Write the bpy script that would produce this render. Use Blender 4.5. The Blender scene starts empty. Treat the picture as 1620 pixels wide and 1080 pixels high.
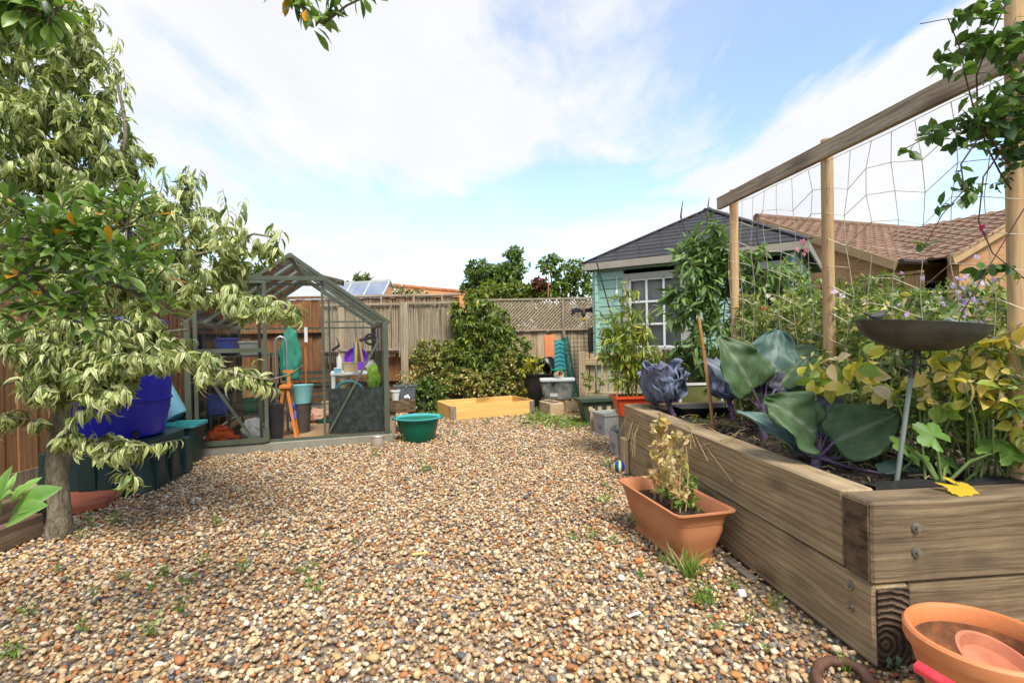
import bpy, bmesh, math, random
import numpy as np
from mathutils import Vector, Matrix, noise as mnoise

R = math.radians
sc = bpy.context.scene
col = sc.collection
rng = random.Random(11)
nrg = np.random.default_rng(5)
V = Vector

# ------------------------------------------------------------------ camera
FPX = 816.0
CAMZ = 1.10
cam_d = bpy.data.cameras.new('camera')
cam_d.sensor_width = 36.0
cam_d.lens = 36.0 * FPX / 1620.0
cam_d.clip_start = 0.02
cam_d.clip_end = 2000
cam = bpy.data.objects.new('camera', cam_d)
col.objects.link(cam)
CR = (Matrix.Rotation(R(90 - 0.35), 3, 'X') @ Matrix.Rotation(R(-1.1), 3, 'Z'))
cam.matrix_world = Matrix.Translation((0, 0, CAMZ)) @ CR.to_4x4()
sc.camera = cam
CRI = CR.inverted()


def ray(px, py):
    return CR @ V(((px - 810) / FPX, (540 - py) / FPX, -1))


def pg(px, py, z=0.0):
    d = ray(px, py)
    t = (z - CAMZ) / d.z
    return V((d.x * t, d.y * t, z))


def pd(px, py, Y):
    d = ray(px, py)
    t = Y / d.y
    return V((d.x * t, Y, CAMZ + d.z * t))


def proj(p):
    q = CRI @ (V(p) - V((0, 0, CAMZ)))
    if q.z > -0.05:
        return None
    return (810 + FPX * q.x / -q.z, 540 - FPX * q.y / -q.z)


# ------------------------------------------------------------------ render / light
sc.render.engine = 'CYCLES'
sc.view_settings.view_transform = 'Standard'
sc.view_settings.look = 'None'
sc.view_settings.gamma = 1.0
sc.view_settings.use_curve_mapping = False
sc.view_settings.exposure = 1.42
sc.cycles.max_bounces = 6
sc.cycles.diffuse_bounces = 3
sc.cycles.glossy_bounces = 3
sc.cycles.transmission_bounces = 4
sc.cycles.transparent_max_bounces = 16
sc.cycles.caustics_reflective = False
sc.cycles.caustics_refractive = False

SUN_AZ = 162.0      # compass degrees of the direction the light comes from (0 = +Y, clockwise)
SUN_EL = 56.0
w = bpy.data.worlds.new('World')
sc.world = w
w.use_nodes = True
nt = w.node_tree
for n in list(nt.nodes):
    nt.nodes.remove(n)


def nd(nt, t, **kw):
    n = nt.nodes.new(t)
    for k, v in kw.items():
        if k in n.inputs:
            n.inputs[k].default_value = v
        else:
            setattr(n, k, v)
    return n


def mth(nt, op, a, b=None, clamp=False):
    n = nt.nodes.new('ShaderNodeMath')
    n.operation = op
    n.use_clamp = clamp
    for i, x in enumerate((a, b)):
        if x is None:
            continue
        if isinstance(x, (int, float)):
            n.inputs[i].default_value = x
        else:
            nt.links.new(x, n.inputs[i])
    return n.outputs[0]


def ramp(nt, fac, stops):
    r = nt.nodes.new('ShaderNodeValToRGB')
    e = r.color_ramp.elements
    while len(e) < len(stops):
        e.new(0.5)
    for el, (p, c) in zip(e, stops):
        el.position = p
        el.color = (c[0], c[1], c[2], 1)
    nt.links.new(fac, r.inputs[0])
    return r.outputs[0]


def world_sky():
    L = nt.links.new
    out = nd(nt, 'ShaderNodeOutputWorld')
    sky = nd(nt, 'ShaderNodeTexSky', sky_type='NISHITA', sun_disc=False)
    sky.sun_elevation = R(SUN_EL)
    sky.sun_rotation = R(SUN_AZ)
    sky.air_density = 1.0
    sky.dust_density = 0.6
    sky.ozone_density = 1.4
    bg1 = nd(nt, 'ShaderNodeBackground', Strength=0.12)
    L(sky.outputs[0], bg1.inputs[0])
    tc = nd(nt, 'ShaderNodeTexCoord')
    sx = nd(nt, 'ShaderNodeSeparateXYZ')
    L(tc.outputs['Generated'], sx.inputs[0])
    z = mth(nt, 'ADD', mth(nt, 'MAXIMUM', sx.outputs[2], 0.0), 0.16)
    cx = nd(nt, 'ShaderNodeCombineXYZ')
    L(mth(nt, 'DIVIDE', sx.outputs[0], z), cx.inputs[0])
    L(mth(nt, 'DIVIDE', sx.outputs[1], z), cx.inputs[1])
    mp = nd(nt, 'ShaderNodeMapping')
    mp.inputs['Location'].default_value = CLOUD_OFF
    mp.inputs['Rotation'].default_value = (0, 0, R(28))
    mp.inputs['Scale'].default_value = (1.0, 0.62, 1.0)
    L(cx.outputs[0], mp.inputs[0])
    # heaped clouds with torn edges
    n1 = nd(nt, 'ShaderNodeTexNoise', Scale=CLOUD_SC, Detail=10.0, Roughness=0.58, Distortion=0.25)
    L(mp.outputs[0], n1.inputs['Vector'])
    hz = mth(nt, 'MAXIMUM', mth(nt, 'MULTIPLY', mth(nt, 'SUBTRACT', 0.22, sx.outputs[2]), 0.55), -0.012)
    s1 = mth(nt, 'ADD', n1.outputs[0], hz)
    cum = ramp(nt, s1, [(CLOUD_T[0], (0, 0, 0)), (CLOUD_T[1], (1, 1, 1))])
    # thin high veil
    n2 = nd(nt, 'ShaderNodeTexNoise', Scale=0.5, Detail=7.0, Roughness=0.55, Distortion=0.6)
    mp2 = nd(nt, 'ShaderNodeMapping')
    mp2.inputs['Location'].default_value = VEIL_OFF
    mp2.inputs['Scale'].default_value = (1.0, 0.45, 1.0)
    L(cx.outputs[0], mp2.inputs[0])
    L(mp2.outputs[0], n2.inputs['Vector'])
    veil = mth(nt, 'MULTIPLY', ramp(nt, n2.outputs[0], [(.36, (0, 0, 0)), (.66, (1, 1, 1))]), 0.55)
    cov = mth(nt, 'SUBTRACT', 1.0, mth(nt, 'MULTIPLY', mth(nt, 'SUBTRACT', 1.0, mth(nt, 'MULTIPLY', cum, .96)), mth(nt, 'SUBTRACT', 1.0, veil)))
    # cloud body: white rims, faint lilac-grey where thick
    n3 = nd(nt, 'ShaderNodeTexNoise', Scale=CLOUD_SC * 2.3, Detail=6.0, Roughness=0.5)
    L(mp.outputs[0], n3.inputs['Vector'])
    thick = mth(nt, 'ADD', n1.outputs[0], mth(nt, 'MULTIPLY', mth(nt, 'SUBTRACT', n3.outputs[0], .5), .35))
    r3 = nd(nt, 'ShaderNodeValToRGB')
    r3.color_ramp.elements[0].position = 0.47
    r3.color_ramp.elements[0].color = (1.0, 1.0, 1.0, 1)
    r3.color_ramp.elements[1].position = 0.72
    r3.color_ramp.elements[1].color = (0.86, 0.865, 0.905, 1)
    L(thick, r3.inputs[0])
    bg2 = nd(nt, 'ShaderNodeBackground', Strength=CLOUD_S)
    L(r3.outputs[0], bg2.inputs[0])
    mx = nd(nt, 'ShaderNodeMixShader')
    L(cov, mx.inputs[0])
    L(bg1.outputs[0], mx.inputs[1])
    L(bg2.outputs[0], mx.inputs[2])
    L(mx.outputs[0], out.inputs[0])


CLOUD_OFF = (8.8, -3.1, 0.0)
CLOUD_T = (0.455, 0.53)
CLOUD_S = 0.385
CLOUD_SC = 0.95
VEIL_OFF = (1.0, 2.0, 0.0)
world_sky()

sun_d = bpy.data.lights.new('sun', 'SUN')
sun_d.energy = 2.05
sun_d.angle = R(22)
sun_d.color = (1.0, 0.95, 0.87)
sun = bpy.data.objects.new('sun', sun_d)
col.objects.link(sun)
_a, _e = R(SUN_AZ), R(SUN_EL)
sdir = V((math.sin(_a) * math.cos(_e), math.cos(_a) * math.cos(_e), math.sin(_e)))
sun.rotation_euler = sdir.to_track_quat('Z', 'Y').to_euler()
sun.location = (3, -6, 9)

# ------------------------------------------------------------------ materials
MATS = {}


def mat(name, c, c2=None, c3=None, rough=.6, scale=6, stretch=(1, 1, 1), detail=6, bump=.0, bscale=None, metal=0.0,
        spec=.4, dirt=.25, dscale=2.5, dcol=None, alpha=1.0, lo=.3, hi=.7, coat=0.0, knots=None, fine=0.0, dist=.0, figure=None):
    """procedural surface: stretched noise between two or three tones, weathering patches, fine relief"""
    m = bpy.data.materials.new(name)
    m.use_nodes = True
    t = m.node_tree
    b = t.nodes['Principled BSDF']
    L = t.links.new
    c2 = c2 or tuple(x * .72 for x in c)
    tc = nd(t, 'ShaderNodeTexCoord')
    oi = nd(t, 'ShaderNodeObjectInfo')
    off = nd(t, 'ShaderNodeVectorMath', operation='SCALE')
    cmb = nd(t, 'ShaderNodeCombineXYZ')
    for i, k in enumerate((7.3, 3.9, 5.7)):
        L(mth(t, 'MULTIPLY', oi.outputs['Random'], k), cmb.inputs[i])
    ad = nd(t, 'ShaderNodeVectorMath', operation='ADD')
    L(tc.outputs['Object'], ad.inputs[0])
    L(cmb.outputs[0], ad.inputs[1])
    mp = nd(t, 'ShaderNodeMapping')
    mp.inputs['Scale'].default_value = stretch
    L(ad.outputs[0], mp.inputs[0])
    n = nd(t, 'ShaderNodeTexNoise', Scale=scale, Detail=detail, Roughness=.6, Distortion=dist)
    L(mp.outputs[0], n.inputs['Vector'])
    stops = [(lo, c2), (hi, c)] if c3 is None else [(lo, c2), ((lo + hi) / 2, c), (hi, c3)]
    colr = ramp(t, n.outputs[0], stops)
    if figure:
        mw = nd(t, 'ShaderNodeMapping')
        mw.inputs['Scale'].default_value = tuple(1.0 if q > 1 else .22 for q in stretch)
        L(ad.outputs[0], mw.inputs[0])
        wv = nd(t, 'ShaderNodeTexWave', wave_type='BANDS', bands_direction='Z', Scale=figure, Distortion=9.0, Detail=3.0)
        wv.inputs['Detail Scale'].default_value = .9
        L(mw.outputs[0], wv.inputs['Vector'])
        mx = nd(t, 'ShaderNodeMixRGB', blend_type='MULTIPLY')
        mx.inputs[0].default_value = .5
        L(colr, mx.inputs[1])
        L(ramp(t, wv.outputs['Fac'], [(.02, (.5, .45, .4)), (.3, (.95, .94, .92)), (1, (1.12, 1.1, 1.08))]), mx.inputs[2])
        colr = mx.outputs[0]
    if fine:
        mf = nd(t, 'ShaderNodeMapping')
        mf.inputs['Scale'].default_value = tuple(q * 7.5 if q > 1 else q * 2.2 for q in stretch)
        L(ad.outputs[0], mf.inputs[0])
        nf = nd(t, 'ShaderNodeTexNoise', Scale=scale, Detail=4.0, Roughness=.7)
        L(mf.outputs[0], nf.inputs['Vector'])
        mx = nd(t, 'ShaderNodeMixRGB', blend_type='MULTIPLY')
        mx.inputs[0].default_value = fine
        L(colr, mx.inputs[1])
        L(ramp(t, nf.outputs[0], [(.3, (.1, .08, .07)), (.37, (.7, .68, .66)), (.5, (.95, .95, .95)), (.7, (1.25, 1.22, 1.18))]), mx.inputs[2])
        colr = mx.outputs[0]
    if knots:
        kv = nd(t, 'ShaderNodeTexVoronoi', Scale=knots[0])
        kv.inputs['Randomness'].default_value = 1.0
        mk = nd(t, 'ShaderNodeMapping')
        mk.inputs['Scale'].default_value = tuple(.35 + .65 * (s > 1) for s in stretch)
        L(ad.outputs[0], mk.inputs[0])
        L(mk.outputs[0], kv.inputs['Vector'])
        kf = ramp(t, kv.outputs['Distance'], [(.08, (1, 1, 1)), (.27, (0, 0, 0))])
        mx = nd(t, 'ShaderNodeMixRGB', blend_type='MIX')
        L(mth(t, 'MULTIPLY', kf, .75), mx.inputs[0])
        L(colr, mx.inputs[1])
        mx.inputs[2].default_value = (*knots[1], 1)
        colr = mx.outputs[0]
    if dirt:
        n2 = nd(t, 'ShaderNodeTexNoise', Scale=dscale, Detail=7.0, Roughness=.65)
        L(ad.outputs[0], n2.inputs['Vector'])
        f = ramp(t, n2.outputs[0], [(.42, (0, 0, 0)), (.72, (1, 1, 1))])
        mx = nd(t, 'ShaderNodeMixRGB', blend_type='MIX')
        L(mth(t, 'MULTIPLY', f, dirt), mx.inputs[0])
        L(colr, mx.inputs[1])
        mx.inputs[2].default_value = (*(dcol or tuple(x * .3 for x in c2)), 1)
        colr = mx.outputs[0]
    # slight piece-to-piece variation
    hv = nd(t, 'ShaderNodeHueSaturation')
    L(mth(t, 'ADD', mth(t, 'MULTIPLY', oi.outputs['Random'], .22), .89), hv.inputs['Value'])
    L(colr, hv.inputs['Color'])
    L(hv.outputs[0], b.inputs['Base Color'])
    b.inputs['Roughness'].default_value = rough
    b.inputs['Metallic'].default_value = metal
    b.inputs['Specular IOR Level'].default_value = spec
    b.inputs['Coat Weight'].default_value = coat
    if alpha < 1:
        b.inputs['Alpha'].default_value = alpha
    if bump:
        bp = nd(t, 'ShaderNodeBump', Strength=min(1.0, bump), Distance=.01)
        src = n.outputs[0]
        if bscale:
            nb = nd(t, 'ShaderNodeTexNoise', Scale=bscale, Detail=4.0)
            L(mp.outputs[0], nb.inputs['Vector'])
            src = mth(t, 'ADD', src, nb.outputs[0])
        L(src, bp.inputs['Height'])
        L(bp.outputs[0], b.inputs['Normal'])
    MATS[name] = m
    return m


def leaf_mat(name, rough=.42, trans=.3, spec=.45, var=.14):
    m = bpy.data.materials.new(name)
    m.use_nodes = True
    t = m.node_tree
    L = t.links.new
    b = t.nodes['Principled BSDF']
    at = nd(t, 'ShaderNodeAttribute', attribute_name='Col')
    oi = nd(t, 'ShaderNodeObjectInfo')
    hv = nd(t, 'ShaderNodeHueSaturation')
    L(mth(t, 'ADD', mth(t, 'MULTIPLY', oi.outputs['Random'], var), 1 - var / 2), hv.inputs['Value'])
    L(at.outputs['Color'], hv.inputs['Color'])
    L(hv.outputs[0], b.inputs['Base Color'])
    b.inputs['Roughness'].default_value = rough
    b.inputs['Specular IOR Level'].default_value = spec
    tr = nd(t, 'ShaderNodeBsdfTranslucent')
    g = nd(t, 'ShaderNodeMixRGB', blend_type='MULTIPLY')
    g.inputs[0].default_value = 1.0
    L(hv.outputs[0], g.inputs[1])
    g.inputs[2].default_value = (1.25, 1.35, .6, 1)
    L(g.outputs[0], tr.inputs[0])
    mx = nd(t, 'ShaderNodeMixShader')
    mx.inputs[0].default_value = trans
    L(b.outputs[0], mx.inputs[1])
    L(tr.outputs[0], mx.inputs[2])
    L(mx.outputs[0], t.nodes['Material Output'].inputs[0])
    MATS[name] = m
    return m


def glass_mat(name, tint=(.985, .992, .988), dirt=.05):
    m = bpy.data.materials.new(name)
    m.use_nodes = True
    t = m.node_tree
    L = t.links.new
    t.nodes.remove(t.nodes['Principled BSDF'])
    tr = nd(t, 'ShaderNodeBsdfTransparent')
    tr.inputs[0].default_value = (*tint, 1)
    gl = nd(t, 'ShaderNodeBsdfGlossy', Roughness=.03)
    df = nd(t, 'ShaderNodeBsdfDiffuse')
    df.inputs[0].default_value = (.55, .57, .52, 1)
    fr = nd(t, 'ShaderNodeFresnel', IOR=1.25)
    m1 = nd(t, 'ShaderNodeMixShader')
    L(fr.outputs[0], m1.inputs[0])
    L(tr.outputs[0], m1.inputs[1])
    L(gl.outputs[0], m1.inputs[2])
    tc = nd(t, 'ShaderNodeTexCoord')
    nz = nd(t, 'ShaderNodeTexNoise', Scale=5.0, Detail=6.0)
    L(tc.outputs['Object'], nz.inputs['Vector'])
    f = ramp(t, nz.outputs[0], [(.35, (0, 0, 0)), (.8, (1, 1, 1))])
    m2 = nd(t, 'ShaderNodeMixShader')
    L(mth(t, 'MULTIPLY', f, dirt * 4), m2.inputs[0])
    L(m1.outputs[0], m2.inputs[1])
    L(df.outputs[0], m2.inputs[2])
    L(m2.outputs[0], t.nodes['Material Output'].inputs[0])
    MATS[name] = m
    return m


# ------------------------------------------------------------------ object helpers
def setp(o, label=None, cat=None, group=None, kind=None):
    if label: o['label'] = label
    if cat: o['category'] = cat
    if group: o['group'] = group
    if kind: o['kind'] = kind
    return o


def thing(name, label, cat, loc=(0, 0, 0), rz=0.0, group=None):
    o = bpy.data.objects.new(name, None)
    o.empty_display_size = .1
    o.location = loc
    o.rotation_euler = (0, 0, rz)
    col.objects.link(o)
    return setp(o, label, cat, group)


def link(name, me, parent=None, loc=None, rot=None):
    o = bpy.data.objects.new(name, me)
    col.objects.link(o)
    if parent: o.parent = parent
    if loc is not None: o.location = loc
    if rot is not None: o.rotation_euler = rot
    return o


class MB:
    """collects shapes; build() links them as one mesh object"""

    def __init__(s):
        s.v = []
        s.f = []

    def add(s, vs, fs):
        k = len(s.v)
        s.v += [tuple(x) for x in vs]
        s.f += [tuple(i + k for i in f) for f in fs]
        return s

    def box(s, x0, x1, y0, y1, z0, z1, M=None):
        vs = [V((x, y, z)) for z in (z0, z1) for y in (y0, y1) for x in (x0, x1)]
        if M is not None: vs = [M @ v for v in vs]
        return s.add(vs, [(0, 2, 3, 1), (4, 5, 7, 6), (0, 1, 5, 4), (1, 3, 7, 5), (3, 2, 6, 7), (2, 0, 4, 6)])

    def bar(s, p0, p1, w, h=None, up=(0, 0, 1)):
        p0, p1 = V(p0), V(p1)
        h = h or w
        d = (p1 - p0).normalized()
        u = V(up)
        if abs(d.dot(u)) > .95: u = V((0, 1, 0))
        x = d.cross(u).normalized()
        u = x.cross(d)
        vs = []
        for p in (p0, p1):
            for a, b in ((-1, -1), (1, -1), (1, 1), (-1, 1)):
                vs.append(p + x * (a * w / 2) + u * (b * h / 2))
        return s.add(vs, [(3, 2, 1, 0), (4, 5, 6, 7), (0, 1, 5, 4), (1, 2, 6, 5), (2, 3, 7, 6), (3, 0, 4, 7)])

    def tube(s, pts, r, n=8, cap=True, closed=False):
        pts = [V(p) for p in pts]
        m = len(pts)
        rs = r if isinstance(r, (list, tuple)) else [r] * m
        ref = V((0, 0, 1))
        d0 = (pts[1] - pts[0]).normalized()
        if abs(d0.dot(ref)) > .9: ref = V((0, 1, 0))
        vs, fs = [], []
        for i, p in enumerate(pts):
            if closed:
                d = pts[(i + 1) % m] - pts[i - 1]
            else:
                d = pts[min(i + 1, m - 1)] - pts[max(i - 1, 0)]
            d = d.normalized() if d.length > 1e-9 else d0
            x = d.cross(ref)
            x = x.normalized() if x.length > 1e-6 else V((1, 0, 0))
            ref = x.cross(d).normalized()
            for k in range(n):
                a = 2 * math.pi * k / n
                vs.append(p + (x * math.cos(a) + ref * math.sin(a)) * rs[i])
        for i in range(m if closed else m - 1):
            j = (i + 1) % m
            for k in range(n):
                fs.append((i * n + k, i * n + (k + 1) % n, j * n + (k + 1) % n, j * n + k))
        if cap and not closed:
            fs.append(tuple(range(n - 1, -1, -1)))
            fs.append(tuple(range((m - 1) * n, m * n)))
        return s.add(vs, fs)

    def lathe(s, prof, n=28, M=None, sx=1.0, sy=1.0, cap=True):
        vs, fs = [], []
        for r, z in prof:
            for k in range(n):
                a = 2 * math.pi * k / n
                v = V((r * math.cos(a) * sx, r * math.sin(a) * sy, z))
                vs.append(M @ v if M is not None else v)
        for i in range(len(prof) - 1):
            for k in range(n):
                fs.append((i * n + k, i * n + (k + 1) % n, (i + 1) * n + (k + 1) % n, (i + 1) * n + k))
        if cap and prof[0][0] > 1e-4: fs.append(tuple(range(n - 1, -1, -1)))
        if cap and prof[-1][0] > 1e-4: fs.append(tuple(range((len(prof) - 1) * n, len(prof) * n)))
        return s.add(vs, fs)

    def loft(s, rings, cap0=True, cap1=True):
        n = len(rings[0])
        vs = [p for r in rings for p in r]
        fs = []
        for i in range(len(rings) - 1):
            for k in range(n):
                fs.append((i * n + k, i * n + (k + 1) % n, (i + 1) * n + (k + 1) % n, (i + 1) * n + k))
        if cap0: fs.append(tuple(range(n - 1, -1, -1)))
        if cap1: fs.append(tuple(range((len(rings) - 1) * n, len(rings) * n)))
        return s.add(vs, fs)

    def prism(s, poly, y0, y1, M=None):
        """poly in xz, extruded along y"""
        n = len(poly)
        vs = [V((x, y0, z)) for x, z in poly] + [V((x, y1, z)) for x, z in poly]
        if M is not None: vs = [M @ v for v in vs]
        fs = [tuple(range(n)), tuple(range(2 * n - 1, n - 1, -1))]
        fs += [((k + 1) % n, k, n + k, n + (k + 1) % n) for k in range(n)]
        return s.add(vs, fs)

    def mesh(s, name, m, smooth=False, bevel=0, seg=1, sub=0, jit=0):
        bm = bmesh.new()
        vs = [bm.verts.new(v) for v in s.v]
        for f in s.f:
            try:
                bm.faces.new([vs[i] for i in f])
            except ValueError:
                pass
        bmesh.ops.recalc_face_normals(bm, faces=bm.faces)
        if bevel:
            bmesh.ops.bevel(bm, geom=list(bm.edges), offset=bevel, segments=seg, affect='EDGES', clamp_overlap=True)
        if sub:
            bmesh.ops.subdivide_edges(bm, edges=list(bm.edges), cuts=sub, use_grid_fill=True)
        if jit:
            for v in bm.verts:
                v.co += V(mnoise.noise_vector(v.co * 6)) * jit
        me = bpy.data.meshes.new(name)
        bm.to_mesh(me)
        bm.free()
        if m is not None: me.materials.append(MATS[m] if isinstance(m, str) else m)
        if smooth:
            me.shade_smooth()
            me.set_sharp_from_angle(angle=R(38))
        return me

    def build(s, name, m, parent=None, smooth=False, bevel=0, seg=1, sub=0, jit=0, loc=None, rot=None):
        return link(name, s.mesh(name, m, smooth, bevel, seg, sub, jit), parent, loc, rot)


def rrect(hx, hy, r, z, n=4, cx=0, cy=0):
    """rounded rectangle ring"""
    pts = []
    for qx, qy, a0 in ((1, 1, 0), (-1, 1, 90), (-1, -1, 180), (1, -1, 270)):
        for k in range(n + 1):
            a = R(a0 + 90 * k / n)
            pts.append(V((cx + qx * (hx - r) + r * math.cos(a), cy + qy * (hy - r) + r * math.sin(a), z)))
    return pts


def copy_obj(o, parent=None, loc=None, rot=None):
    c = o.copy()
    col.objects.link(c)
    if parent: c.parent = parent
    if loc is not None: c.location = loc
    if rot is not None: c.rotation_euler = rot
    return c


def copy_tree(o, loc, rz):
    r = o.copy()
    col.objects.link(r)
    r.location = loc
    r.rotation_euler = (0, 0, rz)
    for ch in list(o.children):
        c = ch.copy()
        col.objects.link(c)
        c.parent = r
        for g in list(ch.children):
            d = g.copy()
            col.objects.link(d)
            d.parent = c
    return r


def frame(rz, loc):
    return Matrix.Translation(loc) @ Matrix.Rotation(rz, 4, 'Z')


# ------------------------------------------------------------------ foliage helpers
def leaf_tpl(n=4, w=.3, curl=.6, fold=.25, sh=.8, wav=0.0):
    """leaf along +Y, length 1; returns verts, faces, margin weight"""
    vs, mg = [], []
    y = z = 0.0
    for i in range(n + 1):
        t = i / n
        ww = w * max(.03, math.sin(math.pi * min(1, max(0, t)) ** sh)) if 0 < i < n else w * .05
        a = -curl * t
        if i:
            y += math.cos(a) / n
            z += math.sin(a) / n
        for q in (-1, 0, 1):
            vs.append((q * ww / 2, y, z + (abs(q) * fold * ww / 2) + wav * q * math.sin(t * 9) * ww * .3))
            mg.append(float(abs(q)))
    fs = []
    for i in range(n):
        for q in (0, 1):
            a = i * 3 + q
            fs.append((a, a + 1, a + 4, a + 3))
    return np.array(vs), fs, np.array(mg)


def diamond_tpl(w=.45, fold=.3, drop=.2):
    vs = np.array([(0, 0, 0), (w / 2, .5, fold * w / 2), (0, 1, -drop), (-w / 2, .5, fold * w / 2)])
    return vs, [(0, 1, 2), (0, 2, 3)], np.array([0., 1., .5, 1.])


def basis(D, U):
    D = D / np.maximum(1e-9, np.linalg.norm(D, axis=1, keepdims=True))
    X = np.cross(D, U)
    ln = np.linalg.norm(X, axis=1, keepdims=True)
    X = np.where(ln < 1e-4, np.array([[1., 0, 0]]), X / np.maximum(ln, 1e-9))
    Z = np.cross(X, D)
    return X, D, Z


def np_mesh(name, verts, faces, cols, m, smooth=False):
    """verts (n,3), faces list-of-lists uniform or mixed flattened as (flat, totals)"""
    flat, tot = faces
    me = bpy.data.meshes.new(name)
    me.vertices.add(len(verts))
    me.vertices.foreach_set('co', np.asarray(verts, dtype=np.float32).ravel())
    me.loops.add(len(flat))
    me.loops.foreach_set('vertex_index', np.asarray(flat, dtype=np.int32))
    me.polygons.add(len(tot))
    st = np.concatenate([[0], np.cumsum(tot)[:-1]]).astype(np.int32)
    me.polygons.foreach_set('loop_start', st)
    me.polygons.foreach_set('loop_total', np.asarray(tot, dtype=np.int32))
    if cols is not None:
        at = me.color_attributes.new('Col', 'FLOAT_COLOR', 'POINT')
        c4 = np.ones((len(verts), 4), dtype=np.float32)
        c4[:, :3] = cols
        at.data.foreach_set('color', c4.ravel())
    if m is not None: me.materials.append(MATS[m] if isinstance(m, str) else m)
    me.update(calc_edges=True)
    me.validate()
    if smooth: me.shade_smooth()
    return me


def leaves_mesh(name, P, D, U, S, tpl, C, G, m, smooth=True):
    tv, tf, tm = tpl
    N, nv = len(P), len(tv)
    X, Y, Z = basis(D, U)
    vs = P[:, None, :] + S[:, None, None] * (tv[None, :, 0:1] * X[:, None, :] + tv[None, :, 1:2] * Y[:, None, :] + tv[None, :, 2:3] * Z[:, None, :])
    cc = C[:, None, :] * (1 - tm[None, :, None]) + G[:, None, :] * tm[None, :, None]
    fl = np.array([i for f in tf for i in f])
    tt = np.array([len(f) for f in tf])
    flat = (fl[None, :] + (np.arange(N) * nv)[:, None]).ravel()
    tot = np.tile(tt, N)
    return np_mesh(name, vs.reshape(-1, 3), (flat, tot), cc.reshape(-1, 3), m, smooth)


def tubes_mesh(name, lines, rads, m, n=3, cols=None):
    """many thin polylines as one mesh"""
    mb = MB()
    for ln, r in zip(lines, rads):
        k = len(ln)
        mb.tube(ln, [r * (1 - .6 * i / max(1, k - 1)) for i in range(k)], n=n, cap=False)
    flat = [i for f in mb.f for i in f]
    tot = [len(f) for f in mb.f]
    if not mb.v: return None
    return np_mesh(name, np.array(mb.v), (flat, tot), None if cols is None else np.tile(cols, (len(mb.v), 1)), m, True)


def densify(pts, step=.08):
    out = []
    Q = [np.array(p, float) for p in pts]
    for q in range(len(Q) - 1):
        a, b = Q[q], Q[q + 1]
        m0 = (b - (Q[q - 1] if q else a)) * .5
        m1 = ((Q[q + 2] if q + 2 < len(Q) else b) - a) * .5
        k = max(1, int(np.linalg.norm(b - a) / step))
        for i in range(k):
            t = i / k
            out.append((2 * t ** 3 - 3 * t * t + 1) * a + (t ** 3 - 2 * t * t + t) * m0 + (3 * t * t - 2 * t ** 3) * b + (t ** 3 - t * t) * m1)
    out.append(np.array(pts[-1], float))
    return out


def blob_pts(blobs, n):
    ws = np.array([b[2] for b in blobs], float)
    idx = nrg.choice(len(blobs), n, p=ws / ws.sum())
    d = nrg.normal(size=(n, 3))
    d /= np.linalg.norm(d, axis=1, keepdims=True)
    r = nrg.random(n) ** (1 / 2.4)
    c = np.array([b[0] for b in blobs], float)[idx]
    s = np.array([b[1] for b in blobs], float)[idx]
    return c + d * s * r[:, None]


def grow(nodes, ends, seg=4, sag=.05, jit=.02):
    """attach every end to the nearest node already grown; returns polylines"""
    nodes = [np.array(p, float) for p in nodes]
    A = np.array(nodes)
    d0 = np.min(np.linalg.norm(ends[:, None, :] - A[None, :, :], axis=2), axis=1)
    order = np.argsort(d0)
    buf = np.zeros((len(A) + len(ends) * seg + 8, 3))
    buf[:len(A)] = A
    k = len(A)
    lines = []
    for i in order:
        e = ends[i]
        dd = np.linalg.norm(buf[:k] - e, axis=1)
        # prefer attachment points lower than the end
        dd = dd + .35 * np.maximum(0, buf[:k, 2] - e[2])
        j = int(np.argmin(dd))
        s = buf[j]
        L = np.linalg.norm(e - s)
        if L < .03: continue
        ln = []
        for q in range(seg + 1):
            t = q / seg
            p = s + (e - s) * t
            p = p + np.array([0, 0, sag * L * math.sin(math.pi * t) * 2])
            if 0 < q < seg: p = p + nrg.normal(size=3) * jit * L
            ln.append(p)
        for p in ln[2:]:
            buf[k] = p
            k += 1
        lines.append(ln)
    return lines


def leaf_on_lines(lines, per, span=.3, droop=.3, spread=.9, fwd=.5, tmin=None):
    """leaf positions/directions along the last `span` metres of each line"""
    P, D = [], []
    for ln in lines:
        a = np.array(ln)
        sl = np.linalg.norm(np.diff(a, axis=0), axis=1)
        cum = np.concatenate([[0], np.cumsum(sl)])
        T = cum[-1]
        n = max(1, int(nrg.normal(per, per * .2)))
        for i in range(n):
            s = T - min(T * .95, span) * (1 - (i + nrg.random()) / n)
            j = min(len(sl) - 1, max(0, int(np.searchsorted(cum, s)) - 1))
            f = (s - cum[j]) / max(1e-6, sl[j])
            p = a[j] + (a[j + 1] - a[j]) * min(1, f)
            tg = (a[j + 1] - a[j]) / max(1e-6, sl[j])
            o = nrg.normal(size=3)
            o -= tg * o.dot(tg)
            o /= max(1e-6, np.linalg.norm(o))
            d = tg * fwd + o * spread + np.array([0, 0, -droop])
            P.append(p)
            D.append(d)
    return np.array(P), np.array(D)


def pal_pick(pal, n, var=.18):
    ws = np.array([p[2] for p in pal], float)
    idx = nrg.choice(len(pal), n, p=ws / ws.sum())
    f = 1 + var * nrg.normal(size=(n, 1))
    f = np.clip(f, .55, 1.5)
    C = np.array([p[0] for p in pal])[idx] * f
    G = np.array([p[1] for p in pal])[idx] * f
    return C, G, idx


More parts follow.
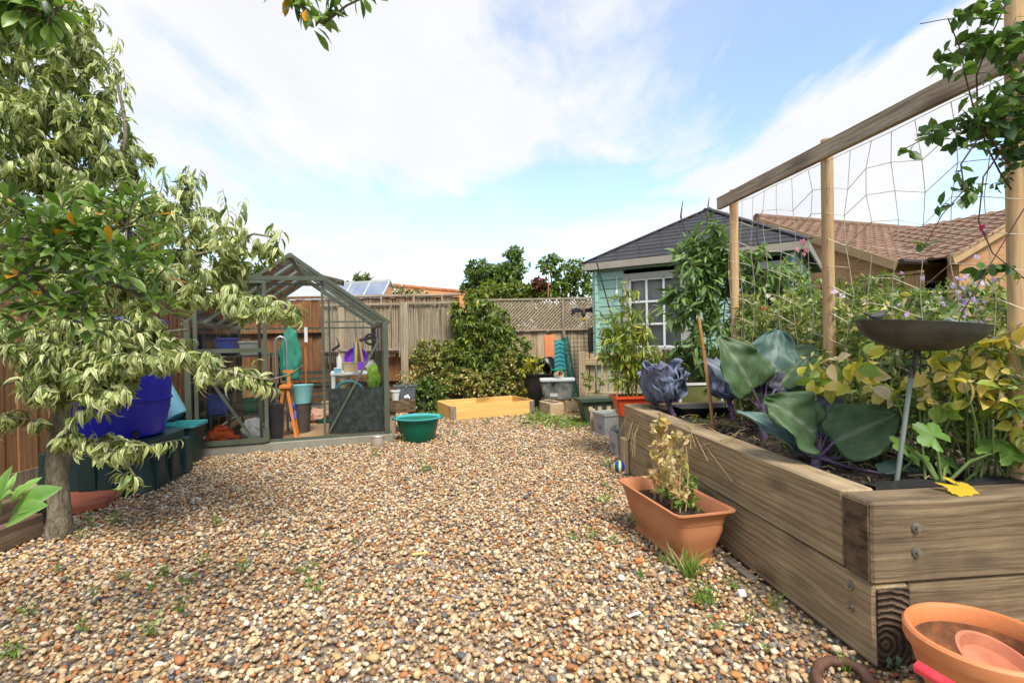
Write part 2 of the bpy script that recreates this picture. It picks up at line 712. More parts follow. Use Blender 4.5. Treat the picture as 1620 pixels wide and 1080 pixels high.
def finish_leaves(root, loc, P, D, S, tpl, pal, m, ind=0, up=(0, 0, 1), upj=.5, part='crown', leafname='leaf', indtpl=None, maxpx=0):
    """joined crown (stuff) plus the `ind` leaves that show largest as objects of their own"""
    n = len(P)
    C, G, idx = pal_pick(pal, n)
    U = np.array([up], float) + nrg.normal(size=(n, 3)) * upj
    take = np.zeros(n, bool)
    if ind:
        sz = np.zeros(n)
        for i in range(n):
            q = proj(P[i])
            if q and -5 < q[0] < 1625 and -5 < q[1] < 1085:
                sz[i] = S[i] / max(.2, np.linalg.norm(P[i] - np.array([0, 0, CAMZ])))
        top = np.argsort(-sz)[:ind]
        top = top[sz[top] > 0]
        take[top] = True
        X, Y, Z = basis(D, U)
        vm = {}
        tp = indtpl or tpl
        for i in top:
            k = int(idx[i])
            if k not in vm:
                vm[k] = leaves_mesh(leafname, np.zeros((1, 3)), np.array([[0, 1., 0]]), np.array([[0, 0, 1.]]), np.ones(1), tp,
                                    np.array([pal[k][0]]), np.array([pal[k][1]]), m)
            o = bpy.data.objects.new(leafname, vm[k])
            col.objects.link(o)
            o.parent = root
            M = Matrix((X[i], Y[i], Z[i])).transposed()
            M = (M * float(S[i])).to_4x4()
            M.translation = V(P[i] - np.array(loc))
            o.matrix_local = M
    keep = ~take
    if keep.sum():
        me = leaves_mesh(part, P[keep] - np.array(loc), D[keep], U[keep], S[keep], tpl, C[keep], G[keep], m)
        o = link(part, me, root)
        o['kind'] = 'stuff'
    return root


def plant(name, label, cat, loc, limbs, blobs, ntw, per, size, tpl, pal, lm='leaf', bark='bark', group=None, ind=0, span=.3, droop=.3,
          spread=.9, fwd=.5, sag=.05, twig_r=.004, jit=.03, svar=.25, upj=.5, seg=4, extra=None, twigs=True, trunk='trunk', crown='crown'):
    root = thing(name, label, cat, loc, 0, group)
    loc = np.array(loc, float)
    nodes = []
    if limbs:
        mb = MB()
        for pts, r0, r1 in limbs:
            d = densify(pts)
            nodes += d[len(d) // 4:] if len(d) > 6 else d
            k = len(d)
            jp = [p - loc + np.array(mnoise.noise_vector(V(p) * 4)) * r0 * .6 * (0 if i == 0 else 1) for i, p in enumerate(d)]
            mb.tube(jp, [(r0 + (r1 - r0) * i / max(1, k - 1)) * (1 + .1 * mnoise.noise(V(p) * 14)) for i, p in enumerate(d)], n=11)
        mb.build(trunk, bark, root, smooth=True)
    else:
        nodes = [loc + np.array([0, 0, .02])]
    ends = blob_pts(blobs, ntw)
    lines = grow(nodes, ends, seg, sag, jit)
    if extra: lines += [[np.array(p, float) for p in ln] for ln in extra]
    if twigs:
        me = tubes_mesh('branches', [[p - loc for p in ln] for ln in lines], [twig_r] * len(lines), bark)
        o = link('branches', me, root)
        o['kind'] = 'stuff'
    P, D = leaf_on_lines(lines, per, span, droop, spread, fwd)
    S = size * np.clip(1 + svar * nrg.normal(size=len(P)), .45, 1.7)
    finish_leaves(root, loc, P, D, S, tpl, pal, lm, ind, upj=upj, part=crown)
    return root, lines
# ------------------------------------------------------------------ material library
GZ = (1, 1, 1)
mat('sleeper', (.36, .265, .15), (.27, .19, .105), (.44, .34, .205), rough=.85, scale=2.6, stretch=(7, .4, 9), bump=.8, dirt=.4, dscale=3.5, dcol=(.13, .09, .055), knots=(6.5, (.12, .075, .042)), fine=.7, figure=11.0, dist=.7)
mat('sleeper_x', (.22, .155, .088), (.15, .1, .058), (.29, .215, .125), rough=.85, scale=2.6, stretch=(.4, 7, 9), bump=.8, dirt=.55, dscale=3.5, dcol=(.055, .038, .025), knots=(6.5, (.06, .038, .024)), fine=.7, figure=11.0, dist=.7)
mat('end_grain', (.12, .075, .04), (.028, .018, .012), (.2, .13, .07), rough=.9, scale=14, stretch=(1, 1, 2.2), bump=.6, dirt=.5)
mat('fence_brown', (.235, .105, .042), (.125, .052, .022), (.32, .16, .068), rough=.8, scale=3, stretch=(14, 14, .6), bump=.4, dirt=.35, fine=.45)
mat('fence_orange', (.36, .185, .08), (.2, .095, .04), (.45, .25, .12), rough=.8, scale=3, stretch=(14, 14, .6), bump=.4, dirt=.3, knots=(3, (.1, .045, .02)), fine=.45)
mat('fence_pale', (.45, .34, .21), (.29, .2, .12), (.55, .45, .3), rough=.85, scale=3, stretch=(14, 14, .6), bump=.4, dirt=.25, fine=.45)
mat('fence_grey', (.24, .2, .15), (.13, .1, .07), (.33, .29, .23), rough=.85, scale=3, stretch=(14, 14, .6), bump=.4, dirt=.35, fine=.45)
mat('rail_pale', (.42, .33, .2), (.27, .19, .11), (.5, .42, .28), rough=.8, scale=3, stretch=(.6, 14, 14), bump=.4, dirt=.25, fine=.45)
mat('rail_grey', (.36, .29, .2), (.22, .17, .11), (.45, .38, .28), rough=.85, scale=3, stretch=(.6, 14, 14), bump=.4, dirt=.3, fine=.45)
mat('fence_dark', (.1, .075, .045), (.05, .038, .025), (.16, .13, .08), rough=.85, scale=3, stretch=(14, 14, .6), bump=.4, dirt=.35, fine=.45)
mat('lattice', (.36, .28, .19), (.22, .17, .11), (.44, .36, .26), rough=.85, scale=5, stretch=(1, 8, 8), dirt=.2)
mat('reed', (.46, .38, .26), (.28, .21, .14), (.62, .55, .42), rough=.85, scale=60, stretch=(1, 1, .03), dirt=.3, dscale=3)
mat('stake', (.52, .34, .17), (.38, .22, .1), (.6, .43, .25), rough=.75, scale=3, stretch=(12, 12, .7), bump=.3, dirt=.2, knots=(6, (.24, .12, .05)), fine=.45)
mat('beam', (.46, .36, .25), (.3, .22, .14), (.54, .46, .35), rough=.85, scale=3, stretch=(14, .6, 14), bump=.6, dirt=.3, knots=(5, (.16, .1, .06)), figure=14.0, fine=.45)
mat('new_pine', (.8, .46, .14), (.66, .34, .09), (.84, .54, .2), rough=.55, scale=2.6, stretch=(.5, 12, 12), dirt=.0, knots=(3.4, (.16, .06, .02)), dist=.4, fine=.2)
mat('zinc', (.5, .51, .52), (.4, .41, .42), rough=.4, metal=.8, scale=30, dirt=.1)
mat('gh_green', (.075, .09, .06), (.058, .07, .046), rough=.42, scale=8, spec=.5, dirt=.25, dcol=(.2, .2, .16))
mat('gh_plinth', (.27, .255, .2), (.19, .18, .14), rough=.8, scale=8, dirt=.4, dcol=(.12, .11, .08), bump=.2)
mat('mint', (.36, .56, .47), (.32, .51, .43), rough=.55, scale=2.5, stretch=(.5, .5, 5), dirt=.14, dcol=(.2, .33, .27), bump=.15, bscale=30)
mat('mint_grey', (.42, .41, .36), (.36, .35, .31), rough=.6, scale=5, dirt=.2)
mat('white_paint', (.78, .78, .75), (.7, .7, .67), rough=.45, scale=6, dirt=.12, dcol=(.4, .4, .36))
mat('shingle', (.042, .042, .046), (.025, .025, .028), (.062, .062, .066), rough=.9, scale=120, bump=.4, dirt=.2)
mat('fascia', (.36, .33, .27), (.28, .25, .2), rough=.7, scale=5, dirt=.25)
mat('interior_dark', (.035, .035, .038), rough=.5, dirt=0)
mat('roof_tile', (.19, .108, .066), (.12, .066, .042), (.25, .155, .1), rough=.85, scale=9, bump=.2, dirt=.3, dcol=(.14, .11, .08))
mat('orange_roof', (.42, .16, .05), (.3, .1, .03), (.5, .22, .08), rough=.85, scale=4, stretch=(1, 1, 1), dirt=.35, dcol=(.25, .14, .08), bump=.2)
mat('soil', (.05, .033, .021), (.02, .013, .009), (.11, .075, .05), rough=.95, scale=28, bump=1, bscale=90, dirt=.2)
mat('black_plastic', (.018, .018, .02), (.012, .012, .013), rough=.32, scale=5, dirt=.2, dcol=(.08, .075, .065))
mat('terracotta', (.5, .185, .075), (.42, .15, .06), (.55, .23, .1), rough=.62, scale=3, dirt=.22, dcol=(.42, .27, .18), bump=.08, bscale=60)
mat('terracotta_bright', (.62, .2, .065), (.53, .155, .045), (.66, .26, .1), rough=.55, scale=3, dirt=.25, dcol=(.5, .27, .16), bump=.08, bscale=50)
mat('terracotta_dirt', (.17, .07, .03), (.055, .032, .02), (.42, .15, .055), rough=.95, scale=7, dirt=.4, dcol=(.04, .025, .016), bump=.6, bscale=40)
mat('blue_plastic', (.012, .016, .36), (.01, .012, .3), rough=.33, scale=2, dirt=.1, spec=.5)
mat('darkgreen_plastic', (.012, .038, .036), (.01, .028, .027), rough=.45, scale=3, dirt=.25, dcol=(.06, .07, .06))
mat('green_tub', (.0, .13, .075), (.0, .11, .062), rough=.35, scale=3, dirt=.12)
mat('teal_plastic', (.06, .36, .37), (.05, .31, .32), rough=.4, scale=3, dirt=.12)
mat('lightblue_plastic', (.26, .55, .66), (.23, .5, .6), rough=.4, scale=3, dirt=.1)
mat('trough_green', (.035, .062, .034), (.026, .048, .027), rough=.5, scale=3, dirt=.25, dcol=(.1, .11, .08))
mat('red_plastic', (.56, .07, .02), (.48, .055, .016), rough=.4, scale=3, dirt=.12)
mat('red_slab', (.36, .105, .055), (.27, .075, .04), (.42, .15, .085), rough=.8, scale=6, dirt=.3, bump=.2)
mat('stone_block', (.46, .33, .19), (.33, .22, .12), (.55, .43, .28), rough=.9, scale=14, bump=.5, bscale=60, dirt=.3)
mat('crate_grey', (.45, .45, .43), (.36, .36, .345), rough=.7, scale=4, dirt=.3, dcol=(.22, .21, .19))
mat('crate_stencil', (.28, .28, .27), rough=.8, dirt=0)
mat('steel', (.6, .54, .45), (.5, .45, .38), rough=.42, metal=.45, scale=4, dirt=.1)
mat('bolt', (.42, .41, .38), (.25, .2, .15), rough=.4, metal=.8, scale=40, dirt=.3)
mat('old_metal', (.085, .082, .072), (.045, .044, .038), (.14, .135, .115), rough=.6, metal=.35, scale=7, bump=.2, dirt=.4, dcol=(.12, .09, .06))
mat('stem_metal', (.24, .29, .25), (.17, .2, .17), rough=.55, metal=.2, scale=12, dirt=.3, dcol=(.1, .1, .08))
mat('rust_pipe', (.12, .055, .035), (.075, .034, .022), (.15, .075, .05), rough=.75, scale=14, bump=.25, dirt=.25)
mat('red_tube', (.68, .045, .06), (.6, .03, .045), rough=.3, scale=3, dirt=.25, dcol=(.75, .35, .35), dscale=8)
mat('bark', (.16, .125, .085), (.085, .065, .045), (.24, .2, .145), rough=.9, scale=5, stretch=(4, 4, 1.2), bump=.6, dirt=.3, dcol=(.12, .14, .07))
mat('bark_tree', (.2, .165, .11), (.07, .058, .038), (.34, .3, .22), rough=.92, scale=14, stretch=(2.2, 2.2, .9), bump=1.0, bscale=40, dirt=.5, dscale=7, dcol=(.12, .13, .06))
mat('stem_green', (.16, .22, .06), (.11, .16, .04), rough=.6, scale=8, dirt=0)
mat('stem_dry', (.5, .37, .18), (.38, .26, .11), rough=.8, scale=8, dirt=0)
mat('stem_purple', (.13, .085, .16), (.075, .05, .09), (.2, .15, .23), rough=.5, scale=12, dirt=.2)
mat('vine_stem', (.1, .05, .03), (.055, .028, .02), rough=.7, scale=8, dirt=0)
mat('cane', (.4, .2, .07), (.28, .12, .04), (.5, .29, .12), rough=.5, scale=6, stretch=(6, 6, .6), dirt=.2)
mat('black_cane', (.03, .028, .028), rough=.5, dirt=0)
mat('twine', (.62, .54, .42), (.48, .4, .29), rough=.9, scale=40, dirt=0)
mat('mesh_wire', (.12, .11, .1), rough=.6, metal=.5, dirt=.2)
leaf_mat('leaf')
leaf_mat('leaf_gloss', rough=.34, trans=.32, spec=.45)
leaf_mat('leaf_dry', rough=.8, trans=.35, spec=.1)
leaf_mat('petal', rough=.7, trans=.4, spec=.1)
glass_mat('glass', dirt=.003)
glass_mat('glass_far', tint=(.85, .88, .9), dirt=.06)


def brick_mat():
    m = bpy.data.materials.new('brickwork')
    m.use_nodes = True
    t = m.node_tree
    b = t.nodes['Principled BSDF']
    tc = nd(t, 'ShaderNodeTexCoord')
    sx = nd(t, 'ShaderNodeSeparateXYZ')
    t.links.new(tc.outputs['Object'], sx.inputs[0])
    cb = nd(t, 'ShaderNodeCombineXYZ')
    t.links.new(mth(t, 'ADD', sx.outputs[0], sx.outputs[1]), cb.inputs[0])
    t.links.new(sx.outputs[2], cb.inputs[1])
    br = nd(t, 'ShaderNodeTexBrick', Scale=1.0)
    br.inputs['Color1'].default_value = (.54, .27, .115, 1)
    br.inputs['Color2'].default_value = (.44, .2, .08, 1)
    br.inputs['Mortar'].default_value = (.45, .32, .2, 1)
    br.inputs['Brick Width'].default_value = .225
    br.inputs['Row Height'].default_value = .075
    br.inputs['Mortar Size'].default_value = .008
    t.links.new(cb.outputs[0], br.inputs['Vector'])
    nz = nd(t, 'ShaderNodeTexNoise', Scale=1.2, Detail=6.0)
    t.links.new(tc.outputs['Object'], nz.inputs['Vector'])
    mx = nd(t, 'ShaderNodeMixRGB', blend_type='MULTIPLY')
    mx.inputs[0].default_value = .6
    t.links.new(br.outputs[0], mx.inputs[1])
    t.links.new(ramp(t, nz.outputs[0], [(.3, (.75, .72, .7)), (.7, (1.1, 1.05, 1))]), mx.inputs[2])
    t.links.new(mx.outputs[0], b.inputs['Base Color'])
    b.inputs['Roughness'].default_value = .9
    bp = nd(t, 'ShaderNodeBump', Strength=.5, Distance=.01)
    t.links.new(br.outputs['Fac'], bp.inputs['Height'])
    bp.invert = True
    t.links.new(bp.outputs[0], b.inputs['Normal'])
    MATS['brickwork'] = m


brick_mat()


def stone_mat():
    """each pebble its own tone, picked by the object's random number"""
    m = bpy.data.materials.new('pebble')
    m.use_nodes = True
    t = m.node_tree
    b = t.nodes['Principled BSDF']
    oi = nd(t, 'ShaderNodeObjectInfo')
    pal = [(.52, .38, .22), (.6, .47, .29), (.36, .22, .11), (.66, .56, .4), (.45, .26, .11), (.56, .4, .21), (.25, .22, .195), (.4, .16, .06), (.62, .49, .3),
           (.33, .215, .125), (.57, .43, .25), (.12, .118, .118), (.45, .34, .22), (.63, .51, .33), (.48, .22, .075), (.31, .255, .205), (.53, .36, .17), (.42, .3, .17), (.7, .63, .5), (.23, .12, .06)]
    r = t.nodes.new('ShaderNodeValToRGB')
    r.color_ramp.interpolation = 'CONSTANT'
    e = r.color_ramp.elements
    while len(e) < len(pal): e.new(.5)
    for i, (el, c) in enumerate(zip(e, pal)):
        el.position = i / len(pal)
        el.color = (*c, 1)
    t.links.new(oi.outputs['Random'], r.inputs[0])
    tc = nd(t, 'ShaderNodeTexCoord')
    ad = nd(t, 'ShaderNodeVectorMath', operation='ADD')
    cm = nd(t, 'ShaderNodeCombineXYZ')
    t.links.new(mth(t, 'MULTIPLY', oi.outputs['Random'], 91.0), cm.inputs[0])
    t.links.new(tc.outputs['Object'], ad.inputs[0])
    t.links.new(cm.outputs[0], ad.inputs[1])
    nz = nd(t, 'ShaderNodeTexNoise', Scale=2.2, Detail=5.0)
    t.links.new(ad.outputs[0], nz.inputs['Vector'])
    mx = nd(t, 'ShaderNodeMixRGB', blend_type='MULTIPLY')
    mx.inputs[0].default_value = .7
    t.links.new(r.outputs[0], mx.inputs[1])
    t.links.new(ramp(t, nz.outputs[0], [(.3, (.62, .55, .48)), (.65, (1.08, 1.05, 1.0))]), mx.inputs[2])
    t.links.new(mx.outputs[0], b.inputs['Base Color'])
    b.inputs['Roughness'].default_value = .55
    b.inputs['Specular IOR Level'].default_value = .35
    MATS['pebble'] = m


stone_mat()


def ground_mat():
    m = bpy.data.materials.new('gravel_earth')
    m.use_nodes = True
    t = m.node_tree
    b = t.nodes['Principled BSDF']
    tc = nd(t, 'ShaderNodeTexCoord')
    vo = nd(t, 'ShaderNodeTexVoronoi', Scale=70.0)
    t.links.new(tc.outputs['Object'], vo.inputs['Vector'])
    sh = nd(t, 'ShaderNodeSeparateXYZ')
    t.links.new(vo.outputs['Color'], sh.inputs[0])
    c = ramp(t, sh.outputs[0], [(0, (.16, .12, .08)), (.35, (.34, .25, .16)), (.7, (.42, .32, .2)), (1, (.5, .42, .3))])
    nz = nd(t, 'ShaderNodeTexNoise', Scale=1.3, Detail=8.0)
    t.links.new(tc.outputs['Object'], nz.inputs['Vector'])
    mx = nd(t, 'ShaderNodeMixRGB', blend_type='MIX')
    t.links.new(ramp(t, nz.outputs[0], [(.4, (0, 0, 0)), (.75, (.7, .7, .7))]), mx.inputs[0])
    t.links.new(c, mx.inputs[1])
    mx.inputs[2].default_value = (.085, .06, .04, 1)
    t.links.new(mx.outputs[0], b.inputs['Base Color'])
    b.inputs['Roughness'].default_value = .95
    bp = nd(t, 'ShaderNodeBump', Strength=.6, Distance=.01)
    t.links.new(vo.outputs['Distance'], bp.inputs['Height'])
    bp.invert = True
    t.links.new(bp.outputs[0], b.inputs['Normal'])
    MATS['gravel_earth'] = m


ground_mat()


def lawn_mat():
    mat('far_ground', (.07, .1, .03), (.045, .065, .02), (.12, .13, .05), rough=.95, scale=3, dirt=.4, dcol=(.08, .06, .04), bump=.3)


lawn_mat()

# ------------------------------------------------------------------ ground
BED_F = V((1.165, 1.68, 0))
BED_A = math.atan2(.1007, .995)
BED_L, BED_W, BED_H = 2.56, 1.12, .545
GH_A = V((-3.2, 5.05, 0))
GH_R = R(18)
GH_W, GH_D = 1.93, 2.55
bedM = frame(BED_A, BED_F)
bedI = bedM.inverted()
ghM = frame(GH_R, GH_A)
ghI = ghM.inverted()


def hgt(x, y):
    return .012 * mnoise.noise(V((x * .9, y * .9, 0))) + .006 * mnoise.noise(V((x * 3, y * 3, 4)))


mb = MB()
mb.add([(-900, -900, -.05), (900, -900, -.05), (900, 900, -.05), (-900, 900, -.05)], [(0, 1, 2, 3)])
setp(mb.build('ground', 'far_ground'), kind='structure')
# gravel yard: gently uneven sheet
NX, NY = 56, 66
gx0, gx1, gy0, gy1 = -4.2, 2.9, .3, 9.3
vs, fs = [], []
for j in range(NY + 1):
    for i in range(NX + 1):
        x = gx0 + (gx1 - gx0) * i / NX
        y = gy0 + (gy1 - gy0) * j / NY
        vs.append((x, y, hgt(x, y) - .016))
for j in range(NY):
    for i in range(NX):
        a = j * (NX + 1) + i
        fs.append((a, a + 1, a + NX + 2, a + NX + 1))
yard = MB().add(vs, fs).build('gravel_yard', 'gravel_earth', smooth=True)
setp(yard, kind='structure')


def in_bed(x, y, m=.0):
    q = bedI @ V((x, y, 0))
    return -m < q.x < 4 and -m < q.y < BED_L + m


def in_gh(x, y):
    q = ghI @ V((x, y, 0))
    return -.03 < q.x < GH_W + .03 and -.0 < q.y < GH_D


def yard_edge(x, y):
    """gravel boundary on the left: sleepers, slab, barrel stand"""
    if y < 3.1: return x > -2.86 - .02 * y
    if y < 5.0: return x > -3.6
    return x > -3.9


# pebble shapes
peb_col = bpy.data.collections.new('pebble_shapes')
col.children.link(peb_col)


def pebble_mesh(k):
    bm = bmesh.new()
    bmesh.ops.create_icosphere(bm, subdivisions=2, radius=.5)
    r = random.Random(100 + k)
    sx, sy, sz = r.uniform(.85, 1.15), r.uniform(.62, .9), r.uniform(.36, .62)
    ang = k % 3 != 0
    for v in bm.verts:
        n = V(mnoise.noise_vector(v.co * 1.6 + V((k * 7.1, 0, 0)))) * .2
        if ang: n += V(mnoise.noise_vector(v.co * 2.6 + V((0, k * 3.3, 0)))) * .13
        p = v.co + n
        v.co = V((p.x * sx, p.y * sy, p.z * sz))
    me = bpy.data.meshes.new('stone')
    bm.to_mesh(me)
    bm.free()
    me.materials.append(MATS['pebble'])
    me.shade_smooth()
    return me


PEB = [pebble_mesh(k) for k in range(14)]
pts = []
cell = .0192
y = 1.15
while y < 8.7:
    x = max(-3.9, -1.12 * y - .5)
    c = cell if y < 5.5 else cell * 1.15
    xe = min(2.3, 1.12 * y + .4)
    while x < xe:
        px_, py_ = x + rng.uniform(-.5, .5) * c, y + rng.uniform(-.5, .5) * c
        if not in_bed(px_, py_, -.0) and not in_gh(px_, py_) and yard_edge(px_, py_):
            pts.append((px_, py_))
        x += c
    y += c
gr = []
for (x, y) in pts:
    s = .0152 + .0155 * rng.random() ** 1.5 + (.011 if rng.random() < .03 else 0)
    if y > 5.5: s *= 1.15
    dens = mnoise.noise(V((x * 1.1 + 3, y * 1.1, 2)))
    # thin, weedy fringe along the bed and the back
    e = (bedI @ V((x, y, 0))).x
    if -.12 < e < 0 and rng.random() < .45: continue
    if y > 7.6 and rng.random() < .35: continue
    z = hgt(x, y) - .014 + rng.random() ** 1.3 * .024
    gr.append((x, y, z, s))
# the 300 nearest in view are objects of their own
vis = []
for i, (x, y, z, s) in enumerate(gr):
    if y < 2.6:
        q = proj((x, y, z))
        if q and 4 < q[0] < 1616 and q[1] < 1076:
            vis.append((-s * 1.0 / math.hypot(x, y, CAMZ), i))
vis.sort()
solo = set(i for _, i in vis[:300])
for n_, i in enumerate(sorted(solo)):
    x, y, z, s = gr[i]
    o = bpy.data.objects.new('stone', PEB[n_ % 14])
    (peb_col if n_ < 14 else col).objects.link(o)
    o.parent = yard
    o.location = (x, y, z + .004)
    o.rotation_euler = (rng.uniform(-.5, .5), rng.uniform(-.5, .5), rng.uniform(0, 6.28))
    o.scale = (s * 1.12,) * 3
rest = [g for i, g in enumerate(gr) if i not in solo]
me = bpy.data.meshes.new('gravel')
me.vertices.add(len(rest))
A = np.array(rest, dtype=np.float32)
me.vertices.foreach_set('co', A[:, :3].ravel())
at = me.attributes.new('psize', 'FLOAT', 'POINT')
at.data.foreach_set('value', A[:, 3].copy())
at = me.attributes.new('prot', 'FLOAT_VECTOR', 'POINT')
rt = np.stack([nrg.uniform(-.55, .55, len(rest)), nrg.uniform(-.55, .55, len(rest)), nrg.uniform(0, 6.28, len(rest))], 1).astype(np.float32)
at.data.foreach_set('vector', rt.ravel())
me.materials.append(MATS['pebble'])
go = link('gravel', me, yard)
go['kind'] = 'stuff'
ng = bpy.data.node_groups.new('gravel_scatter', 'GeometryNodeTree')
ng.interface.new_socket('Geometry', in_out='INPUT', socket_type='NodeSocketGeometry')
ng.interface.new_socket('Geometry', in_out='OUTPUT', socket_type='NodeSocketGeometry')
gi, gout = ng.nodes.new('NodeGroupInput'), ng.nodes.new('NodeGroupOutput')
iop = ng.nodes.new('GeometryNodeInstanceOnPoints')
ci = ng.nodes.new('GeometryNodeCollectionInfo')
ci.inputs['Collection'].default_value = peb_col
ci.inputs['Separate Children'].default_value = True
ci.inputs['Reset Children'].default_value = True
iop.inputs['Pick Instance'].default_value = True
an = ng.nodes.new('GeometryNodeInputNamedAttribute')
an.data_type = 'FLOAT'
an.inputs['Name'].default_value = 'psize'
ar = ng.nodes.new('GeometryNodeInputNamedAttribute')
ar.data_type = 'FLOAT_VECTOR'
ar.inputs['Name'].default_value = 'prot'
rv = ng.nodes.new('FunctionNodeRandomValue')
rv.data_type = 'INT'
rv.inputs['Max'].default_value = 13
for s in rv.inputs:
    if s.name == 'Max' and s.type == 'INT': s.default_value = 13
Lk = ng.links.new
Lk(gi.outputs[0], iop.inputs['Points'])
Lk(ci.outputs[0], iop.inputs['Instance'])
Lk([s for s in rv.outputs if s.type == 'INT'][0], iop.inputs['Instance Index'])
e2r = ng.nodes.new('FunctionNodeEulerToRotation')
Lk([s for s in ar.outputs if s.enabled and s.name == 'Attribute'][0], e2r.inputs[0])
Lk(e2r.outputs[0], iop.inputs['Rotation'])
Lk([s for s in an.outputs if s.enabled and s.name == 'Attribute'][0], iop.inputs['Scale'])
Lk(iop.outputs[0], gout.inputs[0])
md = go.modifiers.new('scatter', 'NODES')
md.node_group = ng
print('pebbles', len(gr))


# ------------------------------------------------------------------ fences
def boards(parent, n, x0, x1, z0, z1, y, th, m, name='board', gap=.006, jz=.01, lean=.004, over=False, top='flat'):
    """n vertical boards across x0..x1 in the parent's own frame, one object each"""
    wd = (x1 - x0) / n
    mb = MB()
    hw = (wd - gap) / 2 if not over else wd / 2 + .012
    if top == 'point':
        mb.prism([(-hw, 0), (hw, 0), (hw, z1 - z0 - .05), (0, z1 - z0), (-hw, z1 - z0 - .05)], -th / 2, th / 2)
        me = mb.mesh(name, m)
    else:
        mb.box(-hw, hw, -th / 2, th / 2, 0, z1 - z0)
        me = mb.mesh(name, m, bevel=.002)
    for i in range(n):
        yo = (th * .9 if (over and i % 2) else 0)
        link(name, me, parent, (x0 + wd * (i + .5), y + yo, z0 + rng.uniform(-jz, jz)), (rng.uniform(-lean, lean), rng.uniform(-lean, lean), rng.uniform(-.01, .01)))


def rail(parent, x0, x1, y, z, w_, h_, m, name='rail'):
    return MB().box(x0, x1, y - w_ / 2, y + w_ / 2, z - h_ / 2, z + h_ / 2).build(name, m, parent, bevel=.003)


def seg_fence(name, label, p0, p1):
    p0, p1 = V(p0), V(p1)
    d = p1 - p0
    return thing(name, label, 'fence', p0, math.atan2(d.y, d.x)), d.length


# left boundary: brown upright boards
t, Ln = seg_fence('board_fence', 'brown upright board fence behind the blue water barrel', (-3.85, 1.2, 0), (-3.95, 5.1, 0))
boards(t, 27, 0, Ln, .1, 1.85, 0, .018, 'fence_orange', over=True)
MB().box(0, Ln, -.02, .02, 0, .12).build('gravel_board', 'fence_grey', t)
t, Ln = seg_fence('board_fence', 'brown board fence running beside the greenhouse glass', (-3.96, 5.14, 0), (-4.9, 8.85, 0))
boards(t, 27, 0, Ln, .05, 1.85, 0, .018, 'fence_brown', over=True)
# back boundary: brown boards seen through the greenhouse
t, Ln = seg_fence('board_fence', 'dark brown board fence behind the greenhouse', (-4.9, 8.86, 0), (-.9, 8.86, 0))
boards(t, 30, 0, Ln, .08, 1.83, 0, .018, 'fence_brown', over=True)
for z in (.45, 1.3): rail(t, 0, Ln, -.05, z, .045, .08, 'fence_brown')
MB().box(0, Ln, -.03, .045, 1.845, 1.885).build('capping', 'fence_brown', t)
for x in (1.98,): MB().box(x, x + .1, -.18, -.075, 0, 1.8).build('post', 'fence_pale', t)
# bamboo screen on that fence
t = thing('reed_screen', 'split reed screening with pale wooden rails fixed to the fence', 'reed screen', (-3.16, 8.72, 0), 0)
Ls = 2.22
mb = MB()
x = 0.0
while x < Ls:
    z0 = .92 + rng.uniform(-.12, .03)
    if x < .65 and rng.random() < .5: z0 -= rng.uniform(0, .16)
    z1 = 1.70 + rng.uniform(-.03, .01)
    r = rng.uniform(.003, .0065)
    y = rng.uniform(-.012, .012)
    a = rng.uniform(-.006, .006)
    mb.tube([(x, y, z0), (x + a, y + rng.uniform(-.006, .006), (z0 + z1) / 2), (x + a * 2, y, z1)], r, n=4, cap=False)
    x += rng.uniform(.005, .0095)
setp(mb.build('reeds', 'reed', t, smooth=True), kind='stuff')
mb = MB()
x = 0.0
while x < Ls:
    if rng.random() < .75:
        z1 = 1.865 + rng.uniform(-.05, .015)
        mb.tube([(x, .06, 1.6), (x + rng.uniform(-.01, .01), .06, z1)], rng.uniform(.003, .006), n=4, cap=False)
    x += rng.uniform(.008, .018)
setp(mb.build('upper_reeds', 'reed', t, smooth=True), kind='stuff')
rail(t, -.05, 1.28, -.04, 1.715, .03, .035, 'rail_grey')
rail(t, 1.42, Ls, -.04, 1.72, .03, .035, 'rail_grey')
rail(t, -.05, Ls + .1, .02, 1.865, .03, .035, 'rail_grey')
rail(t, -.05, 1.25, -.045, .95, .03, .035, 'rail_grey')
for x in (.42, .95, 1.5, 1.98): MB().box(x, x + .03, -.01, .02, 1.735, 1.845).build('upright', 'rail_grey', t)
mb = MB()
for k in range(26):
    x = 1.29 + .0047 * k
    mb.tube([(x, -.05 - .03 * math.sin(k / 25 * math.pi), .12), (x, -.05 - .03 * math.sin(k / 25 * math.pi), 1.735 + rng.uniform(-.03, .02))], .0045, n=4, cap=False)
setp(mb.build('reed_post_wrap', 'reed', t), kind='stuff')

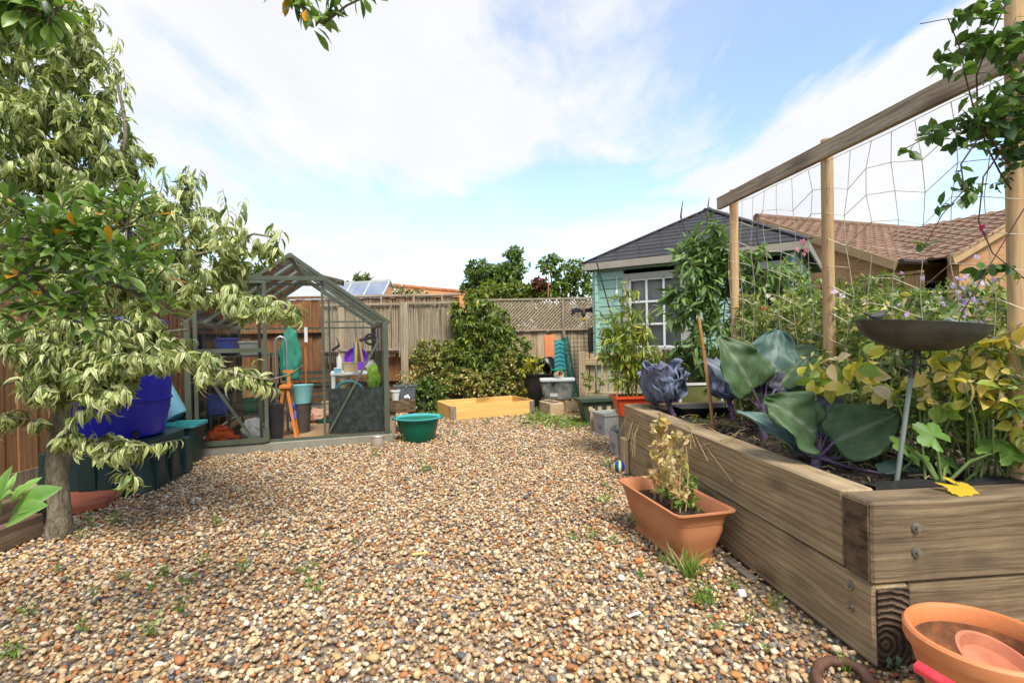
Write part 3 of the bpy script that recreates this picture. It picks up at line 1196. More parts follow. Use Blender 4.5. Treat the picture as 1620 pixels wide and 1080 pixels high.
# lattice topped fence at the back right
t = thing('lattice_fence', 'weathered fence of pale boards with diagonal lattice on top', 'fence', (-.62, 9.2, 0), 0)
Lw = 2.45
boards(t, 18, 0, Lw, .03, 1.22, .03, .016, 'fence_pale', over=True)
z0, z1 = 1.24, 1.79
for x0, x1, z, nm in ((0, Lw, z1, 'top_rail'), (0, Lw, z0, 'bottom_rail')):
    MB().box(x0, x1, -.025, .02, z - .016, z + .016).build(nm, 'lattice', t)
for x in (.0, 1.52, Lw - .04): MB().box(x, x + .05, -.04, .01, .0, 1.8).build('post', 'fence_grey', t)
sp = .062
hz = z1 - z0
for sgn, yo in ((1, -.006), (-1, .008)):
    x = -hz
    while x < Lw + hz:
        a, b = x, x + hz * 1.0
        za, zb = (z0, z1) if sgn > 0 else (z1, z0)
        A0, B0 = V((a, yo, za)), V((b, yo, zb))
        if A0.x < 0: A0 = A0.lerp(B0, (0 - a) / (b - a))
        if B0.x > Lw: B0 = V((a, yo, za)).lerp(V((b, yo, zb)), (Lw - a) / (b - a))
        if A0.x < B0.x - .02: MB().bar(A0, B0, .007, .024, up=(0, 0, 1)).build('slat', 'lattice', t)
        x += sp

# ------------------------------------------------------------------ greenhouse
gh = thing('greenhouse', 'dark green aluminium greenhouse with glass roof and open sliding door', 'greenhouse', GH_A, GH_R)
EV, RG, PL = 1.31, 2.0, .085
xm = GH_W / 2
MB().box(-.04, GH_W + .04, -.05, .02, -.03, PL).build('plinth', 'gh_plinth', gh, bevel=.006)
for x in (-.04, GH_W - .02): MB().box(x, x + .06, .021, GH_D, -.03, PL).build('plinth', 'gh_plinth', gh, bevel=.006)
MB().box(-.04, GH_W + .04, GH_D + .001, GH_D + .06, -.03, PL).build('plinth', 'gh_plinth', gh, bevel=.006)


def ghbar(p0, p1, w_=.032, h_=.04, nm='glazing_bar', up=(0, 0, 1)):
    return MB().bar(p0, p1, w_ * .8, h_ * .8, up).build(nm, 'gh_green', gh)


def rz_(x):
    return EV + (RG - EV) * (1 - abs(x - xm) / xm)


for y0 in (0.0, GH_D):
    for x in (0.02, GH_W - .02):
        MB().box(x - .028, x + .028, y0 - .028, y0 + .028, PL, EV).build('corner_post', 'gh_green', gh, bevel=.004)
    for sg in (-1, 1):
        ghbar((xm + sg * (xm + .03), y0, EV - .015), (xm + sg * .008, y0, RG + .005), .04, .042, 'gable_rafter')
    for x in (.66, 1.27):
        ghbar((x, y0, PL), (x, y0, rz_(x) - .03), .034, .03, 'gable_post')
    if y0 > 0:
        ghbar((.05, y0, EV), (GH_W - .05, y0, EV), .025, .03, 'tie_bar')
        ghbar((.05, y0, .62), (GH_W - .05, y0, .62), .02, .02, 'tie_bar')
ghbar((1.29, 0, EV), (GH_W - .05, 0, EV), .022, .022, 'tie_bar')
ghbar((.05, 0, PL + .015), (GH_W - .05, 0, PL + .015), .04, .03, 'sill')
ghbar((1.30, -.006, .13), (1.85, -.006, 1.13), .028, .012, 'diagonal_brace', up=(0, -1, 0))
for sg in (-1, 1):
    x = xm + sg * (xm - .02)
    ghbar((x, 0, EV), (x, GH_D, EV), .06, .05, 'eaves_bar')
    for k in range(1, 4):
        y = GH_D * k / 4
        ghbar((x, y, PL), (x, y, EV - .02), .024, .03, 'glazing_bar')
    for k in range(1, 4):
        y = GH_D * k / 4
        ghbar((x, y, EV + .02), (xm + sg * .02, y, RG - .01), .028, .034, 'roof_bar')
    # side bracing
    ghbar((x, .05, PL + .05), (x, GH_D / 4, .75), .016, .008, 'diagonal_brace')
ghbar((xm, -.02, RG), (xm, GH_D + .02, RG), .055, .06, 'ridge')
# door track and header
ghbar((.02, -.045, 1.762), (1.30, -.045, 1.762), .022, .055, 'door_track')
ghbar((.66, -.005, 1.70), (1.27, -.005, 1.70), .02, .03, 'header')
# glass, one pane per bay
def pane(pts_, nm='pane'):
    n = len(pts_)
    a, b, c = V(pts_[0]), V(pts_[1]), V(pts_[2])
    nn = (b - a).cross(c - a).normalized() * .002
    return MB().add([V(p) - nn for p in pts_] + [V(p) + nn for p in pts_],
                    [tuple(range(n)), tuple(range(2 * n - 1, n - 1, -1))] + [((k + 1) % n, k, n + k, n + (k + 1) % n) for k in range(n)]).build(nm, 'glass', gh)


for y0 in (.0, GH_D):
    for xa, xb in ((.05, .64), (1.29, GH_W - .05)):
        pane([(xa, y0, PL + .03), (xb, y0, PL + .03), (xb, y0, EV - .02), (xa, y0, EV - .02)])
        q = (xa, xb) if xa > xm else (xb, xa)
        pane([(q[0], y0, EV + .02), (q[1], y0, EV + .02), (q[1], y0, rz_(q[1]) - .03), (q[0], y0, rz_(q[0]) - .04)])
    if y0 > 0: pane([(.68, y0, PL + .03), (1.25, y0, PL + .03), (1.25, y0, 1.6), (.68, y0, 1.6)])
    pane([(.68, y0, 1.72), (1.25, y0, 1.72), (1.25, y0, rz_(1.25) - .04), (xm, y0, RG - .04), (.68, y0, rz_(.68) - .04)])
for sg in (-1, 1):
    x = xm + sg * (xm - .02)
    for k in range(4):
        ya, yb = GH_D * k / 4 + .02, GH_D * (k + 1) / 4 - .02
        pane([(x, ya, PL + .02), (x, yb, PL + .02), (x, yb, EV - .03), (x, ya, EV - .03)])
        if not (sg == 1 and k == 2):
            pane([(x, ya, EV + .03), (x, yb, EV + .03), (xm + sg * .03, yb, RG), (xm + sg * .03, ya, RG)])
# sliding door standing open over the left bay
gd = MB().bar((.1, -.05, PL + .02), (.1, -.05, 1.735), .034, .03).bar((.72, -.05, PL + .02), (.72, -.05, 1.735), .034, .03)
gd.bar((.117, -.05, PL + .035), (.703, -.05, PL + .035), .03, .05).bar((.117, -.05, 1.72), (.703, -.05, 1.72), .03, .03)
gd.bar((.117, -.05, 1.03), (.703, -.05, 1.03), .03, .042).bar((.117, -.05, .735), (.703, -.05, .735), .03, .036)
door = gd.build('sliding_door', 'gh_green', gh)
MB().bar((.24, -.05, .715), (.6, -.05, .115), .008, .028, up=(0, 0, 1)).build('door_brace', 'gh_green', door)
MB().box(.118, .702, -.053, -.049, .76, 1.005).build('pane', 'glass', door)
MB().box(.118, .702, -.053, -.049, .12, .715).build('pane', 'glass', door)
MB().box(.118, .702, -.053, -.049, 1.055, 1.7).build('pane', 'glass', door)
# roof vent propped open
vent = MB()
for a, b in (((.1, 0), (.1, .5)), ((.66, 0), (.66, .5)), ((.1, 0), (.66, 0)), ((.1, .5), (.66, .5))):
    vent.bar((a[1], a[0], 0), (b[1], b[0], 0), .03, .02)
vo_ = vent.build('roof_vent', 'gh_green', gh, loc=(xm + .03, GH_D * .5 - .02, RG + .02), rot=(0, R(14), 0))
MB().box(.015, .485, .115, .645, -.002, .002).build('pane', 'glass', vo_)
# dark board standing in the right bay
o = MB().box(1.31, 1.865, .03, .042, PL + .035, .6).build('dark_panel', mat('slate_panel', (.034, .05, .05), (.014, .022, .024), (.09, .12, .115), rough=.35, scale=22, dirt=.3, dcol=(.14, .16, .15), dscale=9), gh)
# ------------------------------------------------------------------ raised bed
bed = thing('raised_bed', 'raised vegetable bed built of bolted weathered railway sleepers', 'raised bed', BED_F, BED_A)
T = .128
h1 = .27
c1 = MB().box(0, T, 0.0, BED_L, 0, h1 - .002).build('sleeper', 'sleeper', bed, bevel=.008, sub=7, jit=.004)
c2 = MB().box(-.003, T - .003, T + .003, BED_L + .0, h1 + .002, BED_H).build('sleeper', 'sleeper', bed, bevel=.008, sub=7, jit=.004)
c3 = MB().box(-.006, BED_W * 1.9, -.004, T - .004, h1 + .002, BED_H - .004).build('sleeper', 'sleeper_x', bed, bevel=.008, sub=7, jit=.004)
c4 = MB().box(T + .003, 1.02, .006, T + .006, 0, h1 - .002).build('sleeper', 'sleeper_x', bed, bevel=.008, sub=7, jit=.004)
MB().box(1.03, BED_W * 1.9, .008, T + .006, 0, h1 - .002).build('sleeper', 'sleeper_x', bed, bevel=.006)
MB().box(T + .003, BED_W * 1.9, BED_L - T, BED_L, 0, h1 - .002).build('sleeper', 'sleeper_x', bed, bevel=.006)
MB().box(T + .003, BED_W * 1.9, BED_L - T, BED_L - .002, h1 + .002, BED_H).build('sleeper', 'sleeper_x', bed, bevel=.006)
# far end post stubs against the long side
for (yy, x0) in ((BED_L - .02, -.045),):
    MB().box(x0, -.006, yy - .1, yy, 0, .28).build('corner_post', 'fence_pale', bed, bevel=.004)
# end grain faces sit a hair proud of the sleeper ends
def rings_mat():
    m = bpy.data.materials.new('end_rings')
    m.use_nodes = True
    t = m.node_tree
    b = t.nodes['Principled BSDF']
    tc = nd(t, 'ShaderNodeTexCoord')
    mp = nd(t, 'ShaderNodeMapping')
    mp.inputs['Location'].default_value = (-.035, 0, -.075)
    t.links.new(tc.outputs['Object'], mp.inputs[0])
    wv = nd(t, 'ShaderNodeTexWave', wave_type='RINGS', rings_direction='Y', Scale=15.0, Distortion=3.2, Detail=4.0)
    wv.inputs['Detail Scale'].default_value = 2.0
    t.links.new(mp.outputs[0], wv.inputs['Vector'])
    nz = nd(t, 'ShaderNodeTexNoise', Scale=13.0, Detail=6.0)
    t.links.new(tc.outputs['Object'], nz.inputs['Vector'])
    c = ramp(t, wv.outputs['Fac'], [(.2, (.045, .028, .017)), (.8, (.15, .095, .05))])
    mx = nd(t, 'ShaderNodeMixRGB', blend_type='MULTIPLY')
    mx.inputs[0].default_value = .95
    t.links.new(c, mx.inputs[1])
    t.links.new(ramp(t, nz.outputs[0], [(.35, (.12, .1, .09)), (.62, (1, 1, 1))]), mx.inputs[2])
    t.links.new(mx.outputs[0], b.inputs['Base Color'])
    b.inputs['Roughness'].default_value = .9
    bp = nd(t, 'ShaderNodeBump', Strength=.8, Distance=.01)
    t.links.new(wv.outputs['Fac'], bp.inputs['Height'])
    t.links.new(bp.outputs[0], b.inputs['Normal'])
    MATS['end_rings'] = m


rings_mat()
MB().box(.009, T - .009, -.008, .004, .009, h1 - .012).build('end_grain', 'end_rings', c1)
MB().box(-.013, .0, .006, T - .014, h1 + .012, BED_H - .014).build('end_grain', 'end_grain', c3)


def bolt(parent, loc, axis):
    m = MB()
    Q = Matrix.Translation(loc) @ (Matrix.Rotation(R(90), 4, 'X') if axis == 'y' else Matrix.Rotation(R(-90), 4, 'Y'))
    m.lathe([(.0, .004), (.016, .004), (.017, .0), (.017, -.003)], 16, Q)
    m.lathe([(.0, .014), (.009, .014), (.0095, .003)], 6, Q)
    return m.build('bolt', 'bolt', parent)


bolt(c3, (.15, -.006, .455), 'y')
bolt(c3, (.15, -.006, .375), 'y')
bolt(c1, (-.003, .10, .15), 'x')
bolt(c1, (-.003, .10, .225), 'x')
# soil, slightly heaped, and the black liner along the edges
vs, fs = [], []
n1, n2 = 34, 40
for j in range(n2 + 1):
    for i in range(n1 + 1):
        x = T - .004 + (BED_W * 1.85 - T) * i / n1
        yy = T - .01 + (BED_L - 2 * T + .02) * j / n2
        z = .495 + .022 * mnoise.noise(V((x * 6, yy * 6, 0))) + .02 * mnoise.noise(V((x * 19, yy * 19, 3)))
        if i == 0 or j == 0: z = .505
        vs.append((x, yy, z))
for j in range(n2):
    for i in range(n1):
        a = j * (n1 + 1) + i
        fs.append((a, a + 1, a + n1 + 2, a + n1 + 1))
MB().add(vs, fs).build('soil', 'soil', bed, smooth=True)
lm_ = MB()
prev = None
for k in range(41):
    yy = T - .012 + (BED_L - 2 * T) * k / 40
    prev = yy
    lm_.v += [(T + .002, yy, .49), (T + .010 + .006 * mnoise.noise(V((yy * 9, 0, 0))), yy, .53 + .012 * mnoise.noise(V((yy * 7, 1, 0)))), (T + .022, yy, .535 + .01 * mnoise.noise(V((yy * 8, 2, 0)))), (T + .045, yy, .49)]
for k in range(40):
    for q in range(3):
        a = k * 4 + q
        lm_.f.append((a, a + 1, a + 5, a + 4))
lm_.build('liner', 'black_plastic', bed, smooth=True)
lm_ = MB()
for k in range(51):
    x = T + (BED_W * 1.8 - T) * k / 50
    w1 = .012 * mnoise.noise(V((x * 7, 5, 0)))
    lm_.v += [(x, T - .004, .49), (x, T + .004 + w1, .545 + .012 * mnoise.noise(V((x * 6, 1, 0)))), (x, T + .05 + w1, .55 + .02 * mnoise.noise(V((x * 5, 2, 0)))), (x, T + .12, .49)]
for k in range(50):
    for q in range(3):
        a = k * 4 + q
        lm_.f.append((a, a + 1, a + 5, a + 4))
lm_.build('liner', 'black_plastic', bed, smooth=True)
# crumbs and mulch on the soil
mb = MB()
for k in range(900):
    x = T + .03 + rng.random() * (BED_W - .1)
    yy = T + .04 + rng.random() * (BED_L - .35)
    z = .5 + .02 * mnoise.noise(V((x * 6, yy * 6, 0)))
    s = rng.uniform(.004, .016)
    Q = Matrix.Translation((x, yy, z)) @ Matrix.Rotation(rng.uniform(0, 6), 4, 'Z') @ Matrix.Rotation(rng.uniform(-.6, .6), 4, 'X')
    mb.box(-s, s, -s * .6, s * .6, -s * .4, s * .5, Q)
setp(mb.build('soil_crumbs', 'soil', bed, jit=.004), kind='stuff')
mb = MB()
for k in range(160):
    x = T + .03 + rng.random() * (BED_W - .1)
    yy = T + .04 + rng.random() * (BED_L - .35)
    a = rng.uniform(0, 6.28)
    l = rng.uniform(.02, .09)
    z = .515 + .02 * mnoise.noise(V((x * 6, yy * 6, 0)))
    mb.tube([(x, yy, z), (x + math.cos(a) * l / 2, yy + math.sin(a) * l / 2, z + .012), (x + math.cos(a) * l, yy + math.sin(a) * l, z)], .0016, n=3, cap=False)
setp(mb.build('straw_litter', 'stem_dry', bed), kind='stuff')
SOIL = .5

# ------------------------------------------------------------------ pea frame: stakes, beam, netting
PEA = [V((1.655, 3.81, 0)), V((1.755, 2.85, 0)), V((1.885, 1.92, 0))]
PTOP = 2.1
for i, (p, lab) in enumerate(zip(PEA, ('tall wooden stake at the far end of the pea netting', 'tall wooden stake at the middle of the pea netting', 'tall knotty wooden stake wound with climbing honeysuckle stems'))):
    mb = MB()
    h = PTOP + (.06 if i < 2 else .25)
    pts_ = [(0.006 * mnoise.noise(V((z, i * 5, 0))), .006 * mnoise.noise(V((z, i * 5, 9))), z) for z in np.linspace(.2, h, 14)]
    mb.tube(pts_, [.031, *([.0305] * 12), .029], n=12)
    setp(mb.build('wooden_stake', 'stake', None, smooth=True, loc=p), lab, 'stake', 'stakes carrying the pea netting')
d_ = (PEA[2] - PEA[0]).normalized()
b0, b1 = PEA[0] - d_ * .12 + V((-.05, 0, PTOP - .01)), PEA[2] + d_ * 1.1 + V((-.05, 0, PTOP + .02))
bm_ = thing('top_beam', 'weathered grey board nailed along the tops of the pea stakes', 'beam', b0, math.atan2(d_.y, d_.x) + R(90))
L_ = (b1 - b0).length
mb = MB()
nn = 24
for k in range(nn + 1):
    yy = -L_ * k / nn
    wv = .004 * mnoise.noise(V((yy * 3, 0, 0)))
    mb.v += [(-.014 + wv, yy, -.042), (.014 + wv, yy, -.044 + wv), (.014 + wv, yy, .043), (-.014 + wv, yy, .044 + wv)]
for k in range(nn):
    for q in range(4):
        mb.f.append((k * 4 + q, k * 4 + (q + 1) % 4, k * 4 + 4 + (q + 1) % 4, k * 4 + 4 + q))
mb.f += [(0, 1, 2, 3), (nn * 4 + 3, nn * 4 + 2, nn * 4 + 1, nn * 4)]
mb.build('board', 'beam', bm_, bevel=0)
# netting
net = thing('pea_netting', 'slack string netting hung below the beam for climbing peas', 'netting', PEA[0], math.atan2(d_.y, d_.x))
Ln = (PEA[2] - PEA[0]).length + .5
nu, nv_ = 17, 11
def npt(u, v):
    x = Ln * u / nu
    z = PTOP - .05 - 1.5 * v / nv_
    sag = .03 * math.sin(u * 2.1) * (1 if v else 0)
    j = .012
    x += j * mnoise.noise(V((u * 3.3, v * 2.1, 0))) * 2 + (.02 * math.sin(v * 1.3 + u))
    z += (j * mnoise.noise(V((u * 2.3, v * 3.1, 7))) * 2 - (.06 * abs(math.sin(u * math.pi / 3)) if v else .02)) + sag
    return V((x, -.035 + .02 * mnoise.noise(V((u, v, 3))), z))
mb = MB()
for u in range(nu + 1):
    mb.tube([npt(u, v) for v in range(nv_ + 1)], .002, n=3, cap=False)
for v in range(nv_ + 1):
    ln = []
    for u in range(nu + 1):
        ln.append(npt(u, v))
    mb.tube(ln, .002, n=3, cap=False)
mb.build('string_mesh', 'twine', net)

# ------------------------------------------------------------------ summerhouse
C0 = pd(946, 420, 7.62)
C0.z = 0
C1 = V((3.40, 6.2, 0))
dv = (C1 - C0)
SH_W = dv.length
SH_R = math.atan2(dv.y, dv.x)
SH_D = SH_W
sh = thing('summerhouse', 'mint green log summerhouse with dark shingle hip roof', 'summerhouse', C0, SH_R)
EVH, APX = 2.17, 3.02
# log boards: front (y=0), left, right, back
nb = 17
bh = EVH / nb
me_f = MB().box(0, SH_W, -.022, .022, .004, bh - .003).mesh('log_board', 'mint', bevel=.006, seg=2)
WX0, WX1, WZ0, WZ1 = .40, 1.32, .86, 1.98
def logb(x0, x1, z, y=0.0):
    MB().box(x0, x1, y - .022, y + .022, z + .004, z + bh - .003).build('log_board', 'mint', sh, bevel=.006, seg=2)
for k in range(nb):
    z = k * bh
    if z + bh <= WZ0 or z >= WZ1:
        logb(-.09, SH_W + .09, z)
    else:
        logb(-.09, WX0, z)
        logb(WX1, 1.85, z)
        logb(2.62, SH_W + .09, z)
    for x in (0.0, SH_W):
        o = MB().box(-.022, .022, -.09, SH_D, .004, bh - .003).build('log_board', 'mint', sh, bevel=.006, loc=(x, 0, z + bh * .5 if z + bh * 1.5 < EVH else z))
        if z + bh * 1.5 >= EVH: o.location.z = z
MB().box(0, SH_W, SH_D, SH_D + .04, 0, EVH).build('back_wall', 'mint', sh)
MB().box(.03, SH_W - .03, .03, SH_D, .0, .05).build('floor', 'fence_brown', sh)
MB().box(.03, SH_W - .03, 1.2, 1.24, .06, EVH - .05).build('inner_shade_sheet', 'interior_dark', sh)  # dark sheet across the room, its colour stands in for the shade inside
# window: frame, mullions, panes
win = MB()
for (a, b, c, d) in ((WX0, WX0 + .09, WZ0, WZ1), (WX1 - .09, WX1, WZ0, WZ1)):
    win.box(a, b, -.055, .03, c, d)
win.box(WX0 + .09, WX1 - .09, -.052, .03, WZ1 - .08, WZ1).box(WX0 + .09, WX1 - .09, -.052, .03, WZ0, WZ0 + .08)
wo = win.build('window', 'mint_grey', sh)
MB().box(WX0 - .05, WX1 + .05, -.1, -.02, WZ0 - .05, WZ0 - .002).build('sill', 'mint_grey', wo)
fx0, fx1, fz0, fz1 = WX0 + .1, WX1 - .1, WZ0 + .09, WZ1 - .09
mu = MB()
for i in range(4):
    x = fx0 + (fx1 - fx0) * i / 3
    mu.box(x - .014, x + .014, -.04, -.01, fz0, fz1)
for k in range(4):
    z = fz0 + (fz1 - fz0) * k / 3
    for i in range(3):
        xa = fx0 + (fx1 - fx0) * i / 3 + .0145
        xb = fx0 + (fx1 - fx0) * (i + 1) / 3 - .0145
        mu.box(xa, xb, -.039, -.011, z - .014, z + .014)
mu.build('mullions', 'white_paint', wo)
for i in range(3):
    for k in range(3):
        xa, xb = fx0 + (fx1 - fx0) * i / 3 + .015, fx0 + (fx1 - fx0) * (i + 1) / 3 - .015
        za, zb = fz0 + (fz1 - fz0) * k / 3 + .015, fz0 + (fz1 - fz0) * (k + 1) / 3 - .015
        MB().box(xa, xb, -.03, -.026, za, zb).build('pane', 'glass', wo)
MB().box(fx0, fx1, .06, .065, fz0, fz1).build('blind', mat('blind', (.42, .42, .4), (.36, .36, .34), rough=.9, dirt=.1, scale=4), wo)
# second opening on the right: door recess
dr = MB().box(1.86, 1.95, -.05, .03, 0.12, WZ1).box(2.52, 2.61, -.05, .03, .12, WZ1).box(1.951, 2.519, -.049, .03, WZ1 - .09, WZ1)
do = dr.build('door', 'mint_grey', sh)
MB().box(1.96, 2.51, -.02, .02, .12, .85).build('door_panel', 'mint', do)
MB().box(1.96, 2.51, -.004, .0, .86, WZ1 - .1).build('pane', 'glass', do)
# downpipe at the right corner
MB().tube([(SH_W - .05, -.07, .05), (SH_W - .05, -.07, EVH)], .04, n=12).build('downpipe', mat('pipe_green', (.1, .2, .15), rough=.4), sh, smooth=True)
# roof: four hips with shingle tabs
OV = .17
roof = MB().add([(-OV, -OV, EVH), (SH_W + OV, -OV, EVH), (SH_W + OV, SH_D + OV, EVH), (-OV, SH_D + OV, EVH), (SH_W / 2, SH_D / 2, APX)],
                [(0, 1, 4), (1, 2, 4), (2, 3, 4), (3, 0, 4), (3, 2, 1, 0)]).build('roof', 'shingle', sh)
fa = MB()
h_ = .1
e0, e1 = -OV, SH_W + OV
fa.box(e0, e1, -OV - .005, -OV + .015, EVH - h_, EVH - .004).box(e0, e1, SH_D + OV - .015, SH_D + OV + .005, EVH - h_, EVH - .004)
fa.box(e0 - .005, e0 + .015, -OV + .016, SH_D + OV - .016, EVH - h_, EVH - .005).box(e1 - .015, e1 + .005, -OV + .016, SH_D + OV - .016, EVH - h_, EVH - .005)
fa.build('fascia', 'fascia', sh)
ctr = V((SH_W / 2, SH_D / 2, 0))
half = SH_W / 2 + OV
sl = math.hypot(half, APX - EVH)
rows = 12
for side in (0, 1, 3):
    Q = Matrix.Translation(ctr) @ Matrix.Rotation(R(90) * side, 4, 'Z')
    for r in range(rows):
        t0, t1 = r / rows, (r + 1) / rows
        w0 = half * (1 - t0)
        w1 = half * (1 - t1)
        y0_, y1_ = -half * (1 - t0), -half * (1 - t1)
        za, zb = EVH + (APX - EVH) * t0, EVH + (APX - EVH) * t1
        n = max(1, int(round(2 * w0 / .34)))
        o_ = .17 * (r % 2)
        edges = [-w0] + [x for x in np.arange(-w0 + .17 + o_, w0 - .08, .34)] + [w0]
        for i in range(len(edges) - 1):
            a, b = edges[i] + .006, edges[i + 1] - .006
            if side != 0 and rng.random() < .0: continue
            th = .012 + rng.uniform(0, .004)
            a1, b1 = max(a, -w1), min(b, w1)
            if b1 - a1 < .01: a1 = b1 = max(-w1, min(w1, (a + b) / 2))
            vs_ = [Q @ V(p) for p in ((a, y0_ - .004, za + th), (b, y0_ - .004, za + th), (b1, y1_, zb + .004), (a1, y1_, zb + .004), (a, y0_ - .004, za - .002), (b, y0_ - .004, za - .002))]
            MB().add(vs_, [(0, 1, 2, 3), (4, 5, 1, 0)]).build('shingle', 'shingle', roof)
for k in range(4):
    Q = Matrix.Translation(ctr) @ Matrix.Rotation(R(90) * k, 4, 'Z')
    MB().bar(Q @ V((-half, -half, EVH + .015)), Q @ V((0, 0, APX + .018)), .11, .02).build('hip_cap', 'shingle', roof)

# ------------------------------------------------------------------ brick bungalow behind on the right
Cb = V((7.25, 9.9, 0))
bdir = math.atan2(.336, .942)
bg = thing('brick_bungalow', 'orange brick bungalow with brown pantile roof beyond the summerhouse', 'house', Cb, bdir)
HS, BL, EB, RB = 3.0, 11.0, 2.5, 3.92
# local x along the ridge (away right), y into the house (left-back)
MB().prism([(0, 0), (2 * HS, 0), (2 * HS, EB), (HS, RB - .08), (0, EB - .02)], 0, .2, M=Matrix.Rotation(R(90), 4, 'Z') @ Matrix.Scale(-1, 4, (0, 1, 0))).build('gable_wall', 'brickwork', bg)
MB().box(.25, BL, .12, .32, 0, EB - .1).build('wall', 'brickwork', bg)
ra = math.atan2(RB - EB, HS)
rl = math.hypot(RB - EB, HS) + .3
ro = MB().add([(-.2, -.3 * math.cos(ra), EB - .3 * math.sin(ra)), (BL, -.3 * math.cos(ra), EB - .3 * math.sin(ra)), (BL, HS, RB), (-.2, HS, RB), (-.2, 2 * HS + .3, EB - .15), (BL, 2 * HS + .3, EB - .15)],
              [(0, 1, 2, 3), (3, 2, 5, 4)]).build('roof', 'roof_tile', bg)
tw, tl = .3, .24
tv = []
nseg = 6
for yy, zz in ((0, .03), (tl + .05, .008)):
    for k in range(nseg + 1):
        x = tw * k / nseg
        tv.append((x, yy, zz + .03 * max(0, math.sin(k / nseg * 2 * math.pi)) - .0))
for k in range(nseg + 1):
    x = tw * k / nseg
    tv.append((x, 0, -.0 + .004))
tf = [(k, k + 1, nseg + 2 + k, nseg + 1 + k) for k in range(nseg)] + [(2 * nseg + 2 + k, 2 * nseg + 3 + k, k + 1, k) for k in range(nseg)]
tile_me = MB().add(tv, tf).mesh('tile', 'roof_tile')
cand = []
nr = int(rl / tl)
for r in range(nr):
    for c in range(int((BL + .2) / tw)):
        x = -.2 + c * tw
        s = r * tl
        y_, z_ = -.3 * math.cos(ra) + s * math.cos(ra), EB - .3 * math.sin(ra) + s * math.sin(ra)
        wp = frame(bdir, Cb) @ V((x, y_, z_))
        cand.append((wp.length, x, y_, z_))
cand.sort()
stuff = MB()
Qt = Matrix.Rotation(ra, 4, 'X')
for i, (_, x, y_, z_) in enumerate(cand):
    if i < 300:
        link('tile', tile_me, ro, (x, y_, z_ + .004), (ra, 0, 0))
    else:
        stuff.add([Matrix.Translation((x, y_, z_ + .004)) @ Qt @ V(p) for p in tv], tf)
setp(stuff.build('far_tiles', 'roof_tile', ro), kind='stuff')
MB().tube([(-.22, HS, RB + .02), (BL, HS, RB + .02)], .1, n=10).build('ridge_tiles', 'roof_tile', ro, smooth=True)
MB().bar((-.215, -.32 * math.cos(ra), EB - .32 * math.sin(ra) - .06), (-.215, HS, RB - .06), .03, .16).build('bargeboard', mat('verge', (.5, .33, .17), (.4, .25, .12), rough=.8), bg)
MB().tube([(-.2, -.36, EB - .13), (3.0, -.36, EB - .13)], .06, n=8).build('gutter', mat('gutter', (.05, .03, .022), rough=.5), bg, smooth=True)
# projecting brick wing with its own gable
wx = .75
wg = MB().prism([(wx, 0), (wx + 5.2, 0), (wx + 5.2, EB - .05), (wx + 2.6, EB + .98), (wx, EB - .05)], -.75, -.55)
wg.build('wing_gable', 'brickwork', bg)
for sg in (-1, 1):
    MB().bar((wx + 2.6 + sg * 2.9, -.79, EB - .15), (wx + 2.6, -.79, EB + 1.06), .1, .16).build('bargeboard', 'verge', bg)
    MB().add([(wx + 2.6 + sg * 2.9, -.85, EB - .1), (wx + 2.6, -.85, EB + 1.09), (wx + 2.6, 3, EB + 1.09), (wx + 2.6 + sg * 2.9, 3, EB - .1)], [(0, 1, 2, 3)]).build('wing_roof', 'roof_tile', bg)
wt = MB()
wa = math.atan2(1.19, 2.9)
Qw = Matrix.Translation((wx - .3, -.85, EB - .1)) @ Matrix.Rotation(R(-90), 4, 'Z') @ Matrix.Scale(-1, 4, (1, 0, 0)) @ Matrix.Rotation(wa, 4, 'X')
for r in range(13):
    for c in range(12):
        wt.add([Qw @ V((p_[0] + c * tw, p_[1] + r * tl, p_[2] + .006)) for p_ in tv], tf)
setp(wt.build('wing_tiles', 'roof_tile', bg), kind='stuff')
MB().box(1.0, 1.9, .06, .12, .9, 2.1).build('window_frame', 'white_paint', bg)
MB().box(1.05, 1.85, .04, .055, .95, 2.05).build('pane', 'interior_dark', bg)
MB().tube([(2.25, -.1, 0), (2.25, -.1, EB - .1)], .045, n=8).build('downpipe', 'white_paint', bg, smooth=True)
MB().box(-.0, 5.0, -4, -4.04, 0, .0).build('x', None) if False else None

# wooden boundary fence in front of the bungalow
t, Ln = seg_fence('panel_fence', 'tan boarded fence panel standing before the brick bungalow', pd(1352, 560, 8.6).xy.to_3d(), pd(1462, 560, 7.6).xy.to_3d())
boards(t, 13, 0, Ln, .05, 1.93, 0, .016, 'fence_orange', over=True)
MB().box(0, Ln, -.025, .025, 1.95, 1.99).build('capping', 'fence_orange', t)

# ------------------------------------------------------------------ low picket fence round the summerhouse garden
def picket(label, p0, p1, n, mt, rt, h=.88):
    t, Ln = seg_fence('picket_fence', label, p0, p1)
    boards(t, n, 0, Ln, .02, h, .03, .018, mt, name='picket', gap=.02, jz=.012, lean=.012)
    for z in (.3, h - .13): rail(t, 0, Ln, -.005, z, .045, .085, rt)
    for x in (0.0, Ln): MB().box(x - .045, x + .045, -.06, .03 - .012, 0, h + .02).build('post', mt, t, bevel=.004)
    return t
P0, P1, P2 = V((.98, 7.2, 0)), V((1.95, 6.85, 0)), V((2.38, 1.55, 0))
picket('short pale close-boarded fence beside the stacked crates', P0, P1, 12, 'fence_pale', 'rail_pale')
picket('dark weathered picket fence behind the vegetable bed', P2, P1 + V((0.03, -.15, 0)), 38, 'fence_dark', 'rail_grey', h=.9)
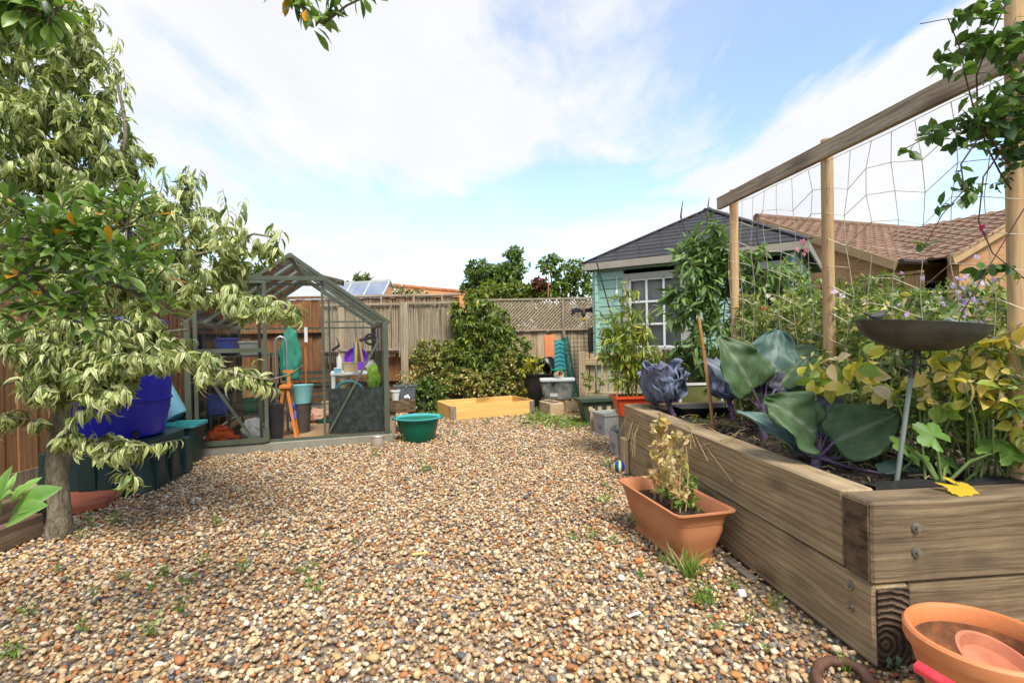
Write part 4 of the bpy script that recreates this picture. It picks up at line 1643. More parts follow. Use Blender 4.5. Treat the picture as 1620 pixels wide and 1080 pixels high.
# ------------------------------------------------------------------ far buildings and neighbour's garden
p = pd(610, 452, 19.0)
q = pd(752, 463, 23.0)
d_ = V((q.x - p.x, q.y - p.y, 0))
fr = thing('tiled_outbuilding', 'low building with weathered orange tiled roof beyond the reed screen', 'building', (p.x, p.y, 0), math.atan2(d_.y, d_.x))
LL = d_.length + 3
MB().box(-1, LL, 1.6, 4, 0, 2.2).build('wall', 'brickwork', fr)
ro2 = MB().add([(-1.2, 1.2, 2.1), (LL, 1.2, 2.1), (LL, 3, p.z + .0), (-1.2, 3, p.z), (-1.2, 5, 2.1), (LL, 5, 2.1)], [(0, 1, 2, 3), (3, 2, 5, 4)]).build('roof', 'orange_roof', fr)
ro2.location.y = -3.0
MB().tube([(-1.2, 0, p.z + .02), (LL, 0, p.z + .02)], .09, n=8).build('ridge', 'orange_roof', fr, smooth=True)
# neighbour's pale greenhouse
a, b = pd(528, 443, 11.4), pd(617, 444, 11.0)
d_ = V((b.x - a.x, b.y - a.y, 0))
ng_ = thing('pale_greenhouse', 'pale aluminium greenhouse showing above the reed screen', 'greenhouse', (a.x, a.y, 0), math.atan2(d_.y, d_.x))
LL, zt = d_.length, b.z
fm = MB()
for y0, z0 in ((-.95, 1.35), (.95, 1.35)):
    for k in range(4):
        x = LL * k / 3
        fm.bar((x, 0, zt), (x, y0, z0), .03, .03).bar((x, y0, z0), (x, y0, 0), .03, .03)
    fm.bar((0, y0, z0), (LL, y0, z0), .04, .04)
fm.bar((0, 0, zt), (LL, 0, zt), .05, .05)
fm.build('frame', mat('pale_alu', (.6, .62, .6), (.5, .52, .5), rough=.4, metal=.3), ng_)
for y0 in (-.95, .95):
    for k in range(3):
        x0, x1 = LL * k / 3 + .02, LL * (k + 1) / 3 - .02
        MB().add([(x0, 0, zt), (x1, 0, zt), (x1, y0, 1.35), (x0, y0, 1.35)], [(0, 1, 2, 3)]).build('pane', 'glass_far', ng_)
for x in (0, LL):
    MB().add([(x, -.95, 1.35), (x, .95, 1.35), (x, 0, zt)], [(0, 1, 2)]).build('pane', 'glass_far', ng_)

# ------------------------------------------------------------------ plants behind the fences
def pb(px, py, rx, ry, Y, dy, wt=None):
    c = pd(px, py, Y)
    return (tuple(c), (rx / FPX * Y, dy, ry / FPX * Y), wt if wt else rx * ry)


def ppx(*q):
    return [tuple(pd(a, b, Y)) for a, b, Y in q]


DIA = diamond_tpl(.55, .3, .15)
LEAF = leaf_tpl(3, .5, .5, .25)
LANCE = leaf_tpl(3, .26, .7, .3)
GREEN = [((.14, .22, .04), (.115, .19, .035), 3), ((.2, .28, .05), (.17, .25, .045), 3), ((.08, .14, .03), (.075, .13, .03), 1.4), ((.27, .34, .065), (.25, .32, .06), 1.5)]
DARKG = [((.075, .12, .028), (.065, .105, .026), 3), ((.11, .165, .036), (.1, .15, .034), 2.4), ((.17, .22, .045), (.15, .2, .045), 1.5)]
YGREEN = [((.22, .28, .035), (.19, .25, .03), 3), ((.14, .21, .03), (.12, .18, .03), 2), ((.32, .33, .05), (.3, .3, .04), 1.5), ((.07, .12, .025), (.06, .11, .02), 1)]

def bush(name, label, cat, base, blobs, ntw, per, size, pal, tpl=DIA, lm='leaf', trunk=None, group=None, **kw):
    c = np.mean([b[0] for b in blobs], axis=0)
    top = max(b[0][2] + b[1][2] * .3 for b in blobs)
    B = np.array(base, float)
    limbs = []
    tr = trunk or .025
    limbs.append(([B, B * .5 + np.array([c[0], c[1], (B[2] + c[2]) / 2]) * .5, np.array([c[0], c[1], c[2]]), ], tr, tr * .5))
    for b in blobs[:10]:
        bc = np.array(b[0])
        mid = np.array([(B[0] + bc[0]) / 2, (B[1] + bc[1]) / 2, B[2] + (bc[2] - B[2]) * .45])
        limbs.append(([B + (c - B) * .1 * rng.random(), mid, bc], tr * .6, tr * .2))
    return plant(name, label, cat, tuple(B), limbs, blobs, ntw, per, size, tpl, pal, lm=lm, group=group, **kw)


bush('garden_tree', 'rounded dark evergreen tree behind the lattice fence', 'tree', (-.7, 12.6, 0), [pb(765, 432, 34, 22, 12.6, .7), pb(750, 455, 25, 20, 12.5, .5), pb(800, 440, 28, 25, 12.8, .6)], 620, 13, .075, DARKG + GREEN[:2], span=.35, trunk=.08)
bush('apple_tree', 'open leafy apple tree standing tall behind the lattice fence', 'tree', (1.15, 12.2, 0), [pb(870, 420, 24, 17, 12.2, .5), pb(905, 430, 32, 22, 12.2, .6), pb(925, 450, 25, 22, 12.2, .5), pb(885, 455, 35, 18, 12.2, .5)], 360, 11, .085, GREEN + YGREEN[:1], span=.4, trunk=.07)
bush('elder_tree', 'thin twiggy tree with sparse leaves rising behind the fence', 'tree', (.05, 12.9, 0), [pb(812, 402, 20, 13, 12.9, .35), pb(815, 425, 26, 20, 12.9, .5)], 130, 10, .09, GREEN, span=.4, trunk=.06)
bush('golden_shrub', 'yellow green leafy shrub showing over the lattice fence', 'shrub', (.0, 10.4, 0), [pb(800, 460, 45, 22, 10.4, .5), pb(770, 468, 30, 16, 10.3, .4), pb(845, 465, 30, 16, 10.3, .4)], 420, 12, .075, YGREEN, span=.3)
bush('red_leaf_shrub', 'dark red leaved shrub between green shrubs behind the lattice', 'shrub', (.55, 10.2, 0), [pb(853, 455, 16, 17, 10.2, .25)], 110, 12, .07, [((.16, .035, .02), (.13, .03, .02), 2), ((.1, .07, .02), (.09, .06, .02), 1)], span=.25)
bush('white_rose_bush', 'white flowering rose bush behind the reed screen', 'shrub', (-1.9, 9.5, 0), [pb(650, 468, 32, 13, 9.5, .25), pb(632, 462, 14, 10, 9.5, .2)], 150, 9, .05, [((.08, .14, .03), (.08, .14, .03), 3), ((.75, .7, .5), (.8, .77, .62), 1.6)], span=.2)
bush('garden_tree', 'distant leafy tree top seen above the greenhouse ridge', 'tree', (-3.9, 13.5, 0), [pb(575, 440, 16, 8, 13.5, .4), pb(540, 455, 30, 10, 13.5, .4), pb(408, 430, 22, 14, 13.5, .4)], 160, 9, .1, DARKG, span=.3, trunk=.06)
bush('garden_hedge', 'dark clipped hedge growing close behind the lattice fence', 'hedge', (.4, 9.75, 0), [pb(790, 505, 50, 32, 9.75, .25), pb(850, 505, 50, 32, 9.75, .25), pb(910, 505, 50, 34, 9.75, .25), pb(960, 500, 30, 34, 9.75, .25)], 560, 13, .075, DARKG + GREEN[:1], span=.25)
p_ = pd(868, 440, 9.6)
MB().tube([pd(862, 520, 9.6) - V((0, 0, 1)), pd(868, 432, 9.6)], .008, n=5).build('cane', 'cane', None)
setp(bpy.data.objects['cane'], 'thin bare cane leaning up behind the lattice fence', 'cane')

# central shrub group in front of the back fence
bush('tall_shrub', 'tall green shrub with pointed leaves before the reed screen', 'shrub', (-.55, 8.5, 0),
     [pb(765, 520, 50, 46, 8.5, .28), pb(740, 500, 30, 35, 8.5, .22), pb(790, 560, 55, 48, 8.5, .28), pb(725, 575, 45, 42, 8.4, .25), pb(815, 590, 35, 36, 8.5, .22), pb(760, 605, 60, 26, 8.4, .25), pb(760, 482, 24, 10, 8.5, .2)],
     1300, 14, .09, [((.15, .215, .036), (.125, .19, .032), 4), ((.08, .13, .024), (.07, .115, .022), 2), ((.24, .3, .045), (.21, .275, .04), 2.8), ((.44, .4, .055), (.4, .36, .055), .8)], tpl=LANCE, span=.25)
EUO = [((.2, .24, .05), (.62, .52, .2), 2.2), ((.11, .17, .035), (.12, .18, .04), 2), ((.6, .45, .18), (.74, .58, .3), 1.6), ((.45, .4, .07), (.6, .52, .14), 1.2)]
bush('variegated_shrub', 'gold and cream variegated shrub behind the new timber frame', 'shrub', (-.2, 8.35, 0), [pb(800, 595, 40, 32, 8.32, .14), pb(770, 612, 50, 18, 8.25, .12), pb(740, 608, 32, 26, 8.12, .14)], 420, 13, .045, EUO, tpl=DIA, span=.16)
bush('variegated_shrub', 'gold variegated shrub growing beside the reed wrapped post', 'shrub', (-1.3, 8.25, 0), [pb(690, 565, 32, 32, 8.3, .22), pb(666, 575, 22, 26, 8.3, .2), pb(702, 598, 28, 28, 8.1, .2), pb(670, 555, 18, 20, 8.35, .15)], 300, 13, .05, EUO[:2] + [((.34, .36, .07), (.45, .43, .12), 1.5)], tpl=DIA, span=.16)
bush('ivy_clump', 'low dark ivy clump left of the new timber frame', 'ivy', (-1.4, 7.85, 0), [pb(680, 625, 30, 26, 7.9, .2), pb(690, 645, 16, 14, 7.7, .15), pb(665, 612, 18, 22, 8.0, .18)], 300, 11, .06, DARKG + GREEN[:2] + [((.16, .22, .05), (.3, .33, .12), 1)], lm='leaf_gloss', span=.16)
bush('yellow_leaf_shrub', 'shrub with yellowing leaves leaning over the black tub', 'shrub', (.15, 8.35, 0), [pb(840, 585, 22, 16, 8.2, .15), pb(826, 622, 18, 22, 8.3, .14), pb(852, 572, 14, 10, 8.15, .12)], 110, 10, .075, [((.5, .44, .05), (.45, .38, .04), 2), ((.24, .3, .05), (.2, .26, .04), 1.5)], tpl=LANCE, span=.2)

# ------------------------------------------------------------------ variegated tree on the left
WEEP = leaf_tpl(4, .2, 1.7, .5)
VAR = [((.19, .25, .06), (.62, .62, .33), 3), ((.23, .29, .08), (.7, .69, .4), 2.4), ((.085, .135, .03), (.34, .38, .16), 2), ((.26, .31, .075), (.42, .45, .17), 1.3), ((.1, .16, .035), (.17, .23, .06), 1)]
TB = (-2.69, 3.03, 0)
tl_ = [([TB, (-2.68, 3.03, .25), (-2.67, 3.04, .7), (-2.64, 3.06, 1.25), (-2.7, 3.15, 1.9), (-2.78, 3.2, 2.5), (-2.74, 3.2, 3.05)], .058, .016),
       ([(-2.69, 3.03, -.03), (-2.688, 3.03, .06), (-2.685, 3.03, .16), (-2.68, 3.03, .3)], .074, .05),
       ([(-2.65, 3.05, 1.0)] + ppx((165, 545, 3.0), (235, 530, 2.9), (300, 520, 2.8)), .022, .007),
       ([(-2.66, 3.05, .9)] + ppx((150, 585, 2.95), (235, 560, 2.8), (330, 580, 2.7), (430, 600, 2.65), (478, 575, 2.6)), .02, .004),
       ([(-2.64, 3.06, 1.25)] + ppx((170, 470, 3.05), (270, 445, 3.0), (370, 460, 2.9), (450, 490, 2.8)), .026, .005),
       ([(-2.66, 3.1, 1.45)] + ppx((180, 400, 3.1), (270, 350, 3.1), (300, 290, 3.1)), .024, .006),
       ([(-2.66, 3.1, 1.5)] + ppx((210, 420, 2.9), (330, 400, 2.9), (400, 370, 2.9), (435, 375, 2.9)), .022, .005),
       ([(-2.72, 3.15, 1.9)] + ppx((150, 300, 3.0), (200, 220, 3.0), (185, 130, 3.0)), .024, .006),
       ([(-2.72, 3.15, 1.8)] + ppx((30, 330, 2.8), (-40, 240, 2.7)), .024, .008),
       ([(-2.7, 3.1, .75)] + ppx((60, 600, 2.8), (-10, 610, 2.7)), .018, .006),
       ([(-2.68, 3.05, .5)] + ppx((130, 700, 2.85), (185, 715, 2.75), (215, 755, 2.7)), .016, .004),
       ([(-2.68, 3.05, .55)] + ppx((60, 665, 2.9), (15, 660, 2.85)), .012, .004)]
TBL = [pb(70, 110, 85, 110, 3.0, .45), pb(120, 240, 95, 90, 3.0, .45), pb(30, 230, 80, 110, 2.9, .4), pb(60, 380, 90, 80, 2.9, .4), pb(185, 350, 80, 80, 3.0, .4), pb(280, 360, 60, 65, 3.0, .3),
       pb(300, 300, 22, 30, 3.1, .15, 500), pb(370, 385, 40, 38, 2.9, .2), pb(425, 390, 18, 22, 2.9, .12, 350), pb(310, 440, 80, 40, 2.9, .3), pb(405, 480, 45, 24, 2.8, .2), pb(450, 492, 25, 14, 2.75, .15, 420), pb(200, 450, 110, 45, 2.95, .35),
       pb(50, 540, 75, 50, 2.8, .3), pb(150, 560, 75, 32, 2.85, .25), pb(245, 545, 55, 32, 2.8, .2), pb(370, 590, 65, 14, 2.68, .15, 1100), pb(300, 560, 50, 26, 2.75, .2), pb(130, 625, 70, 26, 2.8, .25), pb(190, 705, 42, 20, 2.75, .15, 700),
       pb(208, 755, 18, 14, 2.7, .08, 260), pb(30, 660, 40, 20, 2.85, .15, 500), pb(140, 690, 40, 20, 2.8, .15, 500), pb(140, 60, 25, 60, 3.0, .2, 900), pb(130, 530, 60, 40, 2.8, .2), pb(200, 520, 60, 35, 2.8, .2), pb(100, 600, 60, 30, 2.75, .2), pb(110, 450, 80, 45, 2.9, .3), pb(160, 590, 55, 26, 2.7, .12), pb(120, 570, 50, 30, 2.7, .15), pb(170, 620, 45, 22, 2.65, .1, 900), pb(215, 570, 40, 24, 2.65, .1, 900)]
SHOOTS = [ppx((270, 350, 3.1), (288, 300, 3.1), (300, 262, 3.1)), ppx((290, 350, 3.05), (308, 305, 3.05), (318, 268, 3.05)), ppx((345, 400, 2.95), (362, 340, 2.95), (352, 298, 2.95)), ppx((350, 400, 2.95), (375, 350, 2.95), (388, 312, 2.95)),
          ppx((400, 430, 2.9), (425, 385, 2.9), (432, 352, 2.9)), ppx((410, 430, 2.9), (438, 395, 2.9), (446, 362, 2.9)), ppx((130, 80, 3.0), (145, 40, 3.0), (150, 5, 3.0)), ppx((180, 200, 3.0), (200, 150, 3.0), (195, 105, 3.0)), ppx((215, 330, 3.0), (232, 290, 3.0), (225, 250, 3.0)),
          ppx((240, 340, 3.0), (255, 300, 3.0), (262, 262, 3.0)), ppx((160, 120, 3.0), (180, 90, 3.0), (188, 60, 3.0)), ppx((420, 480, 2.8), (450, 490, 2.78), (478, 505, 2.75)), ppx((430, 480, 2.8), (455, 475, 2.78), (474, 490, 2.75)), ppx((200, 720, 2.72), (230, 705, 2.7), (282, 695, 2.68)), ppx((330, 590, 2.7), (400, 605, 2.66), (440, 615, 2.64))]
plant('variegated_tree', 'large silvery variegated tree with drooping narrow leaves beside the water barrel', 'tree', TB, tl_, TBL, 1950, 19, .08, WEEP, VAR, bark='bark_tree', ind=300, extra=SHOOTS, span=.2, droop=.75, spread=.75, fwd=.7, sag=.06, twig_r=.0035, upj=.35)

# ------------------------------------------------------------------ near evergreen shrub, branches reaching into view
SB = np.array([-2.35, 1.3, 0.0])
sroot = thing('evergreen_shrub', 'evergreen shrub with thick paddle leaves, some orange, overhanging the variegated tree', 'shrub', tuple(SB))
mb = MB()
def limb(pts_, r0, r1):
    d = densify(pts_, .06)
    k = len(d)
    mb.tube([p - SB + np.array(mnoise.noise_vector(V(p) * 5)) * r0 * .5 for p in d], [r0 + (r1 - r0) * i / (k - 1) for i in range(k)], n=8)
    return d
nodes = []
limb([SB, (-2.3, 1.35, .5), (-2.15, 1.4, 1.0), (-2.0, 1.35, 1.5)], .04, .02)
nodes += limb([(-2.15, 1.4, 1.0)] + ppx((-60, 470, 1.6), (60, 425, 1.6), (150, 440, 1.6), (230, 470, 1.65), (295, 512, 1.7)), .018, .005)
nodes += limb([(-2.1, 1.38, 1.1)] + ppx((-30, 400, 1.5), (50, 380, 1.5), (130, 370, 1.5), (200, 360, 1.55)), .014, .005)
nodes += limb([(-2.2, 1.38, .9)] + ppx((-30, 480, 1.4), (50, 440, 1.4), (90, 480, 1.45)), .012, .004)
nodes += limb([(-2.0, 1.35, 1.5)] + ppx((-60, 40, 1.15), (20, 5, 1.05), (80, 35, 1.0)), .014, .004)
nodes += limb(ppx((-60, 40, 1.15)) + [(-1.0, 1.2, 2.2)] + ppx((380, -90, 1.35), (455, -15, 1.4), (512, 38, 1.4)), .01, .003)
nodes += limb([(-2.25, 1.34, .6)] + ppx((-80, 850, 1.05), (-20, 830, .98), (12, 805, .95)), .01, .004)
ros = [(35, 330, 1.45), (100, 320, 1.5), (150, 310, 1.5), (215, 305, 1.55), (245, 335, 1.6), (60, 360, 1.4), (120, 350, 1.45), (175, 345, 1.5), (15, 385, 1.4), (90, 395, 1.45), (150, 395, 1.5), (205, 385, 1.55), (235, 400, 1.6),
       (40, 420, 1.4), (110, 425, 1.45), (55, 465, 1.4), (20, 440, 1.38), (95, 470, 1.4), (140, 480, 1.45), (190, 430, 1.55), (225, 440, 1.6), (265, 480, 1.65), (10, 310, 1.4), (5, 480, 1.4), (190, 320, 1.55), (70, 335, 1.5), (130, 455, 1.5), (30, 500, 1.42), (150, 505, 1.5), (265, 420, 1.65),
       (5, 5, 1.0), (40, 25, 1.0), (78, 38, 1.0), (100, 8, 1.02), (20, -15, 1.0), (62, -5, 1.0), (-10, 35, 1.0),
       (465, 0, 1.4), (490, 18, 1.4), (512, 34, 1.4), (525, 15, 1.4), (480, -15, 1.4), (585, -8, 1.4), (540, -10, 1.4)]
ros += [(rng.uniform(-10, 250), rng.uniform(300, 500), rng.uniform(1.35, 1.65)) for k in range(26)]
ros += [(rng.uniform(-30, 110), rng.uniform(-30, 50), rng.uniform(.95, 1.1)) for k in range(5)]
P_, D_, S_, K_ = [], [], [], []
NA = np.array(nodes)
cents = [np.array(pd(*r)) for r in ros]
for k in range(260):          # the shrub goes on, leafy, outside the picture
    b = nodes[rng.randrange(len(nodes))]
    c = np.array(b) + nrg.normal(size=3) * .11 + np.array([0, 0, .06])
    q = proj(c)
    if c[1] > .75 and (q is None or q[0] < -70 or q[1] < -75) and len(cents) < len(ros) + 75: cents.append(c)
for c in cents:
    q = proj(c)
    py_ = q[1] if q else 300
    j = np.argmin(np.linalg.norm(NA - c, axis=1))
    s0 = NA[j]
    ax = c - s0
    L_ = np.linalg.norm(ax)
    if L_ > .02: mb.tube([s0 - SB, (s0 + c) / 2 - SB + np.array([0, 0, .01]), c - SB], [.004, .003, .0025], n=5)
    hang = py_ < 60
    ax = ax / max(L_, 1e-3) * .6 + (np.array([.35, -.1, -.5]) if hang else np.array([.15, -.25, .8])) + nrg.normal(size=3) * .15
    ax /= np.linalg.norm(ax)
    n_ = rng.randint(9, 13)
    for i in range(n_):
        a = i * 2.4 + rng.random()
        t1 = np.cross(ax, [.3, .5, .8])
        t1 /= np.linalg.norm(t1)
        t2 = np.cross(ax, t1)
        f = .35 + .9 * i / n_
        o = t1 * math.cos(a) + t2 * math.sin(a)
        P_.append(c - ax * .045 * i / n_ + o * .003)
        D_.append(ax * (1.25 - f) + o * f)
        S_.append((.078 if not hang else .07) * rng.uniform(.75, 1.15) * (.7 + .3 * i / n_))
        K_.append(o)
PAD = leaf_tpl(4, .36, .35, .3, sh=1.25)
SHR = [((.085, .165, .03), (.13, .21, .055), 4), ((.14, .24, .045), (.2, .3, .08), 3), ((.21, .34, .06), (.29, .41, .11), 1.8), ((.62, .27, .02), (.7, .33, .03), .28)]
finish_leaves(sroot, SB, np.array(P_), np.array(D_), np.array(S_), PAD, SHR, 'leaf_gloss', ind=300, upj=.3)
# bright young sprig low in front
B_ = np.array(pd(14, 800, .95))
SPR = [((.17, .34, .05), (.32, .46, .14), 1), ((.11, .25, .04), (.22, .36, .1), 1)]
tips = [(2, 740, .93), (28, 765, .92), (52, 752, .94), (70, 768, .9), (45, 790, .88), (0, 770, .9), (18, 745, .97), (-20, 780, .9)]
bases = [(0, 800), (16, 798), (20, 795), (18, 812), (10, 830), (-5, 805), (12, 790), (0, 810)]
Ps = np.array([pd(b[0], b[1], .95) for b in bases])
Ds = np.array([pd(*t) for t in tips]) - Ps
Ss = np.linalg.norm(Ds, axis=1)
finish_leaves(sroot, SB, Ps, Ds, Ss, leaf_tpl(6, .33, .35, .3, sh=1.15), SPR, 'leaf', ind=20, up=(0, -1, .6), upj=.25, leafname='young_leaf')
mb.build('branches', 'bark', sroot, smooth=True)

# ------------------------------------------------------------------ honeysuckle over the beam end
HB = np.array(PEA[2]) + np.array([.1, -.02, .5])
OV_ = leaf_tpl(3, .62, .35, .25, sh=.9)
HON = [((.07, .14, .028), (.06, .12, .025), 3), ((.11, .2, .035), (.1, .18, .035), 3), ((.045, .09, .02), (.05, .1, .025), 2), ((.2, .3, .06), (.19, .28, .06), 1)]
hl = [([HB, (1.93, 1.88, 1.2), (1.9, 1.87, 1.7), (1.86, 1.86, 2.1), (1.84, 1.75, 2.4)], .006, .004),
      (ppx((1600, 300, 1.85), (1560, 230, 1.8), (1545, 120, 1.75), (1590, 10, 1.7), (1600, -60, 1.7)), .003, .0018),
      (ppx((1595, 260, 1.8), (1540, 170, 1.75), (1520, 80, 1.7), (1500, 30, 1.7), (1455, 38, 1.7)), .003, .0015),
      (ppx((1570, 200, 1.8), (1530, 200, 1.8), (1470, 215, 1.8), (1425, 240, 1.8)), .003, .0015),
      (ppx((1590, 230, 1.8), (1555, 280, 1.8), (1548, 350, 1.8), (1570, 400, 1.8), (1620, 440, 1.8)), .003, .0015),
      (ppx((1560, 200, 1.75), (1520, 260, 1.75), (1525, 300, 1.75), (1490, 340, 1.75), (1460, 395, 1.78)), .003, .0015),
      (ppx((1620, 330, 1.8), (1560, 430, 1.8), (1520, 500, 1.85), (1500, 560, 1.9)), .002, .0015)]
hb = [pb(1575, 60, 40, 60, 1.72, .15), pb(1590, 150, 32, 60, 1.8, .15), pb(1555, 180, 32, 40, 1.78, .12), pb(1600, 255, 22, 50, 1.82, .1, 900), pb(1530, 215, 26, 26, 1.78, .08, 600), pb(1480, 205, 36, 14, 1.79, .05, 260), pb(1500, 90, 30, 30, 1.7, .08, 180),
      pb(1535, 290, 22, 22, 1.76, .05, 260), pb(1500, 330, 25, 18, 1.76, .05, 150), pb(1440, 232, 16, 10, 1.8, .04, 100), pb(1550, 20, 40, 20, 1.7, .1, 700), pb(1600, 200, 25, 40, 1.8, .1, 900), pb(1470, 390, 14, 14, 1.8, .05, 70), pb(1580, 430, 30, 25, 1.85, .06, 180)]
plant('honeysuckle', 'twining honeysuckle with small oval leaves over the beam end', 'climber', tuple(HB), hl, hb, 190, 6, .042, OV_, HON, bark='vine_stem', ind=300, span=.2, droop=.15, spread=1.0, fwd=.2, sag=-.02, twig_r=.0018, jit=.07, upj=.8, trunk='stems')

# ------------------------------------------------------------------ sweet peas and beans on the netting
PEAS = [((.21, .27, .07), (.24, .31, .1), 3), ((.12, .19, .045), (.14, .21, .06), 2.2), ((.32, .35, .1), (.36, .39, .14), 2), ((.6, .5, .1), (.64, .54, .16), .8), ((.62, .5, .28), (.66, .55, .34), .5)]
PEAT = leaf_tpl(2, .42, .5, .3)
pl_ = ['sweet pea vines climbing by the far stake', 'sweet pea vines between far and middle stakes', 'sweet pea vines twined round the middle stake', 'yellowing sweet pea vines on the net behind the big cabbage', 'sweet pea vines on the net behind the bird bath', 'straggling sweet pea vines beside the honeysuckle stake']
for i, (tt, lab) in enumerate(zip((.06, .27, .48, .64, .8, .98), pl_)):
    b_ = PEA[0].lerp(PEA[2], tt)
    base = (b_.x + .05, b_.y, SOIL)
    hz_ = (.46, .46, .42, .38, .36, .33)[i]
    bl = [((b_.x + .06, b_.y, SOIL + .2 + hz_ * .5), (.16, .2, hz_ * .9), 3), ((b_.x + .1, b_.y + .1, SOIL + hz_ + .25), (.14, .18, .2), 1.4), ((b_.x + .02, b_.y - .1, SOIL + .25), (.14, .16, .24), 1.6)]
    sl_ = []
    for k in range(9):
        xx, yy = b_.x + rng.uniform(-.12, .14), b_.y + rng.uniform(-.2, .2)
        zt_ = SOIL + rng.uniform(.4, .75) * hz_ * 2.4
        sl_.append(([(xx, yy, SOIL - .01), (xx + rng.uniform(-.03, .03), yy + rng.uniform(-.05, .05), (SOIL + zt_) / 2), (xx + rng.uniform(-.06, .06), yy + rng.uniform(-.08, .08), zt_)], .004, .002))
    plant('sweet_pea', lab, 'pea plant', base, sl_, bl, 330, 9, .043, PEAT, PEAS, bark='stem_green', group='sweet peas on the netting', span=.22, droop=.2, spread=1.0, fwd=.4, twig_r=.0015, jit=.08, upj=.9, trunk='stems')

def flower(parent, P, size, c, n=5, name='flower'):
    """ruffled bloom of n petals"""
    PP = np.tile(np.array(P, float), (n, 1))
    a = np.arange(n) * 2.4
    D = np.stack([np.cos(a), -.4 + .3 * nrg.random(n), np.sin(a)], 1) + nrg.normal(size=(n, 3)) * .2
    C = np.tile(np.array(c), (n, 1)) * (1 + .15 * nrg.normal(size=(n, 1)))
    o = link(name, leaves_mesh(name, PP - np.array(parent.location), D, np.tile([[0, -1., .2]], (n, 1)), size * np.ones(n), leaf_tpl(3, .8, .5, .35), C, C * 1.15, 'petal'), parent)
    return o
peas = [o for o in bpy.data.objects if o.name.startswith('sweet_pea')]
def nearest(plist, P):
    return min(plist, key=lambda o: (V(o.location) - V(P)).xy.length)
for px_, py_, Y_, s_, c_ in ((1270, 383, 3.0, .022, (.75, .3, .48)), (1276, 396, 3.0, .02, (.72, .28, .45)), (1262, 395, 3.0, .018, (.8, .38, .55)), (1272, 402, 3.0, .016, (.75, .3, .5)), (1215, 468, 3.3, .02, (.85, .8, .8)), (1222, 473, 3.3, .018, (.8, .72, .75)),
                             (1320, 462, 2.8, .022, (.66, .56, .78)), (1332, 468, 2.8, .02, (.7, .6, .8)), (1553, 360, 2.0, .016, (.55, .02, .22)), (1558, 370, 2.0, .015, (.5, .03, .3)), (1552, 445, 2.1, .02, (.68, .58, .76)), (1560, 450, 2.1, .016, (.7, .6, .78)), (1208, 488, 3.4, .014, (.7, .05, .06))):
    P = pd(px_, py_, Y_)
    flower(nearest(peas, P), P, s_, c_)

# broad bean plants with big yellowing leaves
BEANL = leaf_tpl(4, .62, .6, .35, sh=.9)
BEAN = [((.55, .5, .06), (.62, .55, .1), 2.4), ((.26, .37, .06), (.32, .43, .09), 2.6), ((.7, .55, .12), (.74, .58, .2), 1.6), ((.7, .55, .3), (.74, .58, .36), .9)]
for base_px, lab, bl_ in (((1355, 690, 2.35), 'yellow leaved bean plants behind the near cabbage', [pb(1345, 580, 45, 45, 2.35, .12), pb(1390, 600, 40, 50, 2.3, .12), pb(1300, 600, 40, 40, 2.5, .12)]),
                          ((1460, 690, 2.1), 'yellow leaved bean plants behind the bird bath stem', [pb(1480, 610, 35, 40, 2.05, .1), pb(1440, 640, 30, 40, 2.1, .1), pb(1520, 560, 40, 40, 2.05, .1)]),
                          ((1570, 690, 1.95), 'yellow and orange leaved bean plants beside the knotty stake', [pb(1580, 570, 30, 60, 1.95, .08), pb(1550, 620, 35, 30, 1.95, .08), pb(1590, 640, 20, 40, 1.9, .06)])):
    c = pd(*base_px)
    base = (c.x, c.y, SOIL)
    sl_ = []
    for b in bl_:
        for k in range(2):
            q = np.array(b[0]) + nrg.normal(size=3) * .04
            sl_.append(([(c.x + rng.uniform(-.12, .12), c.y + rng.uniform(-.08, .08), SOIL - .01), ((c.x + q[0]) / 2, (c.y + q[1]) / 2, (SOIL + q[2]) / 2), tuple(q)], .0055, .003))
    plant('bean_plant', lab, 'bean plant', base, sl_, bl_, 44, 3, .072, BEANL, BEAN, bark='stem_green', ind=70, group='bean plants in the bed', span=.12, droop=.35, spread=1, fwd=.3, twig_r=.002, jit=.06, upj=.9, trunk='stems')

# plants beyond the picket fence
bush('flowering_border', 'mixed green border plants beyond the picket fence', 'border plants', (3.0, 4.2, 0), [pb(1300, 470, 60, 35, 4.2, .4), pb(1380, 465, 60, 35, 4.2, .4), pb(1340, 510, 90, 40, 4.0, .4), pb(1440, 490, 50, 45, 4.2, .4), pb(1260, 510, 45, 40, 4.4, .35)], 560, 10, .055, GREEN + YGREEN[:2] + [((.24, .29, .14), (.28, .33, .18), 2)], tpl=LANCE, span=.25)
vr, vl = bush('purple_verbena', 'purple flowered verbena beyond the picket fence', 'verbena', (3.4, 3.6, 0), [pb(1520, 480, 55, 40, 3.6, .35), pb(1580, 490, 40, 50, 3.6, .3), pb(1480, 520, 45, 40, 3.6, .3), pb(1560, 540, 60, 40, 3.4, .3)], 380, 9, .05, GREEN + [((.24, .29, .14), (.28, .33, .18), 2)], tpl=LANCE, span=.25)
for k in range(85):
    P = pd(rng.gauss(1515, 50), rng.gauss(480, 32), rng.uniform(3.1, 3.6))
    flower(vr, P, rng.uniform(.012, .022), rng.choice([(.33, .2, .5), (.42, .3, .6), (.5, .4, .66)]), 6, 'flower_head')
bush('garden_shrub', 'green shrub standing at the summerhouse corner', 'shrub', (3.4, 5.6, 0), [pb(1250, 440, 28, 35, 5.4, .25), pb(1235, 500, 35, 40, 5.4, .3), pb(1275, 480, 25, 30, 5.4, .25)], 200, 10, .07, GREEN, tpl=LANCE, span=.25)
